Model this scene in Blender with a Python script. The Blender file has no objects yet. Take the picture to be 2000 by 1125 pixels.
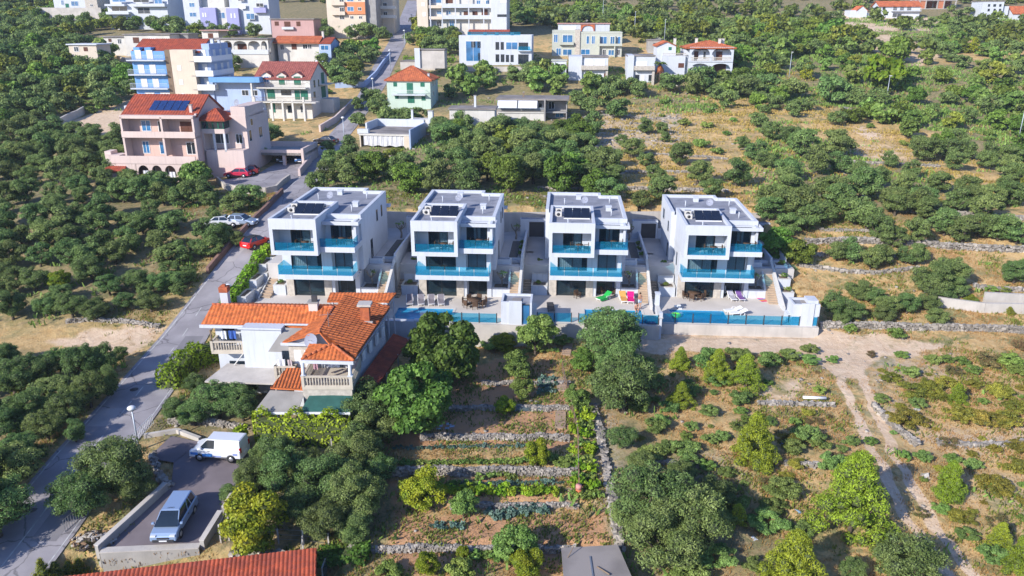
import bpy, bmesh, math, random
import numpy as np
from mathutils import Vector, Matrix
R=math.radians
S=bpy.context.scene
COL=S.collection
# ---------------------------------------------------------------- camera, light
F=1500.0; PIT=R(19.41); CZ=28.43
cd=bpy.data.cameras.new('camera'); cam=bpy.data.objects.new('camera',cd); COL.objects.link(cam)
cam.location=(0,0,CZ); cam.rotation_euler=(R(90)-PIT,0,0)
cd.sensor_width=36; cd.lens=F/2000*36; cd.clip_end=2000; cd.clip_start=.5
S.camera=cam
SUN_EL=R(28); SX,SY=-math.cos(R(43)),-math.sin(R(43))     # the sun stands left of and behind the camera
W=bpy.data.worlds.new('World'); S.world=W; W.use_nodes=True
nt=W.node_tree; bg=nt.nodes['Background']; sk=nt.nodes.new('ShaderNodeTexSky'); sk.sky_type='NISHITA'; sk.sun_disc=False
sk.sun_elevation=SUN_EL; sk.sun_rotation=math.atan2(SX,SY)%(2*math.pi); sk.air_density=1.0; sk.dust_density=.6; sk.ozone_density=3.0
tn=nt.nodes.new('ShaderNodeMix'); tn.data_type='RGBA'; tn.blend_type='MULTIPLY'; tn.inputs[0].default_value=1; tn.inputs[7].default_value=(.82,.94,1.30,1); nt.links.new(sk.outputs[0],tn.inputs[6]); nt.links.new(tn.outputs[2],bg.inputs[0]); bg.inputs[1].default_value=.13
sl=bpy.data.lights.new('sun','SUN'); sl.energy=5.0; sl.angle=R(.5); sl.color=(1,.94,.86)
so=bpy.data.objects.new('sun',sl); COL.objects.link(so)
so.rotation_euler=Vector((SX*math.cos(SUN_EL),SY*math.cos(SUN_EL),math.sin(SUN_EL))).to_track_quat('Z','Y').to_euler()
S.view_settings.view_transform='Standard'; S.view_settings.look='None'; S.view_settings.exposure=.32; S.view_settings.gamma=1
S.cycles.max_bounces=6; S.cycles.diffuse_bounces=2; S.cycles.glossy_bounces=2; S.cycles.transmission_bounces=4; S.cycles.transparent_max_bounces=8
# ---------------------------------------------------------------- terrain height
PY=[20,30,44,53,62,70,74,80,90,99,110,121,143,176,205,240,270,340,420,520]
PZ=[-8.6,-7.4,-5.6,-4.3,-3.7,-3.25,-2.95,-1.6,1.3,3.9,4.6,5.2,7.0,10.8,16.8,21.8,25.8,35,46,62]
TY=np.arange(0,560,1.0); _z=np.interp(TY,PY,PZ); _k=np.exp(-np.linspace(-2,2,9)**2); _k/=_k.sum(); TZ=np.convolve(np.pad(_z,4,'edge'),_k,'valid')
def base(x,y): return np.interp(y,TY,TZ)
YAW=R(-3.95); CU,SU=math.cos(YAW),math.sin(YAW)
VILLA=[(-24.576,75.134,0.0),(-10.527,77.144,-.74),(3.952,79.182,-1.48),(18.721,80.129,-2.0)]
def inpoly(x,y,P):
    x=np.asarray(x,float); y=np.asarray(y,float); r=np.zeros(np.broadcast(x,y).shape,bool); n=len(P)
    for i in range(n):
        x0,y0=P[i]; x1,y1=P[(i+1)%n]
        if y0==y1: continue
        c=((y0>y)!=(y1>y))&(x<(x1-x0)*(y-y0)/(y1-y0)+x0); r^=c
    return r
COMPOUND=[(-27.2,67),(-27.2,78),(-28.6,84),(-28,100.5),(-10,101),(8,102),(24.5,104),(33.0,103),(32.2,84),(31.8,73.6),(-8,73.2),(-8,69)]
GX0,GX1=-14.0,6.4
GWY=[40.2,43.4,47.6,51.0,55.4,59.8,64.2,68.6]       # where the garden's stone walls stand
PARK=[(-27.8,43.1),(-21.2,43.6),(-20.5,48),(-20.0,53),(-25.5,54.3),(-24.5,49.5)]
def und(x,y): return .10*np.sin(x*.31+1.7*np.sin(y*.13))+.08*np.sin(y*.43+x*.17)+.05*np.sin(x*.9)*np.sin(y*.8+x*.2)
def H(x,y):
    x=np.asarray(x,float); y=np.asarray(y,float)
    h=base(x,y)
    # terraces on the right-hand hillside
    w=np.clip((y-100)/6,0,1)*np.clip((200-y)/20,0,1)*np.clip((x-4)/8,0,1)
    t=(y+.06*x+1.5*np.sin(x*.05))/7.2; st=np.floor(t)+np.clip((t-np.floor(t)-.8)/.2,0,1)
    h=h+w*.9*(base(x,st*7.2+3.6-.06*x-1.5*np.sin(x*.05)-3.3)-base(x,y))*.9
    u=und(x,y)*np.clip((y-20)/20,0,1)
    rd=np.clip((rdist(x,y)-4.2)/5,0,1)
    h=h+u*rd
    # garden terraces
    g=np.clip((x-GX0)/1.0,0,1)*np.clip((GX1-x)/1.0,0,1)
    hs=np.zeros_like(h)+h
    for i in range(len(GWY)-1):
        m=(y>=GWY[i])&(y<GWY[i+1]); mid=(GWY[i]*.45+GWY[i+1]*.55)
        lvl=base(x,mid)+.25*(base(x,y)-base(x,mid))+.03*np.sin(x*1.7+y*2.1)
        k=np.clip((y-GWY[i])/.35,0,1); low=base(x,GWY[i])-.45
        hs=np.where(m,low+(lvl-low)*k,hs)
    h=h*(1-g)+hs*g
    # ground falls away in front of the parking terrace
    d=np.clip((x+30.5)/1.5,0,1)*np.clip((-11-x)/2,0,1)*np.clip((43.2-y)/.6,0,1)
    h=h-d*1.9
    h=np.where(inpoly(x,y,PARK),base(x,y)-.5,h)
    c=inpoly(x,y,COMPOUND)
    h=np.where(c,np.minimum(h,-3.2),h)
    return h
# road centre line (world), left edge and right edge come from its width
def px_on(px,py,f):
    c=(px-1000)/F; v=(py-562.5)/F
    dx,dy,dz=c, math.cos(PIT)-v*math.sin(PIT), -math.sin(PIT)-v*math.cos(PIT)
    lo=5;t=25.0
    while t<700:
        z=CZ+dz*t
        if z<float(f(dx*t,dy*t)): break
        lo=t; t+=1.0+t*.01
    hi=t
    for _ in range(22):
        m=(lo+hi)/2
        if CZ+dz*m<float(f(dx*m,dy*m)): hi=m
        else: lo=m
    return Vector((dx*hi,dy*hi,CZ+dz*hi))
def bs(x,y): return base(x,y)
_RL=[(-60,1085),(0,1010),(97,898),(150,838),(210,776),(279,694),(330,634),(404,542),(483,448),(557,371),(590,338),(625,283),(664,240),(690,200),(715,160),(735,120),(758,85),(775,50),(796,0),(806,-22)]
_RR=[(40,1180),(97,1125),(155,1030),(215,943),(262,873),(330,778),(395,680),(438,585),(500,500),(553,430),(605,371),(640,335),(668,282),(703,240),(732,200),(757,160),(775,120),(793,85),(808,50),(818,0),(826,-22)]
ROADL=[px_on(a,b,bs) for a,b in _RL]; ROADR=[px_on(a,b,bs) for a,b in _RR]
ry=np.linspace(30,345,400)
RLx=np.interp(ry,[p.y for p in ROADL],[p.x for p in ROADL]); RRx=np.interp(ry,[p.y for p in ROADR],[p.x for p in ROADR])
k=np.ones(15)/15; RLx=np.convolve(np.pad(RLx,7,'edge'),k,'valid'); RRx=np.convolve(np.pad(RRx,7,'edge'),k,'valid')
RLx[0:8]=RLx[8]+(ry[0:8]-ry[8])*(RLx[20]-RLx[10])/(ry[20]-ry[10]); RRx[0:8]=RRx[8]+(ry[0:8]-ry[8])*(RRx[20]-RRx[10])/(ry[20]-ry[10])
RCx=(RLx+RRx)/2; RW=(RRx-RLx)/2
def rdist(x,y):   # rough distance from the road's centre
    cx=np.interp(y,ry,RCx); sl=np.interp(y,ry,np.gradient(RCx,ry)); return np.abs(x-cx)/np.sqrt(1+sl*sl)
def Hs(x,y): return float(H(x,y))
def at(px,py): return px_on(px,py,Hs)
def onz(px,py,z):
    c=(px-1000)/F; v=(py-562.5)/F
    dx,dy,dz=c, math.cos(PIT)-v*math.sin(PIT), -math.sin(PIT)-v*math.cos(PIT); t=(z-CZ)/dz
    return Vector((dx*t,dy*t,z))
def scale_at(p): return F/(p[1]*math.cos(PIT)+(CZ-p[2])*math.sin(PIT))
def zat(py,Y):   # height of the pixel row py on an upright plane at distance Y
    return CZ-Y*math.tan(PIT+math.atan((py-562.5)/F))
# ---------------------------------------------------------------- materials
MATS={}
def L(c): return tuple(c)+(1,)
def mat(name,col,rough=.8,var=.15,vscale=1.5,col2=None,bump=0,bscale=20,metal=0,spec=.3,rnd=0,island=0,coat=0,detail=4):
    if name in MATS: return MATS[name]
    m=bpy.data.materials.new(name); m.use_nodes=True; N=m.node_tree; b=N.nodes['Principled BSDF']
    b.inputs['Roughness'].default_value=rough; b.inputs['Metallic'].default_value=metal; b.inputs['Specular IOR Level'].default_value=spec
    if coat: b.inputs['Coat Weight'].default_value=coat
    if col2 is None: col2=tuple(c*(1-var) for c in col)
    ge=N.nodes.new('ShaderNodeNewGeometry')
    no=N.nodes.new('ShaderNodeTexNoise'); no.inputs['Scale'].default_value=vscale; no.inputs['Detail'].default_value=detail
    N.links.new(ge.outputs['Position'],no.inputs['Vector'])
    rp=N.nodes.new('ShaderNodeMapRange'); rp.inputs[1].default_value=.35; rp.inputs[2].default_value=.65
    N.links.new(no.outputs[0],rp.inputs[0])
    mx=N.nodes.new('ShaderNodeMix'); mx.data_type='RGBA'; mx.inputs[6].default_value=L(col); mx.inputs[7].default_value=L(col2)
    N.links.new(rp.outputs[0],mx.inputs[0]); out=mx.outputs[2]
    if 'render' in name or 'concrete' in name or 'cladding' in name:
        mp=N.nodes.new('ShaderNodeMapping'); mp.inputs['Scale'].default_value=(2.2,2.2,.18); N.links.new(ge.outputs['Position'],mp.inputs[0])
        n9=N.nodes.new('ShaderNodeTexNoise'); n9.inputs['Scale'].default_value=1.6; n9.inputs['Detail'].default_value=6; n9.inputs['Roughness'].default_value=.7; N.links.new(mp.outputs[0],n9.inputs['Vector'])
        m9=N.nodes.new('ShaderNodeMapRange'); m9.inputs[1].default_value=.52; m9.inputs[2].default_value=.75; m9.inputs[4].default_value=.55; N.links.new(n9.outputs[0],m9.inputs[0])
        x9=N.nodes.new('ShaderNodeMix'); x9.data_type='RGBA'; x9.inputs[7].default_value=L(tuple(c*.62 for c in col)); N.links.new(m9.outputs[0],x9.inputs[0]); N.links.new(out,x9.inputs[6]); out=x9.outputs[2]
    if 'tile' in name:
        vo=N.nodes.new('ShaderNodeTexVoronoi'); vo.inputs['Scale'].default_value=2.6; N.links.new(ge.outputs['Position'],vo.inputs['Vector'])
        sp=N.nodes.new('ShaderNodeSeparateColor'); N.links.new(vo.outputs['Color'],sp.inputs[0]); mv=N.nodes.new('ShaderNodeMapRange'); mv.inputs[3].default_value=.80; mv.inputs[4].default_value=1.12; N.links.new(sp.outputs[0],mv.inputs[0])
        h9=N.nodes.new('ShaderNodeHueSaturation'); N.links.new(mv.outputs[0],h9.inputs['Value']); N.links.new(out,h9.inputs['Color']); out=h9.outputs[0]
    if name=='asphalt':
        nd=N.nodes.new('ShaderNodeTexNoise'); nd.inputs['Scale'].default_value=.8; nd.inputs['Detail'].default_value=5; N.links.new(ge.outputs['Position'],nd.inputs['Vector'])
        ad=N.nodes.new('ShaderNodeMix'); ad.data_type='RGBA'; ad.blend_type='ADD'; ad.inputs[0].default_value=2.2; N.links.new(ge.outputs['Position'],ad.inputs[6]); N.links.new(nd.outputs['Color'],ad.inputs[7])
        vo=N.nodes.new('ShaderNodeTexVoronoi'); vo.feature='DISTANCE_TO_EDGE'; vo.inputs['Scale'].default_value=.22; N.links.new(ad.outputs[2],vo.inputs['Vector'])
        mv=N.nodes.new('ShaderNodeMapRange'); mv.inputs[1].default_value=.003; mv.inputs[2].default_value=.016; mv.inputs[3].default_value=.55; mv.inputs[4].default_value=1; N.links.new(vo.outputs['Distance'],mv.inputs[0])
        h9=N.nodes.new('ShaderNodeHueSaturation'); N.links.new(mv.outputs[0],h9.inputs['Value']); N.links.new(out,h9.inputs['Color']); out=h9.outputs[0]
    if rnd or island:
        hs=N.nodes.new('ShaderNodeHueSaturation')
        if rnd:
            oi=N.nodes.new('ShaderNodeObjectInfo'); m1=N.nodes.new('ShaderNodeMapRange'); m1.inputs[3].default_value=1-rnd; m1.inputs[4].default_value=1+rnd
            N.links.new(oi.outputs['Random'],m1.inputs[0])
            m3=N.nodes.new('ShaderNodeMapRange'); m3.inputs[3].default_value=.5-rnd*.16; m3.inputs[4].default_value=.5+rnd*.08
            mo=N.nodes.new('ShaderNodeMath'); mo.operation='FRACT'; mu=N.nodes.new('ShaderNodeMath'); mu.operation='MULTIPLY'; mu.inputs[1].default_value=7.31
            N.links.new(oi.outputs['Random'],mu.inputs[0]); N.links.new(mu.outputs[0],mo.inputs[0]); N.links.new(mo.outputs[0],m3.inputs[0]); N.links.new(m3.outputs[0],hs.inputs['Hue'])
        if island:
            m2=N.nodes.new('ShaderNodeMapRange'); m2.inputs[3].default_value=1-island; m2.inputs[4].default_value=1+island
            N.links.new(ge.outputs['Random Per Island'],m2.inputs[0])
        if rnd and island:
            mm=N.nodes.new('ShaderNodeMath'); mm.operation='MULTIPLY'; N.links.new(m1.outputs[0],mm.inputs[0]); N.links.new(m2.outputs[0],mm.inputs[1]); vv=mm.outputs[0]
        else: vv=(m1 if rnd else m2).outputs[0]
        N.links.new(vv,hs.inputs['Value']); N.links.new(out,hs.inputs['Color']); out=hs.outputs[0]
    N.links.new(out,b.inputs['Base Color'])
    if bump:
        n2=N.nodes.new('ShaderNodeTexNoise'); n2.inputs['Scale'].default_value=bscale; n2.inputs['Detail'].default_value=3
        N.links.new(ge.outputs['Position'],n2.inputs['Vector'])
        bp=N.nodes.new('ShaderNodeBump'); bp.inputs['Strength'].default_value=bump; bp.inputs['Distance'].default_value=.05
        N.links.new(n2.outputs[0],bp.inputs['Height']); N.links.new(bp.outputs[0],b.inputs['Normal'])
    MATS[name]=m; return m
def leafmat(name,c1,c2,trans=.28,rnd=.22,island=.35,vs=.9):
    m=mat(name,c1,rough=.55,col2=c2,vscale=vs,rnd=rnd,island=island,spec=.25)
    if m.get('done'): return m
    m['done']=1
    N=m.node_tree; b=N.nodes['Principled BSDF']; o=N.nodes['Material Output']
    src=b.inputs['Base Color'].links[0].from_socket
    tr=N.nodes.new('ShaderNodeBsdfTranslucent'); N.links.new(src,tr.inputs[0])
    ms=N.nodes.new('ShaderNodeMixShader'); ms.inputs[0].default_value=trans
    N.links.new(b.outputs[0],ms.inputs[1]); N.links.new(tr.outputs[0],ms.inputs[2]); N.links.new(ms.outputs[0],o.inputs[0])
    return m
def glassmat(name,tint,alpha,rough=.05,diff=None):
    if name in MATS: return MATS[name]
    m=bpy.data.materials.new(name); m.use_nodes=True; N=m.node_tree; b=N.nodes['Principled BSDF']; o=N.nodes['Material Output']
    b.inputs['Base Color'].default_value=L(diff or tint); b.inputs['Roughness'].default_value=rough; b.inputs['Specular IOR Level'].default_value=.6
    t=N.nodes.new('ShaderNodeBsdfTransparent'); t.inputs[0].default_value=L(tint)
    ms=N.nodes.new('ShaderNodeMixShader'); ms.inputs[0].default_value=alpha
    N.links.new(t.outputs[0],ms.inputs[1]); N.links.new(b.outputs[0],ms.inputs[2]); N.links.new(ms.outputs[0],o.inputs[0])
    MATS[name]=m; return m
white=mat('white_render',(.57,.60,.645),.85,.06,.8,bump=.15,bscale=30)
cream=mat('cream_render',(.66,.57,.46),.9,.08,.7)
pink=mat('pink_render',(.64,.45,.38),.9,.08,.6)
palepink=mat('pale_pink_render',(.66,.53,.48),.9,.08,.6)
bluew=mat('blue_render',(.17,.36,.66),.9,.1,.5)
paleblue=mat('pale_blue_render',(.38,.48,.68),.9,.08,.5)
greenw=mat('mint_render',(.52,.63,.54),.9,.08,.5)
olivew=mat('sage_render',(.48,.50,.43),.9,.08,.5)
lilac=mat('lilac_render',(.36,.36,.60),.9,.06,.5)
orangew=mat('orange_render',(.68,.26,.12),.9,.06,.5)
pinkred=mat('rose_render',(.52,.33,.31),.9,.08,.5)
greyw=mat('grey_render',(.34,.33,.32),.9,.2,.7)
offw=mat('offwhite_render',(.64,.62,.57),.9,.12,.6)
brownw=mat('brown_render',(.22,.16,.11),.9,.1,.5)
concrete=mat('concrete',(.42,.40,.37),.9,.3,.5,bump=.2,bscale=12)
palecon=mat('pale_concrete',(.56,.52,.47),.9,.2,.6,bump=.2,bscale=12)
roofgrey=mat('roof_gravel',(.29,.30,.34),.95,.25,.9,bump=.3,bscale=18)
flatroof=mat('flat_roof',(.30,.27,.25),.95,.4,.35,bump=.2,bscale=10)
stoneclad=mat('stone_cladding',(.55,.50,.43),.85,.25,3,bump=.4,bscale=9)
tile_o=mat('terracotta_tile',(.66,.185,.05),.75,col2=(.46,.125,.04),vscale=2.6,island=.0,bump=.2,bscale=15,detail=8)
tile_r=mat('red_tile',(.40,.085,.04),.75,col2=(.28,.065,.04),vscale=1.2,bump=.2,bscale=15)
tile_m=mat('mottled_tile',(.36,.12,.09),.8,col2=(.24,.07,.06),vscale=2.5,bump=.2,bscale=15)
tile_f=mat('orange_tile',(.55,.16,.06),.8,col2=(.40,.11,.05),vscale=1.0)
darkglass=mat('dark_glass',(.018,.03,.045),.06,.4,.8,spec=.8)
blueglass=mat('blue_glass',(.05,.20,.42),.08,.4,.6,spec=.8)
pane=glassmat('window_glass',(.80,.90,.95),.26,.04,(.03,.06,.08))
teal=glassmat('teal_glass',(.55,.86,.96),.20,.03,(.01,.26,.42))
framem=mat('dark_frame',(.05,.05,.055),.5,.1)
whiteframe=mat('white_frame',(.75,.75,.74),.5,.05)
curtain=mat('curtain_cloth',(.72,.74,.72),.9,.15,2)
interior=mat('dark_interior',(.10,.11,.12),.9,.4,.7)
brownin=mat('brown_interior',(.16,.08,.045),.9,.4,.7)
greensh=mat('green_shutter',(.02,.16,.10),.6,.2)
brownsh=mat('brown_shutter',(.13,.05,.03),.7,.2)
whitesh=mat('white_shutter',(.78,.78,.78),.7,.08)
metal=mat('grey_metal',(.36,.38,.40),.4,.15,metal=.6)
tile_d=mat('groove_shade_tile',(.24,.07,.03),.85,.3,2)  # darker grooves: the shade between the tile ribs is put into the colour
darkmetal=mat('dark_metal',(.06,.06,.065),.5,.2)
panelm=mat('solar_glass',(.012,.018,.035),.12,.3,spec=.9)
panelb=mat('solar_blue',(.02,.05,.17),.15,.4,4,spec=.9)
dishm=mat('dish_grey',(.27,.29,.36),.5,.1)
paving=mat('paving',(.64,.59,.53),.85,.12,.5,bump=.1)
pavegrey=mat('grey_paving',(.54,.51,.48),.85,.15,.5)
steps=mat('step_stone',(.50,.38,.27),.85,.15,1)
wood=mat('wood',(.26,.16,.09),.7,.3,3)
rattan=mat('rattan',(.11,.065,.04),.8,.3,5)
plastic=mat('white_plastic',(.80,.80,.80),.4,.03)
greycloth=mat('grey_cloth',(.22,.20,.22),.9,.1)
soilm=mat('planter_soil',(.26,.20,.14),.95,.4,4)
asphalt=mat('asphalt',(.36,.34,.355),.9,col2=(.25,.235,.25),vscale=.35,bump=.15,bscale=25,detail=9)
linem=mat('line_paint',(.55,.55,.55),.8,.35,2.0)
rubber=mat('rubber',(.02,.02,.02),.9,.1)
rim=mat('alloy',(.5,.5,.52),.35,.1,metal=.7)
stone=mat('dry_stone',(.37,.335,.29),.95,.35,1.2,island=.35,bump=.3,bscale=12)
bark=mat('bark',(.12,.095,.07),.95,.4,5)
palebark=mat('pale_bark',(.28,.24,.19),.95,.3,5)
awn=mat('grey_awning',(.33,.31,.28),.7,.2,.8)
awng=mat('green_net',(.035,.12,.10),.9,.25,2)
balum=mat('baluster_stone',(.55,.49,.40),.9,.12)
skin=mat('skin',(.52,.27,.17),.6,.1,8); 
def cloth(n,c): return mat('cloth_'+n,c,.9,.12,6)
# ---------------------------------------------------------------- object helpers
def link(o,parent=None):
    COL.objects.link(o)
    if parent is not None: o.parent=parent
    return o
def thing(name,label,cat,loc=(0,0,0),rz=0,group=None):
    o=bpy.data.objects.new(name,None); o.empty_display_size=.3; link(o); o.location=loc; o.rotation_euler=(0,0,rz)
    return tag(o,label,cat,group)
def tag(o,label,cat,group=None):
    o['label']=label; o['category']=cat
    if group: o['group']=group
    return o
def copy_tree(o,parent=None):
    c=o.copy(); COL.objects.link(c)
    if parent is not None: c.parent=parent
    for ch in list(o.children): copy_tree(ch,c)
    return c
class MB:
    def __init__(s): s.v=[]; s.f=[]; s.mi=[]; s.ms=[]; s.M=None; s.sm=[]
    def _m(s,m):
        if m not in s.ms: s.ms.append(m)
        return s.ms.index(m)
    def add(s,vs,fs,m,smooth=False):
        b=len(s.v); k=s._m(m)
        for v in vs:
            v=Vector(v); s.v.append(s.M@v if s.M else v)
        for f in fs: s.f.append([b+i for i in f]); s.mi.append(k); s.sm.append(smooth)
        return s
    def box(s,x0,y0,z0,x1,y1,z1,m):
        if x1<x0:x0,x1=x1,x0
        if y1<y0:y0,y1=y1,y0
        if z1<z0:z0,z1=z1,z0
        return s.add([(x0,y0,z0),(x1,y0,z0),(x1,y1,z0),(x0,y1,z0),(x0,y0,z1),(x1,y0,z1),(x1,y1,z1),(x0,y1,z1)],
            [(0,3,2,1),(4,5,6,7),(0,1,5,4),(1,2,6,5),(2,3,7,6),(3,0,4,7)],m)
    def prism(s,P,z0,z1,m):   # P ccw seen from above; z0/z1 numbers or lists
        n=len(P); a=z0 if isinstance(z0,(list,tuple)) else [z0]*n; b=z1 if isinstance(z1,(list,tuple)) else [z1]*n
        return s.add([(p[0],p[1],a[i]) for i,p in enumerate(P)]+[(p[0],p[1],b[i]) for i,p in enumerate(P)],
            [tuple(range(n))[::-1],tuple(range(n,2*n))]+[(i,(i+1)%n,n+(i+1)%n,n+i) for i in range(n)],m)
    def xprism(s,P,x0,x1,m):  # profile P in (y,z) swept along x
        n=len(P)
        return s.add([(x0,p[0],p[1]) for p in P]+[(x1,p[0],p[1]) for p in P],
            [tuple(range(n)),tuple(range(n,2*n))[::-1]]+[(i,n+i,n+(i+1)%n,(i+1)%n) for i in range(n)],m)
    def yprism(s,P,y0,y1,m):  # profile P in (x,z) swept along y
        n=len(P)
        return s.add([(p[0],y0,p[1]) for p in P]+[(p[0],y1,p[1]) for p in P],
            [tuple(range(n)),tuple(range(n,2*n))[::-1]]+[(i,n+i,n+(i+1)%n,(i+1)%n) for i in range(n)],m)
    def tube(s,p,q,r0,r1,m,n=6,cap=True):
        p=Vector(p);q=Vector(q);d=(q-p)
        if d.length<1e-6: return s
        d.normalize(); a=d.orthogonal().normalized(); b=d.cross(a)
        vs=[];
        for c,r in((p,r0),(q,r1)):
            for i in range(n):
                t=2*math.pi*i/n; vs.append(c+a*(r*math.cos(t))+b*(r*math.sin(t)))
        fs=[(i,(i+1)%n,n+(i+1)%n,n+i) for i in range(n)]
        if cap: fs+=[tuple(range(n))[::-1],tuple(range(n,2*n))]
        return s.add(vs,fs,m,n>6)
    def path(s,pts,rs,m,n=6):
        for i in range(len(pts)-1): s.tube(pts[i],pts[i+1],rs[i],rs[i+1],m,n)
        return s
    def ball(s,c,r,m,seg=8,ring=6,sc=(1,1,1)):
        vs=[(c[0],c[1],c[2]-r*sc[2])]
        for j in range(1,ring):
            t=math.pi*j/ring
            for i in range(seg):
                a=2*math.pi*i/seg; vs.append((c[0]+r*sc[0]*math.sin(t)*math.cos(a),c[1]+r*sc[1]*math.sin(t)*math.sin(a),c[2]-r*sc[2]*math.cos(t)))
        vs.append((c[0],c[1],c[2]+r*sc[2])); fs=[]
        for i in range(seg): fs.append((0,1+(i+1)%seg,1+i)); e=len(vs)-1; q=1+(ring-2)*seg; fs.append((e,q+i,q+(i+1)%seg))
        for j in range(ring-2):
            for i in range(seg):
                a=1+j*seg+i; b=1+j*seg+(i+1)%seg; fs.append((a,b,b+seg,a+seg))
        return s.add(vs,fs,m,True)
    def build(s,name,parent=None,bevel=0):
        me=bpy.data.meshes.new(name); me.from_pydata([tuple(v) for v in s.v],[],s.f)
        for m in s.ms: me.materials.append(m)
        me.polygons.foreach_set('material_index',s.mi); me.polygons.foreach_set('use_smooth',s.sm); me.update()
        o=bpy.data.objects.new(name,me); link(o,parent)
        if bevel:
            b=o.modifiers.new('bevel','BEVEL'); b.width=bevel; b.segments=2; b.limit_method='ANGLE'
        return o
def struct(o): o['kind']='structure'; return o
def npmesh(name,V,Fq,mats,mi=None,smooth=False):
    me=bpy.data.meshes.new(name); V=np.asarray(V,np.float32); Fq=np.asarray(Fq,np.int32); k=Fq.shape[1]
    me.vertices.add(len(V)); me.vertices.foreach_set('co',V.ravel())
    me.loops.add(Fq.size); me.loops.foreach_set('vertex_index',Fq.ravel())
    me.polygons.add(len(Fq)); me.polygons.foreach_set('loop_start',np.arange(0,Fq.size,k,dtype=np.int32)); me.polygons.foreach_set('loop_total',np.full(len(Fq),k,np.int32))
    if smooth: me.polygons.foreach_set('use_smooth',np.ones(len(Fq),bool))
    for m in mats: me.materials.append(m)
    if mi is not None: me.polygons.foreach_set('material_index',np.asarray(mi,np.int32))
    me.update(calc_edges=True); return me
# ---------------------------------------------------------------- ground sheet
def axis(a0,a1,n0,n1,fine,g):
    v=list(np.arange(n0,n1+1e-6,fine)); st=fine; x=n1
    while x<a1: st=min(st*g,5.0); x+=st; v.append(x)
    st=fine; x=n0; lo=[]
    while x>a0: st=min(st*g,5.0); x-=st; lo.append(x)
    return np.array(lo[::-1]+v)
gx=axis(-270,290,-42,46,.42,1.022); gy=axis(24,470,37,100,.36,1.02)
GXX,GYY=np.meshgrid(gx,gy); GZ=H(GXX,GYY)
import bisect
_gx=gx.tolist(); _gy=gy.tolist(); _gz=GZ.tolist()
def Hs(x,y):
    i=min(max(bisect.bisect_right(_gx,x)-1,0),len(_gx)-2); j=min(max(bisect.bisect_right(_gy,y)-1,0),len(_gy)-2)
    a=(x-_gx[i])/(_gx[i+1]-_gx[i]); b=(y-_gy[j])/(_gy[j+1]-_gy[j]); r0,r1=_gz[j],_gz[j+1]
    return (r0[i]*(1-a)+r0[i+1]*a)*(1-b)+(r1[i]*(1-a)+r1[i+1]*a)*b
def pxpoly(P): return [tuple(px_on(a,b,bs)[:2]) for a,b in P]
def segdist(X,Y,P):
    d=np.full(X.shape,1e9)
    for (x0,y0),(x1,y1) in zip(P[:-1],P[1:]):
        vx,vy=x1-x0,y1-y0; t=np.clip(((X-x0)*vx+(Y-y0)*vy)/(vx*vx+vy*vy+1e-9),0,1)
        d=np.minimum(d,np.hypot(X-x0-t*vx,Y-y0-t*vy))
    return d
def polyfield(X,Y,P,soft=1.0):
    ins=inpoly(X,Y,P); d=segdist(X,Y,P+[P[0]]); return np.clip(.5+np.where(ins,d,-d)/(2*soft),0,1)
wob=.5*np.sin(GXX*1.1+2*np.sin(GYY*.7))+.4*np.sin(GYY*1.7+GXX*.6)
X_,Y_=GXX+.22*wob,GYY+.4*np.sin(GXX*1.3+GYY)
rutL=pxpoly([(1600,668),(1616,695),(1631,723),(1672,799),(1703,871),(1735,943),(1766,1001),(1800,1060),(1850,1125),(1900,1180)])
rutR=pxpoly([(1690,680),(1672,700),(1676,723),(1717,813),(1748,889),(1789,961),(1834,1037),(1892,1114),(1940,1170)])
grav=np.maximum(np.clip(1.45-segdist(X_,Y_,rutL)/.42,0,1),np.clip(1.45-segdist(X_,Y_,rutR)/.42,0,1))
grav=np.maximum(grav,.12*np.clip(1.6-segdist(X_,Y_,[((a[0]+b[0])/2,(a[1]+b[1])/2) for a,b in zip(rutL,rutR)])/1.3,0,1))
grav=np.maximum(grav,.95*polyfield(X_,Y_,pxpoly([(1235,640),(1600,645),(1740,655),(1845,675),(1800,692),(1700,700),(1690,735),(1640,740),(1590,700),(1450,685),(1280,690),(1235,685)]),1.0))
grav=np.maximum(grav,polyfield(X_,Y_,pxpoly([(880,632),(1240,640),(1240,660),(1100,655),(880,645)]),.6))
for P,a in (([(100,262),(140,235),(235,197),(275,192),(262,240),(250,266)],.9),([(60,668),(190,632),(335,628),(300,680),(240,700),(150,690)],.6),([(1455,742),(1580,730),(1590,790),(1490,800)],.5),([(1610,20),(1840,35),(1830,60),(1640,65)],.6),([(1640,60),(1850,75),(1800,130),(1700,100)],.5),([(1820,100),(1850,110),(1760,150),(1700,190),(1690,185),(1760,135)],.6),([(1600,275),(1760,280),(1850,330),(1620,320)],.45),([(1690,240),(1740,265),(1700,275),(1650,250)],.6)):
    grav=np.maximum(grav,a*polyfield(X_,Y_,pxpoly(P),1.5))
soil=np.zeros_like(GXX)
for P,a in (([(880,740),(1100,740),(1105,860),(1120,870),(760,870),(860,800)],1.),([(760,930),(1110,925),(1110,945),(760,950)],.8),([(760,990),(1200,1000),(1200,1120),(740,1125)],.55),([(900,700),(1090,700),(1090,740),(900,740)],.5),([(750,950),(1100,950),(1100,1000),(750,1000)],.5),([(990,1040),(1100,1020),(1090,1125),(990,1125)],.8)):
    soil=np.maximum(soil,a*polyfield(X_,Y_,pxpoly(P),.8))
under=np.zeros_like(GXX)
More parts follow.
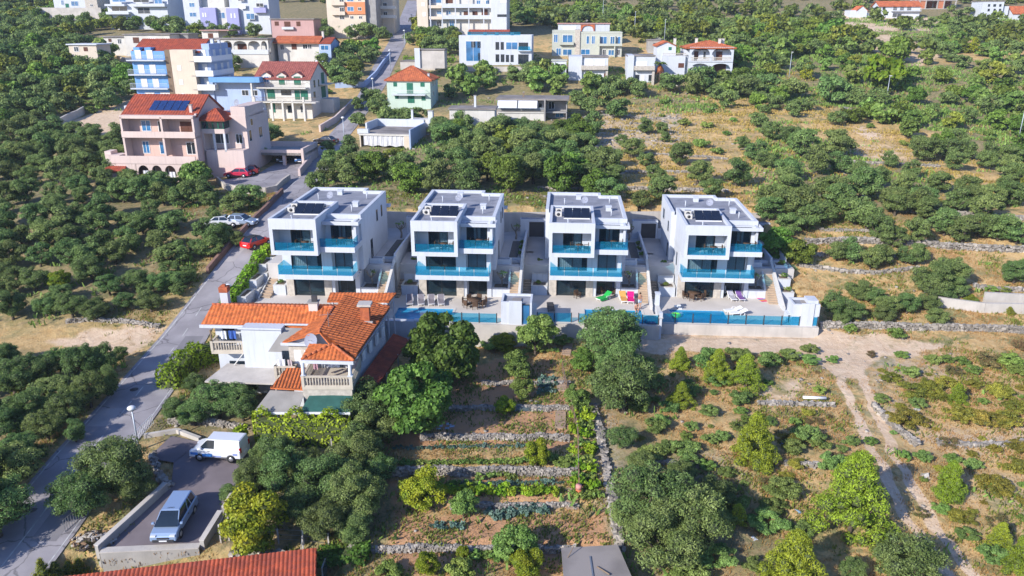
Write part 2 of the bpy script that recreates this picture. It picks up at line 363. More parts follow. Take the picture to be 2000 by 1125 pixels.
for P,a in (([(0,40),(120,95),(260,150),(265,200),(100,240),(0,250)],.9),([(-200,0),(560,60),(560,120),(260,80),(0,80),(-200,60)],.8),([(-300,250),(100,260),(240,290),(300,350),(540,370),(470,470),(330,610),(200,640),(-300,640)],.55),([(-300,690),(240,680),(230,740),(80,900),(-300,1100)],.55),
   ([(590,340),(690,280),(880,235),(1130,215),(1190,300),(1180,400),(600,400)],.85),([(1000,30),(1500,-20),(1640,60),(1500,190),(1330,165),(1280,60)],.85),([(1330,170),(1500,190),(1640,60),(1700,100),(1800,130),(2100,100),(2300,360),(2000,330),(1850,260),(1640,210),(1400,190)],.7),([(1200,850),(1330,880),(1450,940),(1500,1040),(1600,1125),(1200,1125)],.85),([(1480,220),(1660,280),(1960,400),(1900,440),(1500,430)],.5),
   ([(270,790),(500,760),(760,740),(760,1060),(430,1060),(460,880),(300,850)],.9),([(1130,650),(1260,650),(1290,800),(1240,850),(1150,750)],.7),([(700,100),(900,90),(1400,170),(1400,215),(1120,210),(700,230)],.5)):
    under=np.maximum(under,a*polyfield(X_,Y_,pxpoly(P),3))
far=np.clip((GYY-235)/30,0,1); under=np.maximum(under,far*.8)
rockz=np.zeros_like(GXX)
for P,a in (([(1180,215),(1330,215),(1340,290),(1150,290)],.7),([(1700,750),(1800,830),(1900,850),(2000,830),(2000,870),(1850,880),(1720,830)],.75),([(1640,690),(1860,690),(1900,740),(1760,760),(1700,740)],.5),([(1830,940),(2000,930),(2000,980),(1880,980)],.5),([(1150,790),(1190,790),(1215,1000),(1190,1040)],.8),([(1240,900),(1440,880),(1450,930),(1250,930)],.3)):
    rockz=np.maximum(rockz,a*polyfield(X_,Y_,pxpoly(P),1.5))
nx,ny=len(gx),len(gy)
V=np.stack([GXX,GYY,GZ],-1).reshape(-1,3); ii=np.arange(nx*ny).reshape(ny,nx)
Fq=np.stack([ii[:-1,:-1],ii[:-1,1:],ii[1:,1:],ii[1:,:-1]],-1).reshape(-1,4)
def groundmat():
    m=bpy.data.materials.new('ground'); m.use_nodes=True; N=m.node_tree; lk=N.links; b=N.nodes['Principled BSDF']; b.inputs['Roughness'].default_value=.95; b.inputs['Specular IOR Level'].default_value=.1
    ge=N.nodes.new('ShaderNodeNewGeometry')
    def noise(s,d=5,r=.6,w=0):
        n=N.nodes.new('ShaderNodeTexNoise'); n.inputs['Scale'].default_value=s; n.inputs['Detail'].default_value=d; n.inputs['Roughness'].default_value=r; n.inputs['Distortion'].default_value=w; lk.new(ge.outputs['Position'],n.inputs['Vector']); return n.outputs[0]
    def ramp(src,a,b_):
        r=N.nodes.new('ShaderNodeMapRange'); r.inputs[1].default_value=a; r.inputs[2].default_value=b_; r.interpolation_type='SMOOTHSTEP'; lk.new(src,r.inputs[0]); return r.outputs[0]
    def mixc(f,a,c):
        x=N.nodes.new('ShaderNodeMix'); x.data_type='RGBA'
        if isinstance(f,float): x.inputs[0].default_value=f
        else: lk.new(f,x.inputs[0])
        for i,q in ((6,a),(7,c)):
            if isinstance(q,tuple): x.inputs[i].default_value=L(q)
            else: lk.new(q,x.inputs[i])
        return x.outputs[2]
    def math_(op,a,c=None):
        x=N.nodes.new('ShaderNodeMath'); x.operation=op; x.use_clamp=(op!='MULTIPLY_ADD')
        for i,q in ((0,a),(1,c)):
            if q is None: continue
            if isinstance(q,(int,float)): x.inputs[i].default_value=q
            else: lk.new(q,x.inputs[i])
        return x.outputs[0]
    def attr(n): a=N.nodes.new('ShaderNodeAttribute'); a.attribute_name=n; return a.outputs['Fac']
    n1=noise(.16,8,.7); n2=noise(1.3,6,.7); n3=noise(6,5,.7); n4=noise(.06,6,.6); n5=noise(.45,8,.75,.6)
    straw=mixc(ramp(n2,.35,.65),(.52,.32,.105),(.64,.44,.175))
    straw=mixc(ramp(n3,.45,.75),straw,(.32,.215,.095))
    straw=mixc(ramp(n5,.55,.72),straw,(.36,.21,.12))
    green=mixc(ramp(n3,.3,.7),(.09,.125,.025),(.17,.19,.05))
    gf=math_('ADD',ramp(n5,.44,.60),0.0); gf=math_('MULTIPLY',gf,ramp(n4,.34,.55))
    c=mixc(gf,straw,green)
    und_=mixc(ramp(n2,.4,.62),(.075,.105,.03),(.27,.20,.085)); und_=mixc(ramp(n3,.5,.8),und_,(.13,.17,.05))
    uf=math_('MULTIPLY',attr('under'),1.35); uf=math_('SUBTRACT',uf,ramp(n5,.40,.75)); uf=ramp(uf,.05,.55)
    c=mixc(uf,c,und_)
    rk=mixc(ramp(n3,.3,.7),(.32,.29,.26),(.60,.56,.50))
    rf=math_('MULTIPLY',ramp(noise(.9,7,.8,.4),.60,.70),ramp(n1,.45,.6)); r2=math_('MULTIPLY',attr('rock'),ramp(noise(1.6,7,.8),.42,.55)); rf=math_('MAXIMUM',rf,r2)
    c=mixc(rf,c,rk)
    so_=mixc(ramp(n2,.35,.7),(.50,.25,.11),(.36,.175,.08)); so_=mixc(ramp(n3,.55,.75),so_,(.54,.34,.19))
    sf=ramp(math_('SUBTRACT',math_('MULTIPLY',attr('soil'),1.6),n5),.0,.35)
    c=mixc(sf,c,so_)
    gv=mixc(ramp(n2,.35,.65),(.62,.45,.30),(.72,.56,.40)); gv=mixc(ramp(n5,.55,.75),gv,(.46,.33,.22)); gv=mixc(ramp(n3,.6,.8),gv,(.66,.60,.53))
    gf2=ramp(math_('SUBTRACT',math_('MULTIPLY',attr('gravel'),1.7),math_('MULTIPLY',n5,1.3)),-.15,.35)
    c=mixc(gf2,c,gv)
    lk.new(c,b.inputs['Base Color'])
    bp=N.nodes.new('ShaderNodeBump'); bp.inputs['Strength'].default_value=.7; bp.inputs['Distance'].default_value=.22
    h=math_('ADD',math_('MULTIPLY',n3,.5),n2); lk.new(h,bp.inputs['Height']); lk.new(bp.outputs[0],b.inputs['Normal'])
    return m
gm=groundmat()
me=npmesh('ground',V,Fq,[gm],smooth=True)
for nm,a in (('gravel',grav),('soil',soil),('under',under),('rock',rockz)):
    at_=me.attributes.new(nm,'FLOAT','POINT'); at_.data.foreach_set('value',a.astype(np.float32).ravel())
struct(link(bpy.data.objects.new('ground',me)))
# ---------------------------------------------------------------- sheets laid on the ground
def ribbon(name,xl,xr,ys,m,lift,n=6):
    V=[];Fs=[]
    for i,y in enumerate(ys):
        for j in range(n+1):
            x=xl[i]+(xr[i]-xl[i])*j/n; V.append((x,y,max(Hs(x,y),float(base(x,y)))+lift))
    for i in range(len(ys)-1):
        for j in range(n):
            a=i*(n+1)+j; Fs.append((a,a+1,a+n+2,a+n+1))
    me=npmesh(name,V,Fs,[m],smooth=True); return link(bpy.data.objects.new(name,me))
ys=np.concatenate([np.arange(31,130,.7),np.arange(130,341,2.0)])
il=np.interp(ys,ry,RLx); ir=np.interp(ys,ry,RRx)
struct(ribbon('road',il,ir,ys,asphalt,.06,8))
sl_=np.gradient(RCx,ry); wfac=np.sqrt(1+np.interp(ys,ry,sl_)**2)
def stripe(name,xc,y0,y1,w,lift=.068):
    q=np.linspace(y0,y1,max(2,int((y1-y0)/.7)+1)); s=np.sqrt(1+np.interp(q,ry,sl_)**2)*w/2; c=xc(q)
    return ribbon(name,c-s,c+s,q,linem,lift,1)
cl=lambda q:np.interp(q,ry,RLx+(RRx-RLx)*.46); el=lambda q:np.interp(q,ry,RLx)+.32; er=lambda q:np.interp(q,ry,RRx)-.30
marks=[]
y=38.5
while y<78: marks.append(stripe('m',cl,y,y+1.6,.10)); y+=3.9
marks.append(stripe('m',cl,34,46,.10)); marks.append(stripe('m',cl,58,61,.10))
marks.append(stripe('m',el,32,128,.12)); marks.append(stripe('m',er,32,66,.10))
ctx={'active_object':marks[0],'selected_editable_objects':marks,'selected_objects':marks}
bm=bmesh.new()
for o in marks: bm.from_mesh(o.data)
me=bpy.data.meshes.new('road_marking'); bm.to_mesh(me); bm.free(); me.materials.append(linem)
for o in marks: bpy.data.objects.remove(o)
struct(link(bpy.data.objects.new('road_marking',me)))
for k,(y0,y1,a,b) in enumerate(((44,49,.55,.85),(57,60.5,.1,.42),(66,74,.52,.9),(88,95,.12,.45),(104,107,.5,.8),(150,162,.1,.5))):
    q_=np.arange(y0,y1,.7); w_=np.interp(q_,ry,RRx)-np.interp(q_,ry,RLx); l_=np.interp(q_,ry,RLx); struct(ribbon('road_patch',l_+w_*a,l_+w_*b,q_,mat('patch_asphalt%d'%(k%2),((.24,.23,.245),(.40,.375,.38))[k%2],.9,.15,.6),.064,3))
for k,(yy,f_) in enumerate(((47,.3),(63,.35),(92,.6))):
    xx=float(np.interp(yy,ry,RLx)*(1-f_)+np.interp(yy,ry,RRx)*f_); o=MB().tube((0,0,0),(0,0,.02),.36,.36,mat('iron_cover',(.10,.095,.10),.7,.3,5),16).build('manhole_cover'); o.location=(xx,yy,Hs(xx,yy)+.065); tag(o,'round iron manhole cover in the road, '+['nearest the camera','beside the orange-roofed house','beside the first villa'][k],'manhole cover')
def sheet(name,P,m,lift=.05,step=1.2,f=None):
    P=[tuple(p[:2]) for p in P]; bm=bmesh.new(); vs=[bm.verts.new((p[0],p[1],0)) for p in P]; bm.faces.new(vs)
    xs=[p[0] for p in P]; ys_=[p[1] for p in P]
    for a,b,ax in ((min(xs),max(xs),0),(min(ys_),max(ys_),1)):
        t=a+step
        while t<b:
            co=(t,0,0) if ax==0 else (0,t,0); no=(1,0,0) if ax==0 else (0,1,0)
            bmesh.ops.bisect_plane(bm,geom=bm.verts[:]+bm.edges[:]+bm.faces[:],plane_co=co,plane_no=no); t+=step
    for v in bm.verts: v.co.z=(f or Hs)(v.co.x,v.co.y)+lift
    bmesh.ops.recalc_face_normals(bm,faces=bm.faces)
    me=bpy.data.meshes.new(name); bm.to_mesh(me); bm.free(); me.materials.append(m)
    return struct(link(bpy.data.objects.new(name,me)))
sheet('parking_court',pxpoly([(425,352),(430,362),(548,378),(585,345),(607,318),(612,300),(540,318),(500,345)]),asphalt,.10)
sheet('side_road',pxpoly([(1150,35),(1210,48),(1262,66),(1262,72),(1195,58),(1140,45)]),mat('worn_asphalt',(.42,.38,.33),.9,.2,.4),.15)
sheet('side_road',pxpoly([(1262,66),(1300,78),(1315,92),(1290,88),(1262,74)]),MATS['worn_asphalt'],.15)
sheet('path',pxpoly([(1640,205),(1700,222),(1695,228),(1655,215)]),MATS['worn_asphalt'],.15)
# ---------------------------------------------------------------- dry stone walls
def stonewall(pts,h,label,th=.5,sz=.32,zf=None,m=None,group=None,name='dry_stone_wall',seed=0):
    rn=random.Random(seed+int(pts[0][0]*7+pts[0][1]*13)); mb=MB(); m=m or stone
    ox,oy=pts[0][0],pts[0][1]; oz=(zf or Hs)(ox,oy)
    for (x0,y0),(x1,y1) in zip([p[:2] for p in pts[:-1]],[p[:2] for p in pts[1:]]):
        Ls=math.hypot(x1-x0,y1-y0); a=math.atan2(y1-y0,x1-x0); n=max(1,int(Ls/sz)); ca,sa=math.cos(a),math.sin(a)
        rows=max(1,int(round(h/(sz*.60))))
        for r in range(rows):
          for side in (-1,0,1):
            if side==0 and r<rows-1: continue
            if r<rows-1 and side==1 and h<.9: continue
            t=rn.uniform(-.3,0)*sz
            while t<Ls:
                w=sz*rn.choice((.6,.8,1.0,1.3,1.6))*rn.uniform(.85,1.15); tc=t+w/2; t+=w*.97
                if rn.random()<.06 and r==rows-1: continue
                o=side*th*.30+rn.uniform(-.08,.08); jz=rn.uniform(-.10,.10)*sz*2
                cx=x0+ca*tc-sa*o; cy=y0+sa*tc+ca*o; cz=(zf or Hs)(x0+ca*tc,y0+sa*tc-.25)
                d,hh=th*rn.uniform(.45,.7),h/rows*rn.uniform(.9,1.6)
                M=Matrix.Translation((cx-ox,cy-oy,cz-.05+(r+.45)*h/rows+jz-oz))@Matrix.Rotation(a+rn.uniform(-.5,.5),4,'Z')@Matrix.Rotation(rn.uniform(-.35,.35),4,'X')@Matrix.Rotation(rn.uniform(-.3,.3),4,'Y')
                vs=[]
                for sx in(-1,1):
                    for sy in(-1,1):
                        for s3 in(-1,1): vs.append(M@Vector((sx*w/2*rn.uniform(.55,1.05),sy*d/2*rn.uniform(.6,1.05),s3*hh/2*rn.uniform(.55,1.05))))
                mb.add(vs,[(0,1,3,2),(4,6,7,5),(0,4,5,1),(2,3,7,6),(0,2,6,4),(1,5,7,3)],m)
    o=mb.build(name); o.location=(ox,oy,oz); tag(o,label,'stone wall',group); return o
def wl(P,h,label,**k):
    pts=[at(a,b) for a,b in P]; return stonewall(pts,h,label,**k)
def resam(x0,x1,y,n=8): return [(x0+(x1-x0)*i/n,y+.15*math.sin(i*1.9+y)) for i in range(n+1)]
for j,(y,x0,x1,h,lb) in enumerate([(GWY[1],-13.5,4.2,.55,'low dry stone wall of the lowest vegetable terrace, by the grey shed'),
  (GWY[2],-4.5,4.6,.45,'dry stone wall below the cabbage row with the yellow-edged bed'),
  (GWY[3],-13.0,4.9,.85,'tallest pale dry stone wall across the middle of the garden'),
  (GWY[4],-7.5,4.6,.6,'dry stone wall holding up the bare brown soil terrace'),
  (GWY[5],-5.5,5.0,.55,'dry stone wall beside the bluish cabbage patch'),
  (GWY[6],-2.8,5.2,.45,'topmost dry stone wall of the garden, below the pool wall')]):
    stonewall(resam(x0,x1,y-.05,10),h*.9,lb,sz=.21,th=.36,zf=lambda x,y:Hs(x,y-.5),seed=j,group='garden terrace walls')
stonewall([onz(a,b,-4.2) for a,b in [(1158,800),(1172,850),(1185,910),(1196,960),(1206,1010),(1214,1050)]],.35,'pale stone wall running down the right edge of the vegetable garden',th=.6,sz=.3)
LW=[([(1600,640),(1680,640),(1760,643),(1850,645),(1940,647),(2030,650)],1.0,'long dry stone wall right of the villa terraces along the dirt road'),
 ([(1560,497),(1640,500),(1720,503),(1800,508)],.6,'dry stone terrace wall under the olives right of the last villa'),
 ([(1565,478),(1660,474),(1750,478),(1850,486),(2020,492)],1.1,'long tall dry stone terrace wall up the slope right of the last villa'),
 ([(1600,450),(1680,452),(1740,456)],.5,'short dry stone terrace wall behind the dark big olives'),
 ([(1780,416),(1850,420),(1920,425),(2020,432)],.9,'pale dry stone wall high on the right olive slope'),
 ([(1560,520),(1640,530),(1720,534),(1790,525)],.6,'curved dry stone wall beside the bare pruned trees'),
 ([(1900,560),(1950,568),(2020,570)],.7,'dry stone wall behind the two round bushes'),
 ([(1110,336),(1200,338),(1290,338),(1350,338)],.6,'dry stone terrace wall on the dry field behind the villas'),
 ([(1050,370),(1200,372),(1350,374),(1420,376)],.7,'dry stone terrace wall nearest the roofs of the two middle villas'),
 ([(1100,232),(1180,226),(1250,232),(1330,232)],.5,'broken stone wall at the top of the dry field'),
 ([(1160,256),(1250,258),(1310,262)],.5,'short broken stone wall on the rocky part of the dry field'),
 ([(1255,300),(1330,306),(1420,312)],.5,'low stone wall with rubble in the middle of the dry field'),
 ([(1660,318),(1740,322),(1830,326)],.6,'pale stone wall among the olives on the right field'),
 ([(1480,790),(1540,790),(1625,793)],.5,'tumbled stone wall beside the white pipe'),
 ([(1530,908),(1590,912)],.55,'short stack of dry stone wall between the two big pines'),
 ([(1705,795),(1740,830),(1790,872)],.7,'stone bank at the bend of the dirt track'),
 ([(1830,868),(1900,872),(2010,866)],.5,'broken stone wall on the scrubland right of the track'),
 ([(1240,905),(1300,905),(1370,912)],.4,'low stone wall among the junipers'),
 ([(130,630),(180,626),(250,630),(310,640)],.6,'dry stone wall below the grove left of the road'),
 ([(330,826),(400,828),(470,838)],.7,'dry stone wall behind the white van')]
for i,(P,h,lb) in enumerate(LW): wl(P,h*.8,lb,sz=.40 if P[0][1]<600 else .30,th=.4,seed=i*3)
# ---------------------------------------------------------------- vegetation
def crown_mesh(name,seed,r,h,nb,nc,cs,m,form='round',asp=.5,upb=.25,core=None,br=.42,dens=1.0):
    """leaf cards spread over many small lobes; origin at the ground, r=radius, h=(bottom,top) of the crown"""
    g=np.random.default_rng(seed); z0,z1=h; C=[];Rb=[]
    for i in range(nb):
        for _ in range(40):
            p=g.uniform(-1,1,3); q=np.linalg.norm(p)
            if .45<q<1: break
        if form=='round': c=np.array([p[0]*r*.82,p[1]*r*.82,z0+(z1-z0)*(.48+.42*p[2])]); rb=r*br*g.uniform(.6,1.35)
        elif form=='cone':
            t=((i+.5)/nb)**.85; a=i*2.4+g.uniform(-.4,.4); rr=r*(1-t)**.68*g.uniform(.3,.98)+.03; c=np.array([rr*math.cos(a),rr*math.sin(a),z0+(z1-z0)*(t*.93)]); rb=r*br*(1.1-.5*t)*g.uniform(.7,1.3)
        elif form=='flat': c=np.array([p[0]*r*.8,p[1]*r*.8,z0+(z1-z0)*(.45+.3*p[2])]); rb=r*br*g.uniform(.6,1.0)
        else: c=np.array([p[0]*r*.5,p[1]*r*.5,z0+(z1-z0)*(.5+.42*p[2])]); rb=r*br*g.uniform(.7,1)
        C.append(c);Rb.append(rb)
    C=np.array(C);Rb=np.array(Rb); w=Rb**2; w/=w.sum(); idx=g.choice(nb,nc,p=w)
    d=g.normal(size=(nc,3)); d/=np.linalg.norm(d,axis=1)[:,None]; d[:,2]=np.where(d[:,2]<-.3,-d[:,2]*.5,d[:,2])
    d[:,2]+=upb*g.uniform(0,1,nc); d/=np.linalg.norm(d,axis=1)[:,None]
    vs=(z1-z0)/(2*r)
    rad=Rb[idx]*np.where(g.uniform(0,1,nc)<.75,g.uniform(.86,1.12,nc),g.uniform(.35,.9,nc))
    P=C[idx]+d*rad[:,None]*np.array([1,1,min(1,max(.55,vs))])
    n=d+g.normal(size=(nc,3))*.6; n/=np.linalg.norm(n,axis=1)[:,None]
    t=np.cross(n,g.normal(size=(nc,3))); t/=np.linalg.norm(t,axis=1)[:,None]; b=np.cross(n,t)
    s=cs*g.uniform(.45,1.55,nc)[:,None]
    Vv=np.stack([P-t*s,P-b*s*asp+n*s*.12,P+t*s,P+b*s*asp+n*s*.12],1).reshape(-1,3)
    Fc=np.arange(nc*4).reshape(-1,4)
    mi=np.zeros(len(Fc),int)
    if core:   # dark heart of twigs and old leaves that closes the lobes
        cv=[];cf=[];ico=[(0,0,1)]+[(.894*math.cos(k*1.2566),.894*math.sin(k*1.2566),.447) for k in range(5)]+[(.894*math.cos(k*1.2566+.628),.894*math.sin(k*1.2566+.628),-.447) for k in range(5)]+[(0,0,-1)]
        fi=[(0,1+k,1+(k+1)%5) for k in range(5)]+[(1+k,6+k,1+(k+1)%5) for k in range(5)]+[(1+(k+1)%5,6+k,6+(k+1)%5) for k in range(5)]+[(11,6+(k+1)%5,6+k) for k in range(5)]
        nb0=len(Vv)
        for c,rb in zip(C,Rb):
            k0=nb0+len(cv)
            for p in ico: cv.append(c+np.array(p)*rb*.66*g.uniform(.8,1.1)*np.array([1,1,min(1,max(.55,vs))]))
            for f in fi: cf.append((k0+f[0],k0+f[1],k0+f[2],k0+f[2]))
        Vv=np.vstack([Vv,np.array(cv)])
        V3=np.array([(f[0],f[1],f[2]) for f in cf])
        # quads plus triangles
        me=bpy.data.meshes.new(name); nq=len(Fc); ntr=len(V3)
        me.vertices.add(len(Vv)); me.vertices.foreach_set('co',Vv.astype(np.float32).ravel())
        me.loops.add(nq*4+ntr*3); me.loops.foreach_set('vertex_index',np.concatenate([Fc.ravel(),V3.ravel()]).astype(np.int32))
        me.polygons.add(nq+ntr)
        me.polygons.foreach_set('loop_start',np.concatenate([np.arange(nq)*4,nq*4+np.arange(ntr)*3]).astype(np.int32))
        me.polygons.foreach_set('loop_total',np.concatenate([np.full(nq,4),np.full(ntr,3)]).astype(np.int32))
        me.materials.append(m); me.materials.append(core); me.polygons.foreach_set('material_index',np.concatenate([np.zeros(nq),np.ones(ntr)]).astype(np.int32))
        me.update(calc_edges=True); return me
    return npmesh(name,Vv,Fc,[m])
LM={}
def LMm(n,c1,c2,**k): LM[n]=leafmat('leaf_'+n,c1,c2,**k)
LMm('olive',(.225,.325,.10),(.12,.205,.055),rnd=.22); LMm('oak',(.21,.32,.05),(.12,.20,.03),rnd=.35); LMm('fig',(.13,.25,.045),(.07,.16,.025),island=.4)
LMm('pine',(.38,.47,.04),(.26,.35,.03),rnd=.2); LMm('bush',(.24,.35,.08),(.15,.25,.05)); LMm('juniper',(.24,.36,.10),(.15,.25,.06))
LMm('broom',(.42,.40,.06),(.17,.19,.03)); LMm('citrus',(.28,.33,.02),(.16,.26,.02)); LMm('hedge',(.30,.46,.03),(.19,.33,.02)); LMm('dry',(.26,.20,.08),(.20,.16,.06))
LMm('cabbage',(.20,.30,.24),(.13,.23,.19)); LMm('palm',(.22,.30,.06),(.16,.24,.05)); LMm('grass',(.54,.37,.12),(.42,.30,.08)); LMm('greengrass',(.20,.26,.05),(.15,.20,.04))
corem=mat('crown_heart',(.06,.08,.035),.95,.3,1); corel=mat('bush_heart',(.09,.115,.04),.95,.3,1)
def trunk_mesh(seed,h,r,spread,m,nl=4,lean=.15):
    g=random.Random(seed); mb=MB(); x,y=0,0; top=(g.uniform(-lean,lean)*h,g.uniform(-lean,lean)*h,h*.55)
    mid=(top[0]*.4+g.uniform(-.1,.1),top[1]*.4,h*.28)
    mb.path([(0,0,-.3),mid,top],[r*1.25,r,r*.8],m,7)
    for i in range(nl):
        a=i*6.28/nl+g.uniform(-.5,.5); q=(top[0]+spread*.45*math.cos(a),top[1]+spread*.45*math.sin(a),h*g.uniform(.75,.95)); e=(top[0]+spread*.85*math.cos(a+.3),top[1]+spread*.85*math.sin(a+.3),h*g.uniform(1.1,1.35))
        mb.path([top,q,e],[r*.6,r*.38,r*.12],m,5)
    o=mb.build('t'); me=o.data; bpy.data.objects.remove(o); me.name='trunk'; return me
# kind -> (leaf material, core, form, crown z0/r, z1/r, lobes, card size m (near), cards near, trunk radius/r, aspect, lobe size)
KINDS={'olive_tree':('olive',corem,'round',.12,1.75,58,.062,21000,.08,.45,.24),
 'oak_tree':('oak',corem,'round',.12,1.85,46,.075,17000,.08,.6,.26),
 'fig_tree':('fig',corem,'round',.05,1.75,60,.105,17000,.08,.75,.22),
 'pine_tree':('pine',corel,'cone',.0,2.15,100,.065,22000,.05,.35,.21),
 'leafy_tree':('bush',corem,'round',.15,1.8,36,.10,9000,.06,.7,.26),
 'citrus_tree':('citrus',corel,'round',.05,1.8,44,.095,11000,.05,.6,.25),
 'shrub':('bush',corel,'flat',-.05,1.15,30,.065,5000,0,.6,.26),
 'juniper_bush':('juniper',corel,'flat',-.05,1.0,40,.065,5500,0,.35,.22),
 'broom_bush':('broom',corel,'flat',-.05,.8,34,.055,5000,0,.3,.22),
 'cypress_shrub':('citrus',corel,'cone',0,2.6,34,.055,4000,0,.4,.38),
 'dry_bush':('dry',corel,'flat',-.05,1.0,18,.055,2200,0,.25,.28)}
MESH={}
def getmesh(kind,lod,var):
    k=(kind,lod,var)
    if k not in MESH:
        lm,core,form,a,b,nb,cs,nc,tr,asp,br=KINDS[kind]
        rr=2.2 if tr else 1.2   # nominal radius, instances scale from it
        f={0:(1,1.0),1:(.36,1.75),2:(.12,3.2)}[lod]
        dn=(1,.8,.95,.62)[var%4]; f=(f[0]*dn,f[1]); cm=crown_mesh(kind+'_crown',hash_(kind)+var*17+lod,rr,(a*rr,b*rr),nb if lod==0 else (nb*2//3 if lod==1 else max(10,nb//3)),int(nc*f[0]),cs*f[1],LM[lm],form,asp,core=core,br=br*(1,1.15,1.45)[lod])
        tm=trunk_mesh(var*7+3,a*rr*1.0+rr*.75,tr*rr,rr*.7,bark) if tr else None
        MESH[k]=(cm,tm,rr)
    return MESH[k]
def hash_(s): return sum(ord(c)*(i+3) for i,c in enumerate(s))%9973
LAND=[]   # landmarks for the labels: (phrase, x, y)
def land(ph,px,py):
    p=px_on(px,py,bs); LAND.append((ph,p.x,p.y))
PLANTS=[]
rt=random.Random(11)
def plant(kind,x,y,r,z=None,far=None,sz=None,lab=None,grp=None,stretch=None):
    d=y; lod=0 if d<84 else 1 if d<150 else 2
    cm,tm,rr=getmesh(kind,lod,rt.randrange(4 if lod else 3)); z=Hs(x,y)-.05 if z is None else z
    s=r/rr; sc=(s*rt.uniform(.9,1.1),s*rt.uniform(.9,1.1),s*(stretch or rt.uniform(.88,1.12))); rz=rt.uniform(0,6.28)
    if tm and lod<2:
        o=bpy.data.objects.new(kind,None); o.empty_display_size=.3; link(o)
        link(bpy.data.objects.new('crown',cm),o); link(bpy.data.objects.new('trunk',tm),o)
    else:
        o=bpy.data.objects.new(kind,cm); link(o)
    o.location=(x,y,z); o.scale=sc; o.rotation_euler=(0,0,rz)
    PLANTS.append([o,kind,x,y,r,lab,grp]); return o
def pp(kind,px,py,w,lab=None,stretch=None,hf=None):
    """plant whose crown is centred on the photo point (px,py) and w px wide"""
    lm=KINDS[kind]; cz=(lm[3]+lm[4])/2
    p=at(px,py+w*.3)
    for _ in range(3):
        s=scale_at(p); r=w/2/s; up=r*cz*(stretch or 1)*s*math.cos(PIT)
        p=at(px,py+up*.97)
    if not lab and p.y>100 and blocked(p.x,p.y,r,.2): return None
    return plant(kind,p.x,p.y,r*1.02,lab=lab,stretch=stretch)
CLEAR=[(700,228,856,294,130),(968,180,1102,238,150),(755,130,862,200,168),(505,125,640,215,160),(897,66,1042,122,200),(1078,58,1213,108,215),(1110,112,1186,150,200),(1222,108,1276,156,195),(1300,88,1435,140,190),(878,212,966,228,150),(404,75,528,104,203),(540,72,650,98,205),(195,66,338,84,217),(136,85,192,100,198),(815,0,992,52,243),(640,0,770,46,245),(360,0,528,40,252),(210,0,330,22,262),(530,36,614,54,240),(1716,5,1793,30,260),(1915,0,1970,32,260),(1655,15,1705,32,260),(1795,0,1868,16,260),(420,350,610,366,112),(425,325,500,352,112),(268,90,450,192,158),(515,290,600,325,118)]
def pxof(x,y,z):
    d=y*math.cos(PIT)+(CZ-z)*math.sin(PIT); up=y*math.sin(PIT)-(CZ-z)*math.cos(PIT); return 1000+F*x/d,562.5-F*up/d
def blocked(x,y,r,k=.55):
    z=Hs(x,y); cx,top=pxof(x,y,z+r*1.6); s_=scale_at((x,y,z)); w_=r*s_*k; bot=top+r*1.5*s_
    return any(y<c[4]+12 and cx+w_>c[0] and cx-w_<c[2] and top+r*s_*.25<c[3] and bot>c[1] for c in CLEAR)
def zl(ox,oy,sc,kind,lst,lab=None):
    for t in lst:
        pp(t[3] if len(t)>3 else kind,ox+t[0]*sc,oy+t[1]*sc,t[2]*sc,lab)
def scatter(P,kinds,sp,rr,seed,keep=1.0,avoid=None):
    """trees spread through a patch of hillside"""
    g=random.Random(seed); Q=pxpoly(P); xs=[p[0] for p in Q]; ys_=[p[1] for p in Q]; A=(max(xs)-min(xs))*(max(ys_)-min(ys_)); pts=[]
    for _ in range(int(A/sp/sp*14)):
        x=g.uniform(min(xs),max(xs)); y=g.uniform(min(ys_),max(ys_))
        if not bool(inpoly(x,y,Q)): continue
        if any((x-a)**2+(y-b)**2<sp*sp for a,b in pts): continue
        if any((x-q[2])**2+(y-q[3])**2<(q[4]*.75+sp*.4)**2 for q in PLANTS): continue
        if float(rdist(x,y))<float(np.interp(y,ry,RW))+1.6: continue
        r_=g.uniform(*rr)
        if grav[min(int(np.searchsorted(gy,y)),len(gy)-1),min(int(np.searchsorted(gx,x)),len(gx)-1)]>.12 and y<90: continue
        if blocked(x,y,r_): continue
        pts.append((x,y))
        if g.random()>keep: continue
        kd=kinds[g.randrange(len(kinds))]; plant(kd,x,y,r_*(1 if KINDS[kd][8] else .6))
LOOK={'olive_tree':'grey-green olive tree','oak_tree':'dark green bushy tree','fig_tree':'glossy green fig tree','pine_tree':'yellow-green pine','leafy_tree':'leafy green tree','citrus_tree':'yellow-green leafy tree','shrub':'low green shrub','juniper_bush':'spiky grey-green juniper bush','broom_bush':'olive-yellow broom bush','cypress_shrub':'small pointed cypress','dry_bush':'dry brown bush'}
CATS={'olive_tree':'olive tree','oak_tree':'tree','fig_tree':'fig tree','pine_tree':'pine tree','leafy_tree':'tree','citrus_tree':'tree','shrub':'shrub','juniper_bush':'bush','broom_bush':'bush','cypress_shrub':'cypress','dry_bush':'bush'}
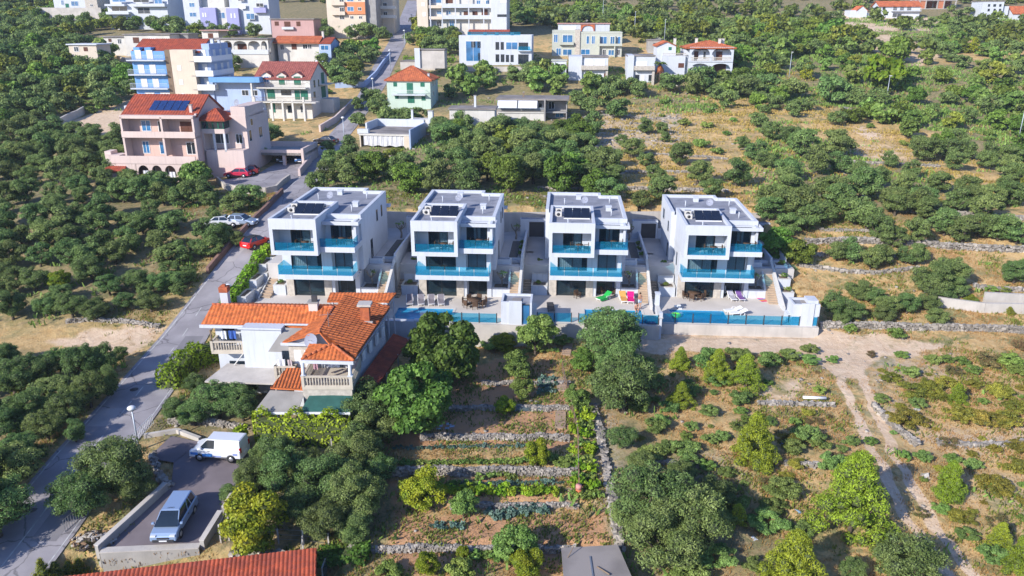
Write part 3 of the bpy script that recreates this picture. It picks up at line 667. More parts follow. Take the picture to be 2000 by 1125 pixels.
# ---------------------------------------------------------------- villas (local frame: u right, v back, z up; origin = front left corner of the projecting box)
def wallgrid(mb,fixed,a0,a1,z0,z1,th,holes,m,axis='u'):
    A=sorted({a0,a1,*[h[0] for h in holes],*[h[1] for h in holes]}); Z=sorted({z0,z1,*[h[2] for h in holes],*[h[3] for h in holes]})
    for i in range(len(A)-1):
        run=None
        for j in range(len(Z)-1):
            ca,cz=(A[i]+A[i+1])/2,(Z[j]+Z[j+1])/2
            if any(h[0]<ca<h[1] and h[2]<cz<h[3] for h in holes): continue
            if axis=='u': mb.box(A[i],fixed,Z[j],A[i+1],fixed+th,Z[j+1],m)
            else: mb.box(fixed,A[i],Z[j],fixed+th,A[i+1],Z[j+1],m)
def glazing(root,u0,u1,z0,z1,v,depth=.5,cur=(0,1),mull=2,inn=None,fr=None):
    """sliding window: frame > pane, curtain, with a dark room behind"""
    mb=MB(); t=.07; f=fr or framem
    mb.box(u0,v,z0,u0+t,v+.08,z1,f); mb.box(u1-t,v,z0,u1,v+.08,z1,f); mb.box(u0+t,v,z0,u1-t,v+.08,z0+t,f); mb.box(u0+t,v,z1-t,u1-t,v+.08,z1,f)
    for i in range(1,mull): x=u0+(u1-u0)*i/mull; mb.box(x-.04,v-.01,z0+t,x+.04,v+.09,z1-t,f)
    w=mb.build('window',root)
    MB().box(u0+t,v+.03,z0+t,u1-t,v+.045,z1-t,pane).build('pane',w)
    MB().box(u0,v+depth,z0,u1,v+depth+.02,z1,inn or interior).box(u0,v+.1,z0,u1,v+depth,z0+.03,wood).build('room',w)
    if cur:
        c=MB(); a,b=u0+(u1-u0)*cur[0]+.1,u0+(u1-u0)*cur[1]-.1; n=max(3,int((b-a)/.11))
        P=[(a+(b-a)*i/n, v+.22+.05*(i%2)) for i in range(n+1)]
        for i in range(n): c.add([(P[i][0],P[i][1],z0+.05),(P[i+1][0],P[i+1][1],z0+.05),(P[i+1][0],P[i+1][1],z1-.05),(P[i][0],P[i][1],z1-.05)],[(0,1,2,3)],curtain)
        c.build('curtain',w)
    return w
def railing(root,pts,z,h=1.0):
    g=MB()
    for (a,b),(c,d) in zip(pts[:-1],pts[1:]):
        L_=math.hypot(c-a,d-b); n=max(1,round(L_/1.6)); nx_,ny_=-(d-b)/L_*.008,(c-a)/L_*.008
        for i in range(n):
            t0,t1=(i+.006*n)/n,(i+1-.006*n)/n; x0,y0,x1,y1=a+(c-a)*t0,b+(d-b)*t0,a+(c-a)*t1,b+(d-b)*t1
            g.prism([(x0-nx_,y0-ny_),(x1-nx_,y1-ny_),(x1+nx_,y1+ny_),(x0+nx_,y0+ny_)],z,z+h,teal)
    return g.build('glass_railing',root)
def swin(root,ax,fix,a0,a1,z0,z1,side,g=darkglass,f=framem,t=.06,name='window'):
    """small closed window on a wall: frame proud of the wall with its pane"""
    mb=MB(); d0,d1=(fix-.03,fix+.05)
    if side<0: d0,d1=fix-.05,fix+.03
    def B(m,x0,x1,q0,q1,e0,e1,mm):
        if ax=='u': m.box(x0,e0,q0,x1,e1,q1,mm)
        else: m.box(e0,x0,q0,e1,x1,q1,mm)
    B(mb,a0,a0+t,z0,z1,d0,d1,f); B(mb,a1-t,a1,z0,z1,d0,d1,f); B(mb,a0+t,a1-t,z0,z0+t,d0,d1,f); B(mb,a0+t,a1-t,z1-t,z1,d0,d1,f)
    if a1-a0>1.0: m_=(a0+a1)/2; B(mb,m_-.03,m_+.03,z0+t,z1-t,d0,d1,f)
    w=mb.build(name,root); p=MB(); B(p,a0+t,a1-t,z0+t,z1-t,(d0+d1)/2-.012,(d0+d1)/2+.022,g); p.build('pane',w); return w
def make_villa():
    r=thing('villa','x','villa')
    m=MB()
    # ground floor
    wallgrid(m,3.2,0,5.05,-.02,2.65,.3,[(.85,4.2,-.02,2.35)],white)
    m.box(5.05,3.2,0,5.35,4.2,2.65,white)                     # return of the recess
    wallgrid(m,3.95,5.35,7.6,0,2.65,.3,[(5.45,7.5,0,2.3)],white)
    m.box(7.6,3.2,0,8.07,4.2,2.65,white)
    m.box(0,3.5,-1,.3,7.6,5.75,white); m.box(.3,5.2,0,8.07,5.4,5.7,white); m.box(7.77,4.2,-1,8.07,6,5.7,white)
    # first floor
    wallgrid(m,2.8,0,5.05,3.15,5.55,.3,[(.95,4.25,3.15,5.35)],white)
    m.box(0,3.1,3.15,.3,3.5,5.55,white); m.box(5.05,2.8,3.15,5.35,3.8,5.75,white)
    wallgrid(m,3.5,5.35,7.6,3.15,5.75,.3,[(5.45,7.5,3.15,5.4)],white)
    m.box(7.6,2.8,3.15,8.07,4.2,5.75,white)
    # projecting box
    wallgrid(m,0,0,4.88,5.55,9.35,.25,[(.36,4.5,6.0,8.25)],white)
    m.box(0,.25,5.55,.3,8.2,9.35,white); m.box(4.58,.25,5.55,4.88,8.2,9.35,white); m.box(.3,.25,5.55,4.58,8.2,5.98,white); m.box(.3,7.9,8.9,4.58,8.2,9.35,white)
    m.box(.3,.25,8.25,4.58,7.9,8.92,white)
    wallgrid(m,1.9,.3,4.58,5.98,8.25,.2,[(1.5,3.6,6.0,8.1)],white)
    # upper right room
    wallgrid(m,2.9,4.88,8.05,6.3,8.6,.25,[(5.45,7.7,6.3,8.5)],white); m.box(8.05,2.3,6.3,8.3,3.64,8.6,white)
    m.box(4.88,.6,5.75,8.52,3.64,6.3,white)
    # body
    B=[(-.577,7.6),(0,7.6),(0,8.2),(4.88,8.2),(4.88,3.64),(8.52,3.64),(8.52,15.42),(6.1,15.42),(6.1,16.93),(-.577,16.93)]
    m.prism(B,3.0,8.58,white); m.prism([(8.07,5.6),(8.50,5.6),(8.50,15.3),(-.55,15.3),(-.55,7.7),(0,7.7),(0,5.6)],-.5,2.99,white)
    def par(x0,y0,x1,y1,z0=8.58,z1=9.0): m.box(x0,y0,z0,x1,y1,z1,white)
    par(-.577,7.6,-.2,16.93);par(-.2,16.56,6.1,16.93);par(5.75,15.42,6.1,16.56);par(6.1,15.05,8.52,15.42);par(8.15,3.64,8.52,15.05);par(4.88,3.64,8.15,4.0)
    m.box(7.6,15.42,7.0,8.9,16.1,7.3,white)
    m.build('wall',r)
    s=MB(); s.box(.1,.86,2.65,8.07,3.2,3.15,white); s.build('balcony',r)
    railing(r,[(.16,3.1),(.16,.93),(8.0,.93),(8.0,3.1)],3.15)
    railing(r,[(.36,.12),(4.5,.12)],6.0,.85); railing(r,[(4.92,.67),(8.45,.67),(8.45,2.25)],6.3,.9)
    c=MB().box(4.9,2.0,8.3,8.6,3.62,8.42,white).box(4.9,1.9,8.28,8.7,2.0,8.66,white).box(8.6,2.0,8.28,8.7,3.62,8.66,white); c.build('canopy',r)
    MB().box(.05,3.12,0,.86,3.2,2.65,stoneclad).build('stone_column',r); MB().box(4.2,3.12,0,5.0,3.2,2.65,stoneclad).build('stone_column',r)
    MB().prism([(-.2,7.9),(-.2,8.2),(4.88,8.2),(4.88,4.0),(8.15,4.0),(8.15,15.05),(5.75,15.05),(5.75,16.56),(-.2,16.56)],8.58,8.66,roofgrey).build('roof',r)
    MB().box(.3,.27,8.92,4.58,7.9,8.99,roofgrey).build('box_roof',r)
    glazing(r,.85,4.2,0,2.35,3.3,1.2,None,2); glazing(r,5.45,7.5,0,2.3,4.0,1.0,None,2,brownin)
    glazing(r,.95,4.25,3.15,5.35,2.9,1.6,(.02,.85),2); glazing(r,5.45,7.5,3.15,5.4,3.55,1.2,(.45,1),2)
    glazing(r,1.5,3.6,6.0,8.1,1.95,1.4,(.5,1),2); glazing(r,5.45,7.7,6.3,8.5,2.95,.6,(.3,.7),2)
    # right and left walls' openings
    for a,b in((10.2,10.75),(12.5,13.0)): swin(r,'v',8.52,a,b,6.6,7.9,1)
    swin(r,'v',8.50,7.0,7.9,3.02,5.3,1,name='side_door')
    swin(r,'v',-.577,9.0,9.7,6.2,7.4,-1,blueglass); swin(r,'v',-.577,13.5,14.6,6.6,7.8,-1,blueglass); swin(r,'v',-.577,8.6,9.2,3.2,4.8,-1,blueglass); swin(r,'v',0,4.5,5.0,3.4,4.9,-1,blueglass)
    # roof things
    for a,b in((3.0,14.2),(6.4,8.4)): MB().box(a,b,8.66,a+.6,b+.6,9.15,white).box(a-.06,b-.06,9.15,a+.66,b+.66,9.25,white).build('chimney',r)
    for a,b in((1.6,11.5),(7.0,12.4),(6.9,6.2),(2.0,1.3)):
        MB().tube((a,b,8.6),(a,b,9.35),.06,.06,white,8).tube((a,b,9.35),(a,b,9.42),.11,.11,white,8).build('vent_pipe',r)
    for i in range(3):
        p=MB(); u=1.55+i*.96; p.add([(u,3.2,9.08),(u+.9,3.2,9.08),(u+.9,4.9,9.85),(u,4.9,9.85),(u,3.2,9.0),(u+.9,3.2,9.0),(u+.9,4.95,9.77),(u,4.95,9.77)],[(0,1,2,3),(7,6,5,4),(0,4,5,1),(2,6,7,3),(1,5,6,2),(0,3,7,4)],panelm)
        p.box(u-.03,3.12,9.0,u+.93,3.2,9.12,whiteframe); p.tube((u+.1,4.85,8.98),(u+.1,4.85,9.8),.03,.03,metal); p.tube((u+.8,4.85,8.98),(u+.8,4.85,9.8),.03,.03,metal)
        p.build('solar_panel',r)
    MB().box(.6,5.2,8.99,1.3,5.6,9.7,offw).box(.6,5.2,9.7,1.3,5.6,9.73,metal).tube((.95,5.19,9.35),(.95,5.17,9.35),.24,.24,framem,12).build('air_conditioner',r)
    MB().box(.55,4.2,8.99,1.3,4.6,9.5,offw).tube((.92,4.19,9.25),(.92,4.17,9.25),.18,.18,framem,12).build('air_conditioner',r)
    MB().tube((1.5,5.6,9.45),(4.3,5.6,9.45),.17,.17,metal,8).tube((1.7,5.6,8.99),(1.7,5.6,9.45),.03,.03,metal).tube((4.1,5.6,8.99),(4.1,5.6,9.45),.03,.03,metal).build('water_pipe',r)
    d=MB(); d.tube((3.9,8.7,8.66),(3.9,8.7,9.9),.04,.04,metal)
    n=14; c=Vector((3.9,8.5,9.95)); nrm=Vector((-.35,-.85,.40)).normalized(); a=nrm.orthogonal().normalized(); b=nrm.cross(a); vs=[c-nrm*.12]
    for k_,q in((.5,.10),(1,0)):
        for i in range(n): t=6.283*i/n; vs.append(c-nrm*q*(.9 if k_<1 else 0)+(a*math.cos(t)+b*math.sin(t))*.42*k_)
    fs=[(0,1+i,1+(i+1)%n) for i in range(n)]+[(1+i,1+n+i,1+n+(i+1)%n,1+(i+1)%n) for i in range(n)]
    d.add(vs,fs,dishm,True); d.tube(c-nrm*.1,c+nrm*.5,.02,.02,metal); d.build('satellite_dish',r)
    return r
VL=['white modern villa beside the road, leftmost of the four, behind the orange roofed house','white modern villa with four white loungers on its terrace, second from the road',
    'white modern villa with green, striped and pink loungers on its terrace','white modern villa at the right end of the row, beside the bbq hut']
vp=make_villa(); ROOTS=[]
for i,(x,y,z) in enumerate(VILLA):
    o=vp if i==0 else copy_tree(vp); o.location=(x,y,z); o.rotation_euler=(0,0,YAW); tag(o,VL[i],'villa','four white modern villas in a row'); ROOTS.append(o)
def vloc(i,u,v,z=0):
    x,y,zz=VILLA[i]; return Vector((x+u*CU-v*SU,y+u*SU+v*CU,zz+z))
def vthing(i,name,label,cat,u=0,v=0,z=0,group=None,rz=0): return thing(name,label,cat,vloc(i,u,v,z),YAW+rz,group)
for o in ROOTS[1].children:
    if o.name.startswith('window'):
        for c in list(o.children):
            if c.name.startswith('curtain') and c.bound_box[0][2]<5 and c.bound_box[0][0]<3: bpy.data.objects.remove(c)
NM=['first villa','second villa','third villa','last villa']
# ---------------------------------------------------------------- terraces, stairs, planters
FRONTY=[None]*4
def vf(i,u,yw):  # v at which the terrace meets world line y=yw
    x,y,z=VILLA[i]; return (yw-y-u*SU)/CU
def terr():
    Tm={0:(-2.7,12.0,-6.8),1:(-2.6,11.6,-4.3),2:(-3.2,11.6,-6.2),3:(-3.2,14.3,-6.7)}
    for i,(u0,u1,vv) in Tm.items():
        x,y,z=VILLA[i]; m=MB()
        m.box(u0,vv,-4.2,u1,3.2,0,paving)
        o=m.build('terrace'); o.location=VILLA[i]; o.rotation_euler=(0,0,YAW); struct(o)
        m=MB(); m.box(u0-.0,5.4,-4.0,u1,21,3.02,pavegrey); o=m.build('upper_yard'); o.location=(x,y,z); o.rotation_euler=(0,0,YAW); struct(o)
    return Tm
VF=[-4.8,-4.5,-4.95,-4.95]; U0=[-2.7,-2.7,-3.2,-3.2]; U1=[11.6,12.9,11.6,13.6]
water=mat('pool_water',(.005,.20,.42),.06,col2=(.008,.30,.52),vscale=.7,bump=.12,bscale=3.5,spec=.6)
pooltile=mat('pool_tile',(.06,.34,.55),.4,.2,6)
POOL={1:(-1.5,4.4,-4.3,-.75),2:(4.0,10.1,-4.7,-.95),3:(-1.3,4.6,-4.7,-1.05),0:(-1.5,4.4,-4.6,-1.0)}
def vbuild(mb,name,i,st=True):
    o=mb.build(name); o.location=VILLA[i]; o.rotation_euler=(0,0,YAW); return struct(o) if st else o
for i in range(4):
    a,b,c,d=POOL[i]; m=MB(); f=VF[i]; u0,u1=U0[i],U1[i]
    um=min(u1,11.36) if i<3 else u1
    for q in ((u0,f,a,5.3),(a,d,b,5.3),(b,f,um,5.3),(a,f,b,c),(um,f,u1,-1.9)):
        if q[2]-q[0]>.01 and q[3]-q[1]>.01: m.box(q[0],q[1],-.35,q[2],q[3],0,paving)
    vbuild(m,'terrace',i)
    m=MB(); m.box(u0,5.3,-4.0,um,21,2.96,pavegrey); vbuild(m,'upper_yard',i)
    m=MB(); m.box(a-.0,c,-1.0,b,d,-.9,pooltile); m.box(a,c,-.9,a+.04,d,-.02,pooltile); m.box(b-.04,c,-.9,b,d,-.02,pooltile); m.box(a+.04,c,-.9,b-.04,c+.04,-.02,pooltile); m.box(a+.04,d-.04,-.9,b-.04,d,-.02,pooltile)
    for k_ in range(3): m.box(b-.04-.35*(k_+1),c+.05,-.9,b-.04-.35*k_,d-.05,-.25-.2*k_,pooltile)
    m.box(a-.25,d,.004,b+.25,d+.25,.03,offw); m.box(b,c,.004,b+.25,d,.03,offw); m.box(a-.25,c,.004,a,d,.03,offw)
    p=vbuild(m,'swimming_pool',i,False); tag(p,'blue swimming pool on the terrace of the '+NM[i],'swimming pool','villa swimming pools')
    w=MB().box(a+.045,c+.045,-.16,b-.045,d-.045,-.10,water).build('water',p)
    # front retaining wall
    m=MB(); m.box(u0,f-.3,-3.6,u1,f-.004,-.02,palecon); m.box(u0,f+.0,-3.6,u1,f+.2,-.36,concrete)
    if i==1: m.box(-1.9,f-.9,-3.5,1.9,f-.31,.35,white); m.box(1.0,f-.9,.35,1.9,f-.31,.45,white)
    if i==3: m.box(13.3,f-.02,-3.6,13.58,5.0,-.02,white)
    p=vbuild(m,'retaining_wall',i,False); tag(p,'pale concrete retaining wall below the pool of the '+NM[i],'retaining wall','pool retaining walls')
    # glass fence along the front
    spans={0:[(a-.5,11.2)],1:[(2.2,9.3)],2:[(-1.0,2.55),(3.3,11.5)],3:[(-3.0,13.5)]}[i]
    for n_,(s0,s1) in enumerate(spans):
        t=vthing(i,'glass_fence','teal glass fence with dark posts, '+NM[i]+' terrace'+(', left of the gap' if i==2 and n_==0 else ', by the pool' if i==2 else ''),'fence',s0,f+.1,0,'pool fences')
        L_=s1-s0; k=max(1,round(L_/1.75))
        for j in range(k+1): MB().box(L_*j/k-.05,-.06,0,L_*j/k+.05,.05,1.06,darkmetal).build('post',t)
        for j in range(k): MB().box(L_*j/k+.05,-.012,.05,L_*(j+1)/k-.05,.012,1.0,teal).build('glass_panel',t)
def stairs(i,u0,u1,v0,v1,z0,z1,n,label,cheeks=()):
    t=vthing(i,'stone_stairs',label,'stairs',u0,v0,0,'garden stairs'); m=MB()
    for k in range(n):
        a,b=(v1-v0)*k/n,(v1-v0)*(k+1)/n; z=z0+(z1-z0)*(k+1)/n
        m.box(0,a,z0-.6,u1-u0,b,z-.05,steps); m.box(-.0,a-.04,z-.05,u1-u0,b,z,steps)
    m.build('steps',t)
    for (c0,c1,va,vb,za,zb) in cheeks:
        m=MB(); m.prism([(c0-u0,va-v0),(c1-u0,va-v0),(c1-u0,vb-v0),(c0-u0,vb-v0)],[z0-.6]*4,[za,za,zb,zb],white)
        m.prism([(c0-u0-.02,va-v0),(c1-u0+.02,va-v0),(c1-u0+.02,vb-v0),(c0-u0-.02,vb-v0)],[za+.002,za+.002,zb+.002,zb+.002],[za+.05,za+.05,zb+.05,zb+.05],offw).build('side_wall',t)
    return t
def planter(i,u0,u1,v0,v1,z0,z1,label):
    t=vthing(i,'planter',label,'planter',u0,v0,0,'white garden planters'); a,b=u1-u0,v1-v0; m=MB()
    m.box(0,0,z0,a,.18,z1,white);m.box(0,b-.18,z0,a,b,z1,white);m.box(0,.18,z0,.18,b-.18,z1,white);m.box(a-.18,.18,z0,a,b-.18,z1,white)
    m.build('wall',t); m=MB(); m.box(-.03,-.03,z1,a+.03,.2,z1+.05,offw).box(-.03,b-.2,z1,a+.03,b+.03,z1+.05,offw).box(-.03,.2,z1,.2,b-.2,z1+.05,offw).box(a-.2,.2,z1,a+.03,b-.2,z1+.05,offw).build('coping',t)
    MB().box(.18,.18,z0,a-.18,b-.18,z1-.06,soilm).build('soil',t); return t
def vplant(kind,i,u,v,z,r,lab,stretch=None):
    p=vloc(i,u,v,z); return plant(kind,p.x,p.y,r,z=p.z,lab=lab,stretch=stretch)
def bare_tree(x,y,z,h,label,seed):
    g=random.Random(seed); m=MB(); t=thing('pruned_tree',label,'tree',(x,y,z),0,'bare pruned trees')
    m.path([(0,0,-.1),(.08,0,h*.3),(-.05,.05,h*.55)],[.13,.11,.10],palebark,7); m.build('trunk',t)
    for k in range(5):
        a=k*1.26+g.uniform(-.3,.3); m=MB(); e=(h*.28*math.cos(a),h*.28*math.sin(a),h*g.uniform(.75,.9)); e2=(h*.34*math.cos(a),h*.34*math.sin(a),h*g.uniform(.95,1.1))
        m.path([(-.05,.05,h*.52),e,e2],[.08,.06,.05],palebark,6); m.build('branch',t)
    cm=crown_mesh('tuft',seed,.5,(h*.8,h*1.15),4,60,.09,LM['bush'],'round'); link(bpy.data.objects.new('leaves',cm),t)
for i in range(4):
    n=NM[i]
    planter(i,8.1,10.0,3.3,5.2,-.3,1.0,'white planter with a small pruned tree right of the '+n)
    bare_tree(*vloc(i,9.1,4.3,.9),1.7,'little bare pruned tree in the white planter right of the '+n,i)
    stairs(i,10.1,11.1,1.4,6.6,0,2.96,17,'pale stone stairs right of the '+n+', down to its terrace',[(11.12,11.36,-.6,6.6,.3,3.45),(9.9,10.08,3.2,6.6,1.1,3.5)])
    m=MB().box(8.55,5.9,2.0,10.05,6.08,3.5,white).box(8.5,7.6,2.9,11.1,7.75,3.2,white).box(11.12,6.62,2.0,11.36,17.5,3.9,white).build('wall'); m.location=VILLA[i]; m.rotation_euler=(0,0,YAW); tag(m,'low white garden wall of the side yard right of the '+n,'wall','side yard walls')
    m=MB().box(9.5,8.4,2.965,10.7,15.4,3.0,offw).box(9.6,8.5,3.0,10.6,15.3,3.03,mat('dark_gravel',(.16,.15,.14),.95,.4,8)); vbuild(m,'gravel_bed',i)
    for k,v in enumerate((9.6,12.0,14.2)): vplant('shrub',i,10.9 if k<3 else 10.1,v,3.0,.42,'small round bush in the side yard of the '+n+', '+['closest to the stairs','in the middle','closest to the gate'][k],1.3)
    t=vthing(i,'entrance_portal','white entrance portal with dark gate behind the side yard of the '+n,'gate',10.4,17.5,2.96,'entrance portals')
    MB().box(0,0,0,1.1,.3,2.3,white).box(1.1,0,2.0,3.2,.9,2.3,white).box(3.0,0,0,3.2,.3,2.0,white).box(0,.3,2.05,1.1,.9,2.3,white).box(.1,.1,2.3,3.1,.8,2.32,roofgrey).build('wall',t)
    MB().box(1.12,.1,.02,2.98,.16,1.9,darkmetal).build('gate_leaf',t)
    MB().box(3.25,0,0,5.4 if i<3 else 4.2,.2,1.3,white).build('side_panel',t)
    # left side
    dl=.5 if i==0 else 0
    stairs(i,-3.1+dl,-2.05+dl,2.2,10.6,0,2.96,18,'long pale stone stairs left of the '+n+', up to its back yard',[(-3.2+dl,-3.12+dl,1.8,10.6,.1,3.1)])
    for k,(v0,v1,z1) in enumerate(((3.2,4.9,1.1),(4.95,6.4,1.95),(6.45,7.9,2.8))):
        planter(i,-2.0+dl,-.15 if k<2 else -.7,v0,v1,-.3,z1,['lowest','middle','highest'][k]+' of the stepped white planters left of the '+n)
        vplant('shrub' if k!=1 else 'broom_bush',i,-1.2+dl/2,(v0+v1)/2,z1-.06,.42,'small green shrub in the '+['lowest','middle','highest'][k]+' planter left of the '+n,1.2)
    for k in range(3):
        planter(i,-3.95+dl,-3.4+dl,2.6+2.7*k,5.2+2.7*k,-.3,[.7,1.7,2.7][k],['lowest','middle','highest'][k]+' narrow planter strip beside the long stairs left of the '+n)
    for k in range(7): vplant('shrub',i,-3.67+dl,8.3+k*.95,3.0,.3,'small dark bush in the planted strip left of the '+n+', '+['first','second','third','fourth','fifth','sixth','seventh'][k]+' from the stairs',1.3)
    m=MB().box(-3.95+dl,8.0,2.97,-3.4+dl,15.5,3.1,soilm); vbuild(m,'planting_strip',i)
    p=vloc(i,9.9,16.4,3.0)
    if i<3: bare_tree(p.x,p.y,p.z,1.8,'bare pruned tree in the paved yard behind the side yard of the '+n,i+7)
# gap dividers down to the pool front
for i in (1,2):
    m=MB(); m.box(U1[i]+.0,VF[i],-3.4,U1[i]+(.25),-.62,.75,white).box(U1[i]-.1,VF[i]-.1,.75,U1[i]+.35,-.62,.82,offw)
    if i==2: m.box(U1[i]-.1,-1.5,.83,U1[i]+.35,-.9,2.1,white).box(U1[i]-.16,-1.56,2.1,U1[i]+.41,-.84,2.2,white).box(U1[i]-.05,VF[i]+.0,.83,U1[i]+.3,VF[i]+.5,1.3,white)
    o=vbuild(m,'divider_wall',i,False); tag(o,'white divider wall between the terraces of the '+NM[i]+' and the next one','wall','terrace divider walls')
m=MB().box(11.7,-1.2,-.2,12.0,-.8,1.6,white).box(11.62,-1.28,1.6,12.08,-.72,1.7,offw); o=vbuild(m,'gate_post',0,False); tag(o,'white gate post beyond the orange roof, at the villa beside the road','gate post')
# pool huts
def hut(i,u0,v0,label,mirror=False):
    t=vthing(i,'pool_hut',label,'hut',u0,v0,0,'white pool huts'); m=MB(); w,d,h=(2.7 if mirror else 3.1),(2.2 if mirror else 2.6),2.35
    m.box(0,0,-.7,1.9 if not mirror else w,.25,h,white)
    m.box(0,.25,0,.2,d,h,white); m.box(.2,d-.2,0,w,d,h,white); m.box(w-.2,.0 if not mirror else .25,0,w,d-.2,h,white)
    m.box(.8,-.12,-.7,2.1,0,h+.15,white)
    m.build('wall',t); MB().box(.2,.25,h-.3,w-.2,d-.2,h-.22,roofgrey).box(1.1,.6,h-.22,2.0,1.6,h-.1,flatroof).build('roof',t)
    if not mirror: MB().box(2.1,.05,0,2.85,.1,2.0,blueglass).build('door',t)
    else:
        MB().box(1.5,.3,h-.22,2.55,1.8,h+.35,white).build('roof_box',t); MB().box(-.35,.6,.9,-.0,1.9,1.0,white).box(-.32,.6,0,-.25,1.9,.9,white).build('counter',t)
    return t
hut(1,9.75,-4.55,'white pool hut with open grey roof between the second and third villa terraces')
hut(3,10.9,-4.8,'white pool hut with outdoor counter at the right end of the villa terraces',True)
# long back wall and yard behind the villas
pts=[vloc(0,-3.4,20.6),vloc(0,13.6,21.0),vloc(1,13.8,20.9),vloc(2,14.2,20.9),vloc(3,14.6,21)]
tops=[5.3,4.95,4.6,4.2,3.7]
t=thing('back_wall','long pale wall closing the yards behind the four villas','wall',(0,0,0))
for k in range(4):
    a,b=pts[k],pts[k+1]; d=(b-a).normalized(); n_=Vector((-d.y,d.x,0))*.3
    MB().prism([a[:2],b[:2],(b+n_)[:2],(a+n_)[:2]],[-.5,-.5,-.5,-.5],[tops[k],tops[k+1],tops[k+1],tops[k]],palecon).build('wall_section',t)
# right flank of the last villa
for k,(v0,v1,z1) in enumerate(((2.0,3.7,1.2),(3.8,5.6,2.2),(5.7,7.4,3.2))):
    planter(3,11.5,12.9,v0,v1,-3,z1,['lowest','middle','highest'][k]+' white planter on the right flank of the last villa'); vplant('shrub',3,12.4,(v0+v1)/2,z1-.06,.5,['lowest','middle','highest'][k]+' planter bush on the right flank of the last villa',1.2)
m=MB().box(8.52,7.6,-.5,13.2,12.5,2.97,pavegrey).box(13.0,7.5,2.9,13.2,12.5,3.7,white).box(10.5,12.4,2.9,13.2,12.6,3.7,white).box(8.9,7.4,2.9,13.2,7.6,3.3,white); o=vbuild(m,'wall',3,False); tag(o,'white walled side yard on the right of the last villa','wall')
# left flank of the first villa: narrow planters stepping down to the road
for k in range(4):
    planter(0,-4.3,-3.3,-3.0+k*3.1,-.4+k*3.1,-3,[.1,.8,1.6,2.4][k],['lowest','second','third','topmost'][k]+' hedge planter between the road and the first villa')
# ---------------------------------------------------------------- tiled roofs as real ribbed surfaces
def tiles(mb,P,up,m,pitch=.34,amp=.045,row=.42,lift=0,m2=None):
    """ribbed tiles over the convex planar polygon P (3D); up = direction of the slope's rise (3D)"""
    P=[Vector(p) for p in P]; nrm=Vector((0,0,0))
    for i in range(len(P)): nrm+=P[i].cross(P[(i+1)%len(P)])
    nrm.normalize(); nrm=nrm if nrm.z>0 else -nrm
    up=Vector(up); up=(up-nrm*up.dot(nrm)).normalized(); cr=up.cross(nrm).normalized(); o=P[0]
    Q=[((p-o).dot(cr),(p-o).dot(up)) for p in P]; c0=min(q[0] for q in Q); c1=max(q[0] for q in Q)
    def span(c):
        s=[]
        for i in range(len(Q)):
            (a,b),(d,e)=Q[i],Q[(i+1)%len(Q)]
            if (a-c)*(d-c)<=0 and abs(a-d)>1e-9: s.append(b+(e-b)*(c-a)/(d-a))
        return (min(s),max(s)) if len(s)>1 else None
    n=max(1,int(round((c1-c0)/pitch))); sub=4; prev=None
    for k in range(n*sub+1):
        c=c0+(c1-c0)*k/(n*sub); c=min(max(c,c0+1e-4),c1-1e-4); sp=span(c)
        if sp is None: prev=None; continue
        h=amp*(1,.62,0,.62)[k%sub]+lift; col=[]
        s0,s1=sp; nr=max(1,int((s1-s0)/row)+1)
        ss=[s0+(s1-s0)*j/nr for j in range(nr+1)]
        col=[o+cr*c+up*s+nrm*(h+.0) for s in ss]
        if prev:
            a,b=prev,col; na,nb_=len(a),len(b)
            if na==nb_:
                vs=[];fs=[]
                for j in range(na-1):
                    e0=nrm*.028; q=len(vs); vs+=[a[j]+e0,b[j]+e0,b[j+1],a[j+1]]; fs.append((q,q+1,q+2,q+3))
                    if j: fs.append((q-1,q-2,q+1,q))
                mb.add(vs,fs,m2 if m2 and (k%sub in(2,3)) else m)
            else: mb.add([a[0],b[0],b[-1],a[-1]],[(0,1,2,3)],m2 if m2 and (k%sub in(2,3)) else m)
        prev=col
def slab(mb,P,th,m):
    P=[Vector(p) for p in P]; n=len(P); mb.add(P+[p-Vector((0,0,th)) for p in P],[tuple(range(n)),tuple(range(n,2*n))[::-1]]+[(i,(i+1)%n,n+(i+1)%n,n+i) for i in range(n)],m)
def ridge(mb,a,b,m,r=.11):
    a=Vector(a);b=Vector(b);L_=(b-a).length;n=max(1,int(L_/.42))
    for i in range(n): mb.tube(a+(b-a)*i/n,a+(b-a)*(i+1.08)/n,r*1.15,r*.92,m,7)
def baluster(t,pts,z,h=.95,name='balustrade',sp=.22):
    m=MB()
    for (a,b),(c,d) in zip(pts[:-1],pts[1:]):
        L_=math.hypot(c-a,d-b); ang=math.atan2(d-b,c-a); m.M=Matrix.Translation((a,b,z))@Matrix.Rotation(ang,4,'Z')
        m.box(0,-.09,0,L_,.09,.12,balum); m.box(0,-.1,h-.12,L_,.1,h,balum); n=int(L_/sp)
        for i in range(n): x=L_*(i+.5)/n; m.tube((x,0,.12),(x,0,h*.45),.05,.075,balum,6,False); m.tube((x,0,h*.45),(x,0,h-.12),.075,.045,balum,6,False)
        for x in (0,L_): m.box(x-.11,-.12,0,x+.11,.12,h+.04,balum)
    m.M=None; return m.build(name,t)
# ---------------------------------------------------------------- the orange-roofed house in the foreground
T=thing('tiled_house','white house with big orange tiled roof and stone balconies below the first villa','house',(-20,60,-3.6))
o=Vector((-20,60,-3.6))
def q(x,y,z): return (x-o.x,y-o.y,z-o.z)
EZ,RZ=2.45,3.55
def sh(P): return [q(*p) for p in P]
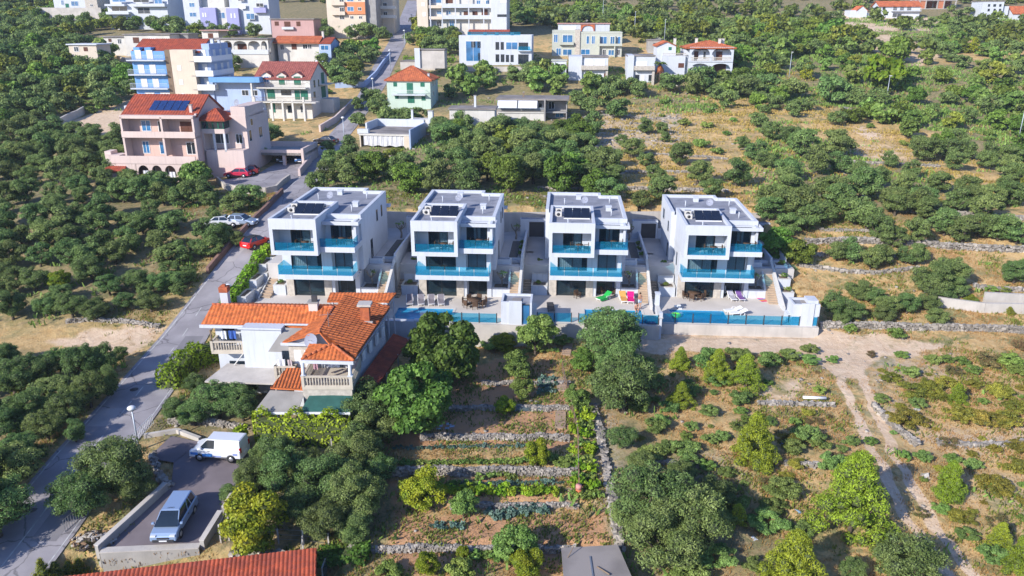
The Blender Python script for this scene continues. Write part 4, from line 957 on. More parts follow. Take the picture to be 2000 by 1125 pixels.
# wings' corner points
w=MB()
def pr(P,z0,z1,m): w.prism([(p[0]-o.x,p[1]-o.y) for p in P],z0-o.z if not isinstance(z0,list) else [a-o.z for a in z0],z1-o.z if not isinstance(z1,list) else [a-o.z for a in z1],m)
pr([(-27.0,64.6),(-16.5,63.9),(-16.3,67.4),(-26.8,68.0)],-4.2,2.5,white)
pr([(-19.0,60.2),(-13.15,59.6),(-12.0,67.2),(-17.8,67.8)],-4.2,2.45,white)
pr([(-16.2,60),(-13.15,59.6),(-12.0,67.2),(-15.2,67.5)],2.46,[2.9,2.47,2.47,2.9],white)
pr([(-19.0,60.2),(-16.0,59.9),(-16.0,60.1),(-19.0,60.4)],2.45,[2.47,3.5,3.5,2.47],white)   # gable triangle
pr([(-16.0,59.9),(-13.3,59.6),(-13.3,59.8),(-16.0,60.1)],2.45,[3.5,2.6,2.6,3.5],white)
pr([(-23.9,62.6),(-20.3,62.35),(-20.2,64.5),(-23.8,64.7)],-4.2,2.62,white)                    # projecting stair block
w.build('wall',T)
w=MB(); pr([(-19.05,60.05),(-16.9,59.85),(-16.9,59.95),(-19.05,60.2)],-.2,2.3,stoneclad); w.build('stone_facing',T)
rf=MB()
Lf=[(-27.9,63.9,EZ),(-20.6,63.5,EZ),(-17.9,63.3,EZ),(-16.2,65.3,RZ),(-27.5,66.0,RZ)]
slab(rf,sh(Lf),.16,tile_o); slab(rf,sh([(-27.5,66.0,RZ),(-16.2,65.3,RZ),(-15.5,68.4,2.6),(-27.2,68.9,2.6)]),.16,tile_o)
tiles(rf,sh(Lf),(0,1,.55),tile_o,lift=.01); tiles(rf,sh([(-27.5,66.0,RZ),(-16.2,65.3,RZ),(-15.5,68.4,2.6),(-27.2,68.9,2.6)]),(0,-1,.33),tile_o,lift=.01)
Rt=[(-16.15,59.5,RZ),(-16.2,65.3,RZ),(-15.6,68.3,RZ-.15),(-11.6,68.1,2.5),(-12.75,56.5,EZ),(-14.8,57.9,2.95)]
Ls=[(-16.15,59.5,RZ),(-16.2,65.3,RZ),(-19.5,59.8,EZ)]
slab(rf,sh([(-16.15,59.5,RZ),(-14.8,57.8,2.98),(-12.75,56.45,EZ),(-11.6,68.1,2.5),(-15.6,68.3,RZ-.15),(-16.2,65.3,RZ)]),.14,tile_o)
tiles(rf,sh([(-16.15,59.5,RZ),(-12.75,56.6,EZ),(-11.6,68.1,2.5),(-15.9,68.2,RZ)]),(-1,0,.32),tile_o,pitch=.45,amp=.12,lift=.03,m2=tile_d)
slab(rf,sh(Ls),.14,tile_o); tiles(rf,sh(Ls),(1,.4,.5),tile_o,lift=.01,pitch=.6,amp=.01)
A_=(-14.75,57.9,3.1)
for P,u in (([A_,(-16.95,56.45,EZ-.02),(-12.7,56.15,EZ-.02)],(0,1,.4)),([A_,(-17.0,56.4,EZ-.02),(-17.0,59.3,2.55)],(1,0,.4))):
    slab(rf,sh(P),.12,tile_o); tiles(rf,sh(P),u,tile_o,lift=.01)
ridge(rf,q(-27.5,66,RZ+.06),q(-16.2,65.3,RZ+.06),tile_f); ridge(rf,q(-16.2,65.3,RZ+.06),q(-16.15,59.5,RZ+.06),tile_f); ridge(rf,q(*A_[:2],A_[2]+.05),q(-16.95,56.4,EZ+.05),tile_f); ridge(rf,q(*A_[:2],A_[2]+.05),q(-12.7,56.15,EZ+.05),tile_f); ridge(rf,q(-16.15,65.4,RZ+.06),q(-11.7,68.2,2.62),tile_f)
ridge(rf,q(-16.2,65.3,RZ+.06),q(-17.9,63.3,EZ+.1),tile_f,.08)
rfo=rf.build('roof',T)
m=MB(); slab(m,sh([(-17.6,68.5,2.95),(-11.7,68.4,2.95),(-11.2,70.0,3.25),(-17.6,70.1,3.25)]),.12,tile_o); tiles(m,sh([(-17.6,68.5,2.95),(-11.7,68.4,2.95),(-11.2,70.0,3.25),(-17.6,70.1,3.25)]),(0,1,.2),tile_o,lift=.01); 
for a,b in((-17.4,69.9),(-11.5,69.8),(-17.4,68.6),(-11.9,68.6)): m.tube(q(a,b,-1.5),q(a,b,2.9),.08,.08,white)
m.build('rear_roof',T)
# fascias
f=MB()
def bar(a,b,th,h,m): 
    a=Vector(q(*a));b=Vector(q(*b));d=(b-a);n_=Vector((-d.y,d.x,0)).normalized()*th
    f.add([a,b,b+n_,a+n_,a-Vector((0,0,h)),b-Vector((0,0,h)),b+n_-Vector((0,0,h)),a+n_-Vector((0,0,h))],[(0,1,2,3),(7,6,5,4),(0,4,5,1),(1,5,6,2),(2,6,7,3),(3,7,4,0)],m)
bar((-28.0,63.85,EZ+.02),(-23.9,63.65,EZ+.02),-.14,.28,white); bar((-17.0,56.42,EZ-.02),(-12.7,56.12,EZ-.02),-.14,.26,white); bar((-19.6,59.9,EZ),(-17.0,59.7,EZ),-.14,.24,white); bar((-12.62,56.4,EZ),(-11.5,68.1,2.48),-.12,.12,metal)
bar((-24.1,62.5,2.75),(-20.2,62.25,2.75),-.1,.16,white); bar((-20.2,63.4,2.75),(-17.9,63.3,2.75),-.1,.14,white)
f.build('gutter',T)
# awning and slab roofs
m=MB(); slab(m,sh([(-21.0,60.6,1.3),(-19.2,60.5,1.3),(-18.1,62.9,2.5),(-20.2,63.0,2.5)]),.05,awn); m.build('awning',T)
m=MB(); slab(m,sh([(-26.6,60.0,-1.25),(-20.1,59.5,-1.25),(-20.3,62.6,-1.15),(-25.8,63.4,-1.15)]),.14,palecon)
for a,b in((-26.2,60.3),(-23.2,60.2),(-20.4,59.8)): m.tube(q(a,b,-4.5),q(a,b,-1.3),.08,.08,palecon)
m.build('porch_roof',T)
m=MB(); m.path([q(-25.0,62.9,-1.1),q(-23.6,63.4,.6)],[.06,.06],offw); m.build('brace',T)
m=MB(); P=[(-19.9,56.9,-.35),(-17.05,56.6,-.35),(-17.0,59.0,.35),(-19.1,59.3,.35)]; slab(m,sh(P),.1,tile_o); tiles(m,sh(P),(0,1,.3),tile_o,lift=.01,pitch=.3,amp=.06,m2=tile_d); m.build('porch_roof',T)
m=MB(); slab(m,sh([(-20.6,54.6,-1.25),(-17.1,54.5,-1.25),(-17.0,56.5,-.5),(-19.9,56.8,-.5)]),.06,awn); 
for x in(-20.4,-18.8,-17.2): m.tube(q(x,54.7,-4.6),q(x,54.7,-1.3),.05,.05,whiteframe)
m.build('awning',T)
m=MB(); slab(m,sh([(-16.9,54.5,-1.25),(-12.9,54.4,-1.25),(-12.9,56.0,-.6),(-16.5,56.2,-.6)]),.05,awng); m.box(-20.6+20,54.38-60,-1.42+3.6,-12.9+20,54.48-60,-1.24+3.6,whiteframe)
for x in(-16.8,-13.0): m.tube(q(x,54.5,-4.6),q(x,54.5,-1.3),.05,.05,whiteframe)
m.build('green_awning',T)
# lean-to on the right
m=MB(); P=[(-12.95,57.6,-.55),(-10.9,57.2,-1.15),(-8.9,69.0,-1.15),(-11.4,69.2,-.5)]; P2=[(-12.95,57.6,-.35),(-11.5,57.3,-.8),(-10.0,69.0,-1.2),(-11.6,69.2,-.7)]
slab(m,sh(P2),.1,tile_r); tiles(m,sh(P2),(-1,0,.3),tile_r,lift=.01)
for k in range(4): m.tube(q(-11.5+k*.47,57.5+k*3.7,-4.2),q(-11.5+k*.47,57.5+k*3.7,-.95),.06,.06,palecon)
m.build('lean_to_roof',T)
# balconies
for nm,x0,x1,y0,y1,z in(('balcony',-27.0,-24.0,63.15,64.6,.15),('balcony',-20.2,-18.4,59.2,60.4,-.45),('balcony',-17.0,-12.9,56.0,59.6,.2)):
    m=MB(); m.box(x0+20,y0-60,z-.25+3.6,x1+20,y1-60,z+3.6,balum); m.box(x0+20+.1,y0-60+.1,.0 if nm=='x' else z-.26+3.6-.01,x1+20-.1,y1-60,z-.25+3.6,balum); b_=m.build(nm,T)
    baluster(b_,[(x0+20+.1,y1-60),(x0+20+.1,y0-60+.1),(x1+20-.1,y0-60+.1),(x1+20-.1,y1-60)],z+3.6)
m=MB()
for a,b in((-16.85,56.2),(-13.05,56.15)): m.tube(q(a,b,.2),q(a,b,EZ-.25),.15,.14,white,10); m.box(a+20-.2,b-60-.2,1.1+3.6,a+20+.2,b-60+.2,1.2+3.6,white)
m.box(-17+20,56.1-60,-4.4+3.6,-13+20,59.6-60,-.1+3.6,stoneclad); m.build('porch_column',T)
MB().tube(q(-26.9,63.3,.2),q(-26.9,63.3,EZ-.3),.08,.08,brownw,8).build('post',T)
def cv(x0,y0,z0,x1,y1,z1,m,nm,par=None): return MB().box(x0+20,y0-60,z0+3.6,x1+20,y1-60,z1+3.6,m).build(nm,par or T)
cv(-26.3,64.48,.3,-25.2,64.56,2.1,darkglass,'window'); cv(-26.0,64.4,-3.6,-24.2,64.55,-1.4,darkglass,'patio_door')
cv(-18.6,59.95,.1,-17.8,60.0,1.7,whitesh,'shutter'); cv(-17.7,59.9,.1,-17.0,59.97,1.7,whitesh,'shutter')
cv(-15.6,59.55,.25,-14.4,59.62,2.1,darkglass,'window'); cv(-19.8,60.45,-.4,-19.1,60.5,1.4,darkglass,'window')
for k in range(4): 
    x=-12.9+k*.3; y=60.6+k*1.7; m=MB(); m.M=Matrix.Translation(q(x+.12,y,1.0))@Matrix.Rotation(R(-8.5),4,'Z'); m.box(-.1,-.3,-.5,.04,.3,.5,whitesh); m.M=None; m.build('side_shutter',T)
# chimneys
m=MB(); m.box(-27.2+20,67.2-60,2.6+3.6,-26.5+20,67.9-60,4.3+3.6,white).box(-27.25+20,67.15-60,4.3+3.6,-26.45+20,67.95-60,4.8+3.6,tile_f); m.box(-27.0+20,67.4-60,4.8+3.6,-26.7+20,67.7-60,5.0+3.6,tile_f); m.build('chimney',T)
m=MB(); m.box(-18.4+20,64.9-60,3.0+3.6,-17.6+20,65.6-60,4.1+3.6,offw).box(-18.5+20,64.8-60,4.1+3.6,-17.5+20,65.7-60,4.2+3.6,concrete).box(-18.1+20,65.0-60,4.2+3.6,-17.6+20,65.2-60,4.75+3.6,darkmetal); m.build('chimney',T)
m=MB(); m.box(-13.5+20,63.6-60,2.4+3.6,-12.7+20,64.3-60,4.3+3.6,tile_f).box(-13.7+20,63.4-60,4.3+3.6,-12.5+20,64.5-60,4.5+3.6,palecon).box(-13.8+20,63.3-60,2.3+3.6,-12.4+20,63.59-60,2.9+3.6,palecon); m.build('chimney',T)
def dish(par,c,nrm,r,m,name='satellite_dish',base_=None):
    c=Vector(c);nrm=Vector(nrm).normalized();a=nrm.orthogonal().normalized();b=nrm.cross(a);d=MB();n=16;vs=[c-nrm*r*.25]
    for k_,qq in((.5,.19),(1,0)):
        for i in range(n): t=6.283*i/n; vs.append(c-nrm*r*qq+(a*math.cos(t)+b*math.sin(t))*r*k_)
    d.add(vs,[(0,1+i,1+(i+1)%n) for i in range(n)]+[(1+i,1+n+i,1+n+(i+1)%n,1+(i+1)%n) for i in range(n)],m,True)
    d.tube(c-nrm*r*.2,c+nrm*r*.8,.015,.015,metal)
    if base_: d.tube(base_,c-nrm*r*.2,.03,.03,metal)
    return d.build(name,par)
dish(T,q(-16.9,59.3,2.85),(-.3,-.85,.4),.62,dishm,base_=q(-16.6,59.8,2.3))
m=MB(); m.tube(q(-15.6,60.6,3.2),q(-15.6,60.6,4.9),.025,.025,metal); 
for k in range(6): m.tube(q(-16.3+k*.22,60.6,4.6+.02*k),q(-16.3+k*.22,60.9,4.6+.02*k),.01,.01,metal)
m.tube(q(-16.4,60.7,4.6),q(-15.2,60.7,4.7),.012,.012,metal); m.build('antenna',T)
# laundry hanging on the balconies
def laundry(name,lab,P,col,w_=.6,h_=.7):
    x,y,z=P; m=MB(); n=6
    vs=[];
    for i in range(n+1): vs+= [(x+w_*i/n,y+.05*math.sin(i*2.1),z),(x+w_*i/n+.02*math.sin(i),y+.08*math.sin(i*1.7+1),z-h_)]
    m.add(vs,[(2*i,2*i+1,2*i+3,2*i+2) for i in range(n)],cloth(name+str(col)[:4],col)); oo=m.build(name); sol=oo.modifiers.new('s','SOLIDIFY'); sol.thickness=.01; tag(oo,lab,'laundry'); return oo
laundry('towel','white towel drying on the left balcony of the orange-roofed house',(-26.2,63.7,1.9),(.7,.72,.75),.55,.8); laundry('towel','blue patterned cloth drying on the left balcony of the orange-roofed house',(-25.5,63.75,1.9),(.05,.12,.4),.7,.8)
laundry('towel','bright pink cloth hanging under the grey awning',(-20.0,59.4,1.1),(.75,.03,.12),.75,.7); laundry('towel','pale shirt hanging beside the pink cloth',(-19.1,59.5,1.0),(.6,.5,.5),.4,.6)
laundry('towel','white sheet drying under the small hip roof balcony',(-15.3,58.0,1.6),(.75,.75,.78),1.0,.6); laundry('towel','patterned shirt drying under the small hip roof balcony',(-16.4,57.6,1.6),(.5,.3,.35),.4,.6)
# ---------------------------------------------------------------- parking terrace with its walls
def Pz(x,y): return float(base(x,y))+.12
sheet('parking_terrace',[(-27.7,43.2),(-21.3,43.6),(-20.6,48),(-20.1,53.2),(-25.3,54.6),(-26.4,52),(-25.6,49.5)],mat('parking_asphalt',(.20,.17,.18),.92,.25,.5,bump=.1),.0,1.0,Pz)
sheet('parking_ramp',[(-25.3,54.6),(-26.4,52),(-28.6,52.5),(-28.0,55.5)],MATS['parking_asphalt'],.02,1.0,Pz)
def lowwall(P,h,th,m,name,lab,cat='wall',down=1.5,zf=Pz,cap=None):
    t=thing(name,lab,cat,(P[0][0],P[0][1],0)); 
    for (a,b),(c,d) in zip(P[:-1],P[1:]):
        L_=math.hypot(c-a,d-b); nx_,ny_=-(d-b)/L_*th/2,(c-a)/L_*th/2; X0,Y0=P[0]
        n=max(1,int(L_/3)); mm=MB()
        z=[zf(a+(c-a)*i/n,b+(d-b)*i/n) for i in range(n+1)]
        for i in range(n):
            x0,y0,x1,y1=a+(c-a)*i/n-X0,b+(d-b)*i/n-Y0,a+(c-a)*(i+1)/n-X0,b+(d-b)*(i+1)/n-Y0
            mm.prism([(x0-nx_,y0-ny_),(x1-nx_,y1-ny_),(x1+nx_,y1+ny_),(x0+nx_,y0+ny_)],[z[i]-down,z[i+1]-down,z[i+1]-down,z[i]-down],[z[i]+h,z[i+1]+h,z[i+1]+h,z[i]+h],m)
            if cap: k=1.25; mm.prism([(x0-nx_*k,y0-ny_*k),(x1-nx_*k,y1-ny_*k),(x1+nx_*k,y1+ny_*k),(x0+nx_*k,y0+ny_*k)],[z[i]+h+.003,z[i+1]+h+.003,z[i+1]+h+.003,z[i]+h+.003],[z[i]+h+.08,z[i+1]+h+.08,z[i+1]+h+.08,z[i]+h+.08],cap)
        mm.build('wall_section',t)
    return t
lowwall([(-27.95,42.9),(-25.75,49.0)],.55,.3,concrete,'parking_wall','grey concrete wall on the left side of the parking terrace',cap=palecon)
lowwall([(-27.7,42.95),(-21.2,43.35)],.12,.45,concrete,'parking_wall','thick grey concrete front wall of the parking terrace, nearest the camera',down=2.8,cap=palecon)
lowwall([(-21.05,43.4),(-20.75,46.2)],.5,.3,concrete,'parking_wall','short grey concrete wall right of the silver car',cap=palecon,down=2.2)
lowwall([(-20.6,46.6),(-20.35,49.4)],.45,.3,concrete,'parking_wall','short grey concrete wall behind the silver car on the right',cap=palecon,down=2)
stonewall([(-28.4,52.8),(-26.6,50.0),(-25.6,49.2)],.5,'grey rubble kerb wall at the entrance of the parking terrace',th=.5,zf=Pz)
lowwall([(-25.4,54.9),(-27.8,56.2),(-30.2,55.4)],.35,.3,palecon,'kerb_wall','low pale kerb wall by the street lamp near the white van',zf=Hs)
# fence posts with wire along the right of the parking and the garden's left side
def postfence(P,h,lab,sp=2.0,m=palecon,name='wire_fence',wire=True,group=None):
    t=thing(name,lab,'fence',(P[0][0],P[0][1],Hs(*P[0])),0,group); o_=t.location.copy(); pr=None; pts=[]
    for (a,b),(c,d) in zip(P[:-1],P[1:]):
        L_=math.hypot(c-a,d-b); n=max(1,round(L_/sp)); pts+=[(a+(c-a)*i/n,b+(d-b)*i/n) for i in range(n)]
    pts.append(P[-1])
    for x,y in pts:
        z=max(Hs(x,y),0-99); MB().box(x-o_.x-.045,y-o_.y-.045,z-o_.z-.3,x-o_.x+.045,y-o_.y+.045,z-o_.z+h,m).build('post',t)
    if wire:
        w=MB()
        for (a,b),(c,d) in zip(pts[:-1],pts[1:]):
            za,zb=Hs(a,b),Hs(c,d)
            for k in (.3,.6,.95): w.tube((a-o_.x,b-o_.y,za-o_.z+h*k),(c-o_.x,d-o_.y,zb-o_.z+h*k),.012,.012,metal,4,False)
        w.build('wire',t)
    return t
postfence([(-20.0,44.0),(-19.9,47.0),(-19.7,50.5),(-19.4,54.0)],1.5,'fence of pale concrete posts right of the parking terrace')
postfence([(-19.5,44.2),(-12.5,43.6)],1.2,'wire fence with pale posts behind the red corrugated roof')
postfence([(-14.2,57.5),(-14.3,51),(-14.2,45.5),(-14.1,41)],1.3,'wire fence with pale posts along the left edge of the vegetable garden')
stonewall([(-19.0,42.9),(-15.5,42.6),(-13.6,42.2)],.55,'low stone wall right of the red corrugated roof',zf=lambda x,y:-5.9)
# roadside rail beside the rubble
g0=at(128,1040); g1=at(160,1012)
t=thing('guard_rail','short grey railing frame beside the road near the olive tree','railing',g0); d=g1-g0; m=MB()
for k in range(8): m.tube(d*k/7,d*k/7+Vector((0,0,1.0)),.02,.02,metal)
m.tube((0,0,1.0),d+Vector((0,0,1.0)),.025,.025,metal).tube((0,0,.1),d+Vector((0,0,.1)),.02,.02,metal).build('rail',t)
g0=at(262,868); g1=at(300,828)
t=thing('guard_rail','white metal railing along the road by the street lamp','railing',g0); d=g1-g0; m=MB()
for k in range(13): m.tube(d*k/12,d*k/12+Vector((0,0,.9)),.018,.018,whiteframe)
m.tube((0,0,.9),d+Vector((0,0,.9)),.03,.03,whiteframe).tube((0,0,.12),d+Vector((0,0,.12)),.02,.02,whiteframe).build('rail',t)
# corrugated roof house at the very bottom
t=thing('tiled_house','low house with red corrugated roof at the bottom edge, below the parking terrace','house',(-20,39,-6.5)); oo=Vector((-20,39,-6.5)); m=MB()
P=[Vector(p)-oo for p in ((-31.0,39.1,-4.8),(-12.8,41.8,-4.35),(-11.8,36.8,-6.0),(-30.0,34.2,-6.4))]
slab(m,P,.15,tile_r); tiles(m,P,(-.2,1,.35),tile_r,pitch=.27,amp=.05,lift=.01,row=.5); m.build('roof',t)
w=MB(); w.prism([(p.x*.985,p.y) for p in (P[3],P[2],P[1]+Vector((-.25,-.2,0)),P[0])],-3.5,[P[3].z-.2,P[2].z-.2,P[1].z-.2,P[0].z-.2],white); w.build('wall',t)
MB().box(7.9,1.0,1.0,8.0,2.0,2.0,darkglass).build('window',t)
# grey shed roof at the bottom
t=thing('shed','small concrete shed with flat grey roof at the bottom edge of the garden','shed',(5.2,39.5,-7)); m=MB()
P=[(3.25-5.2,42.0-39.5),(7.0-5.2,42.3-39.5),(7.75-5.2,37.5-39.5),(3.2-5.2,37.2-39.5)][::-1]
MB().prism([(p[0]*.93,p[1]*.93) for p in P],-.5,2.3,palecon).build('wall',t); MB().prism(P,2.3,2.5,flatroof).build('roof',t)
MB().box(-.2,-1.2,2.52,-.1,1.6,2.56,metal).tube((-1.6,1.5,2.52),(-1.2,2.0,3.0),.03,.03,brownw).tube((.2,.6,2.55),(.9,-.2,2.6),.05,.05,brownw).build('rod',t)
# ---------------------------------------------------------------- houses up the hill, measured on their front planes
STY={'g':(darkglass,whiteframe),'d':(darkglass,framem),'b':(blueglass,whiteframe),'s':(greensh,greensh),'r':(brownsh,brownsh),'w':(whitesh,whiteframe),'o':(interior,whiteframe),'p':(curtain,whiteframe)}
class BH:
    def __init__(s,name,label,cat,x0,x1,yb,rz=YAW,z=None,Y=None):
        p=at((x0+x1)/2,yb) if Y is None else None
        if Y is not None:
            zz=zat(yb,Y); p=Vector((0,Y,zz))
        s.Y=p.y; s.s=scale_at(p); s.z0=p.z if z is None else z
        s.x0=x0; X=(x0-1000)/s.s; s.rz=rz
        s.T=thing(name,label,cat,(X,s.Y+((x1-x0)/2/s.s)*math.sin(-rz),s.z0),rz); s.W=MB(); s.k=math.cos(rz)
    def u(s,px): return (px-s.x0)/s.s/s.k
    def z(s,py): return zat(py,s.Y)-s.z0
    def vol(s,xa,xb,yt,yb,v0,v1,m): s.W.box(s.u(xa),v0,s.z(yb)-(3 if yb>=900 else 0),s.u(xb),v1,s.z(yt),m); return s
    def bx(s,*a): s.W.box(*a); return s
    def win(s,xa,xb,yt,yb,st='g',v=0,name='window'):
        g,f=STY[st]; u0,u1,z1,z0=s.u(xa),s.u(xb),s.z(yt),s.z(yb); t=min(.09,(u1-u0)*.14)
        m=MB(); m.box(u0,v-.06,z0,u0+t,v+.02,z1,f);m.box(u1-t,v-.06,z0,u1,v+.02,z1,f);m.box(u0+t,v-.06,z0,u1-t,v+.02,z0+t,f);m.box(u0+t,v-.06,z1-t,u1-t,v+.02,z1,f)
        if u1-u0>.9: c=(u0+u1)/2; m.box(c-t*.4,v-.065,z0+t,c+t*.4,v+.02,z1-t,f)
        w=m.build(name,s.T); MB().box(u0+t,v-.035,z0+t,u1-t,v+.01,z1-t,g).build('pane',w); return w
    def wins(s,lst,st='g',v=0,name='window'):
        for a in lst: s.win(*a[:4],a[4] if len(a)>4 else st,v,name)
    def swin(s,side,v0,v1,yt,yb,st='g',uf=None):
        g,f=STY[st]; swin(s.T,'v',uf,v0,v1,s.z(yb),s.z(yt),side,g,f,.08)
    def balcony(s,xa,xb,yf,v,m,rail='solid',h=.95,rm=None,sides=True):
        u0,u1,z=s.u(xa),s.u(xb),s.z(yf); b=MB().box(u0,-v,z-.2,u1,0,z,m); rm=rm or m
        if rail=='solid':
            b.box(u0,-v,z,u1,-v+.14,z+h,rm)
            if sides: b.box(u0,-v+.14,z,u0+.14,0,z+h,rm).box(u1-.14,-v+.14,z,u1,0,z+h,rm)
            b.build('balcony',s.T)
        else:
            o=b.build('balcony',s.T); r=MB()
            if rail=='bars':
                n=int((u1-u0)/.16)
                for i in range(n+1): x=u0+(u1-u0)*i/n; r.box(x-.012,-v+.03,z,x+.012,-v+.05,z+h,rm)
                r.box(u0,-v+.02,z+h,u1,-v+.07,z+h+.04,rm).box(u0,-v+.05,z+h,u0+.04,0,z+h+.04,rm).box(u1-.04,-v+.05,z+h,u1,0,z+h+.04,rm)
            elif rail=='glass': r.box(u0+.05,-v+.04,z,u1-.05,-v+.06,z+h,teal)
            elif rail=='bal':
                n=int((u1-u0)/.3); r.box(u0,-v,z+h-.1,u1,-v+.14,z+h,rm)
                for i in range(n+1): x=u0+(u1-u0)*i/n; r.tube((x,-v+.07,z),(x,-v+.07,z+h-.1),.06,.06,rm,5,False)
            r.build('railing',o)
        return s
    def flat(s,u0,u1,v0,v1,z,m=flatroof,over=.25,th=.2,par=0,pm=None):
        r=MB().box(u0-over,v0-over,z,u1+over,v1+over,z+th,pm or m); 
        if par:
            r=MB().box(u0,v0,z,u1,v1,z+.06,m); pm=pm or m
            r.box(u0,v0,z+.06,u1,v0+.25,z+par,pm).box(u0,v1-.25,z+.06,u1,v1,z+par,pm).box(u0,v0+.25,z+.06,u0+.25,v1-.25,z+par,pm).box(u1-.25,v0+.25,z+.06,u1,v1-.25,z+par,pm)
        else: r.box(u0-over+.05,v0-over+.05,z+th+.002,u1+over-.05,v1+over-.05,z+th+.03,m)
        r.build('roof',s.T)
    def gable(s,u0,u1,v0,v1,z,h,m,over=.4,rows=True,wallm=None,axis='u'):
        r=MB(); 
        if axis=='u':
            c=(v0+v1)/2; k=h/((v1-v0)/2); e=over
            P=[(u0-e,v0-e,z-e*k),(u1+e,v0-e,z-e*k),(u1+e,c,z+h),(u0-e,c,z+h)]; Q=[(u0-e,c,z+h),(u1+e,c,z+h),(u1+e,v1+e,z-e*k),(u0-e,v1+e,z-e*k)]
            slab(r,P,.15,m); slab(r,Q,.15,m); tiles(r,P,(0,1,k),m,pitch=.45,amp=.06,row=9,lift=.01); tiles(r,Q,(0,-1,k),m,pitch=.45,amp=.06,row=9,lift=.01)
            if wallm: s.W.add([(u0,v0,z),(u0,v1,z),(u0,c,z+h-.16),(u0+.2,v0,z),(u0+.2,v1,z),(u0+.2,c,z+h-.16)],[(0,2,1),(3,4,5),(0,1,4,3),(1,2,5,4),(2,0,3,5)],wallm); s.W.add([(u1-.2,v0,z),(u1-.2,v1,z),(u1-.2,c,z+h-.16),(u1,v0,z),(u1,v1,z),(u1,c,z+h-.16)],[(0,2,1),(3,4,5),(0,1,4,3),(1,2,5,4),(2,0,3,5)],wallm)
        else:
            c=(u0+u1)/2; k=h/((u1-u0)/2); e=over
            P=[(u0-e,v0-e,z-e*k),(c,v0-e,z+h),(c,v1+e,z+h),(u0-e,v1+e,z-e*k)]; Q=[(c,v0-e,z+h),(u1+e,v0-e,z-e*k),(u1+e,v1+e,z-e*k),(c,v1+e,z+h)]
            slab(r,P,.15,m); slab(r,Q,.15,m); tiles(r,P,(1,0,k),m,pitch=.45,amp=.06,row=9,lift=.01); tiles(r,Q,(-1,0,k),m,pitch=.45,amp=.06,row=9,lift=.01)
            if wallm: s.W.add([(u0,v0,z),(u1,v0,z),(c,v0,z+h-.16),(u0,v0+.2,z),(u1,v0+.2,z),(c,v0+.2,z+h-.16)],[(0,1,2),(3,5,4),(0,3,4,1),(1,4,5,2),(2,5,3,0)],wallm)
        return r.build('roof',s.T)
    def hip(s,u0,u1,v0,v1,z,h,m,over=.4):
        r=MB(); u0-=over;u1+=over;v0-=over;v1+=over; w=min(u1-u0,v1-v0)/2; 
        if u1-u0>=v1-v0: A=(u0+w,(v0+v1)/2,z+h); B=(u1-w,(v0+v1)/2,z+h)
        else: A=((u0+u1)/2,v0+w,z+h); B=((u0+u1)/2,v1-w,z+h)
        c=[(u0,v0,z),(u1,v0,z),(u1,v1,z),(u0,v1,z)]
        F_=[([c[0],c[1],B,A],(0,1,h/w)),([c[1],c[2],B],(-1,0,h/w)),([c[2],c[3],A,B],(0,-1,h/w)),([c[3],c[0],A],(1,0,h/w))] if u1-u0>=v1-v0 else [([c[0],c[1],A],(0,1,h/w)),([c[1],c[2],B,A],(-1,0,h/w)),([c[2],c[3],B],(0,-1,h/w)),([c[3],c[0],A,B],(1,0,h/w))]
        for P,up in F_:
            P=[p for i,p in enumerate(P) if p!=P[i-1]]; slab(r,P,.15,m); tiles(r,P,up,m,pitch=.45,amp=.06,row=9,lift=.01)
        for a,b in((c[0],A),(c[1],B if u1-u0>=v1-v0 else A)): ridge(r,(a[0],a[1],a[2]+.06),(b[0],b[1],b[2]+.06),m,.09)
        return r.build('roof',s.T)
    def chim(s,u,v,z,h=1.2,w=.5,m=white): MB().box(u,v,z-1.2,u+w,v+w,z+h,m).box(u-.08,v-.08,z+h,u+w+.08,v+w+.08,z+h+.1,concrete).build('chimney',s.T)
    def arcade(s,xs,yt,yb,v,m,th=.3,col=.3,rise=.8,ysp=None):
        """row of arches between the px columns xs"""
        z1,z0=s.z(yt),s.z(yb); a=MB()
        for i,x in enumerate(xs): uu=s.u(x); a.box(uu-col/2,v,z0,uu+col/2,v+th,z1,m)
        for xa,xb in zip(xs[:-1],xs[1:]):
            ua,ub=s.u(xa)+col/2,s.u(xb)-col/2; n=10; zs=z1-.25-rise
            pts=[(ua+(ub-ua)*i/n, zs+rise*math.sqrt(max(0,1-(2*i/n-1)**2))) for i in range(n+1)]
            for i in range(n):
                (x0,a0),(x1,a1)=pts[i],pts[i+1]
                a.add([(x0,v,a0),(x1,v,a1),(x1,v,z1),(x0,v,z1),(x0,v+th,a0),(x1,v+th,a1),(x1,v+th,z1),(x0,v+th,z1)],[(0,1,2,3),(7,6,5,4),(0,4,5,1)],m)
        a.build('arcade',s.T)
    def done(s): s.W.build('wall',s.T); return s.T
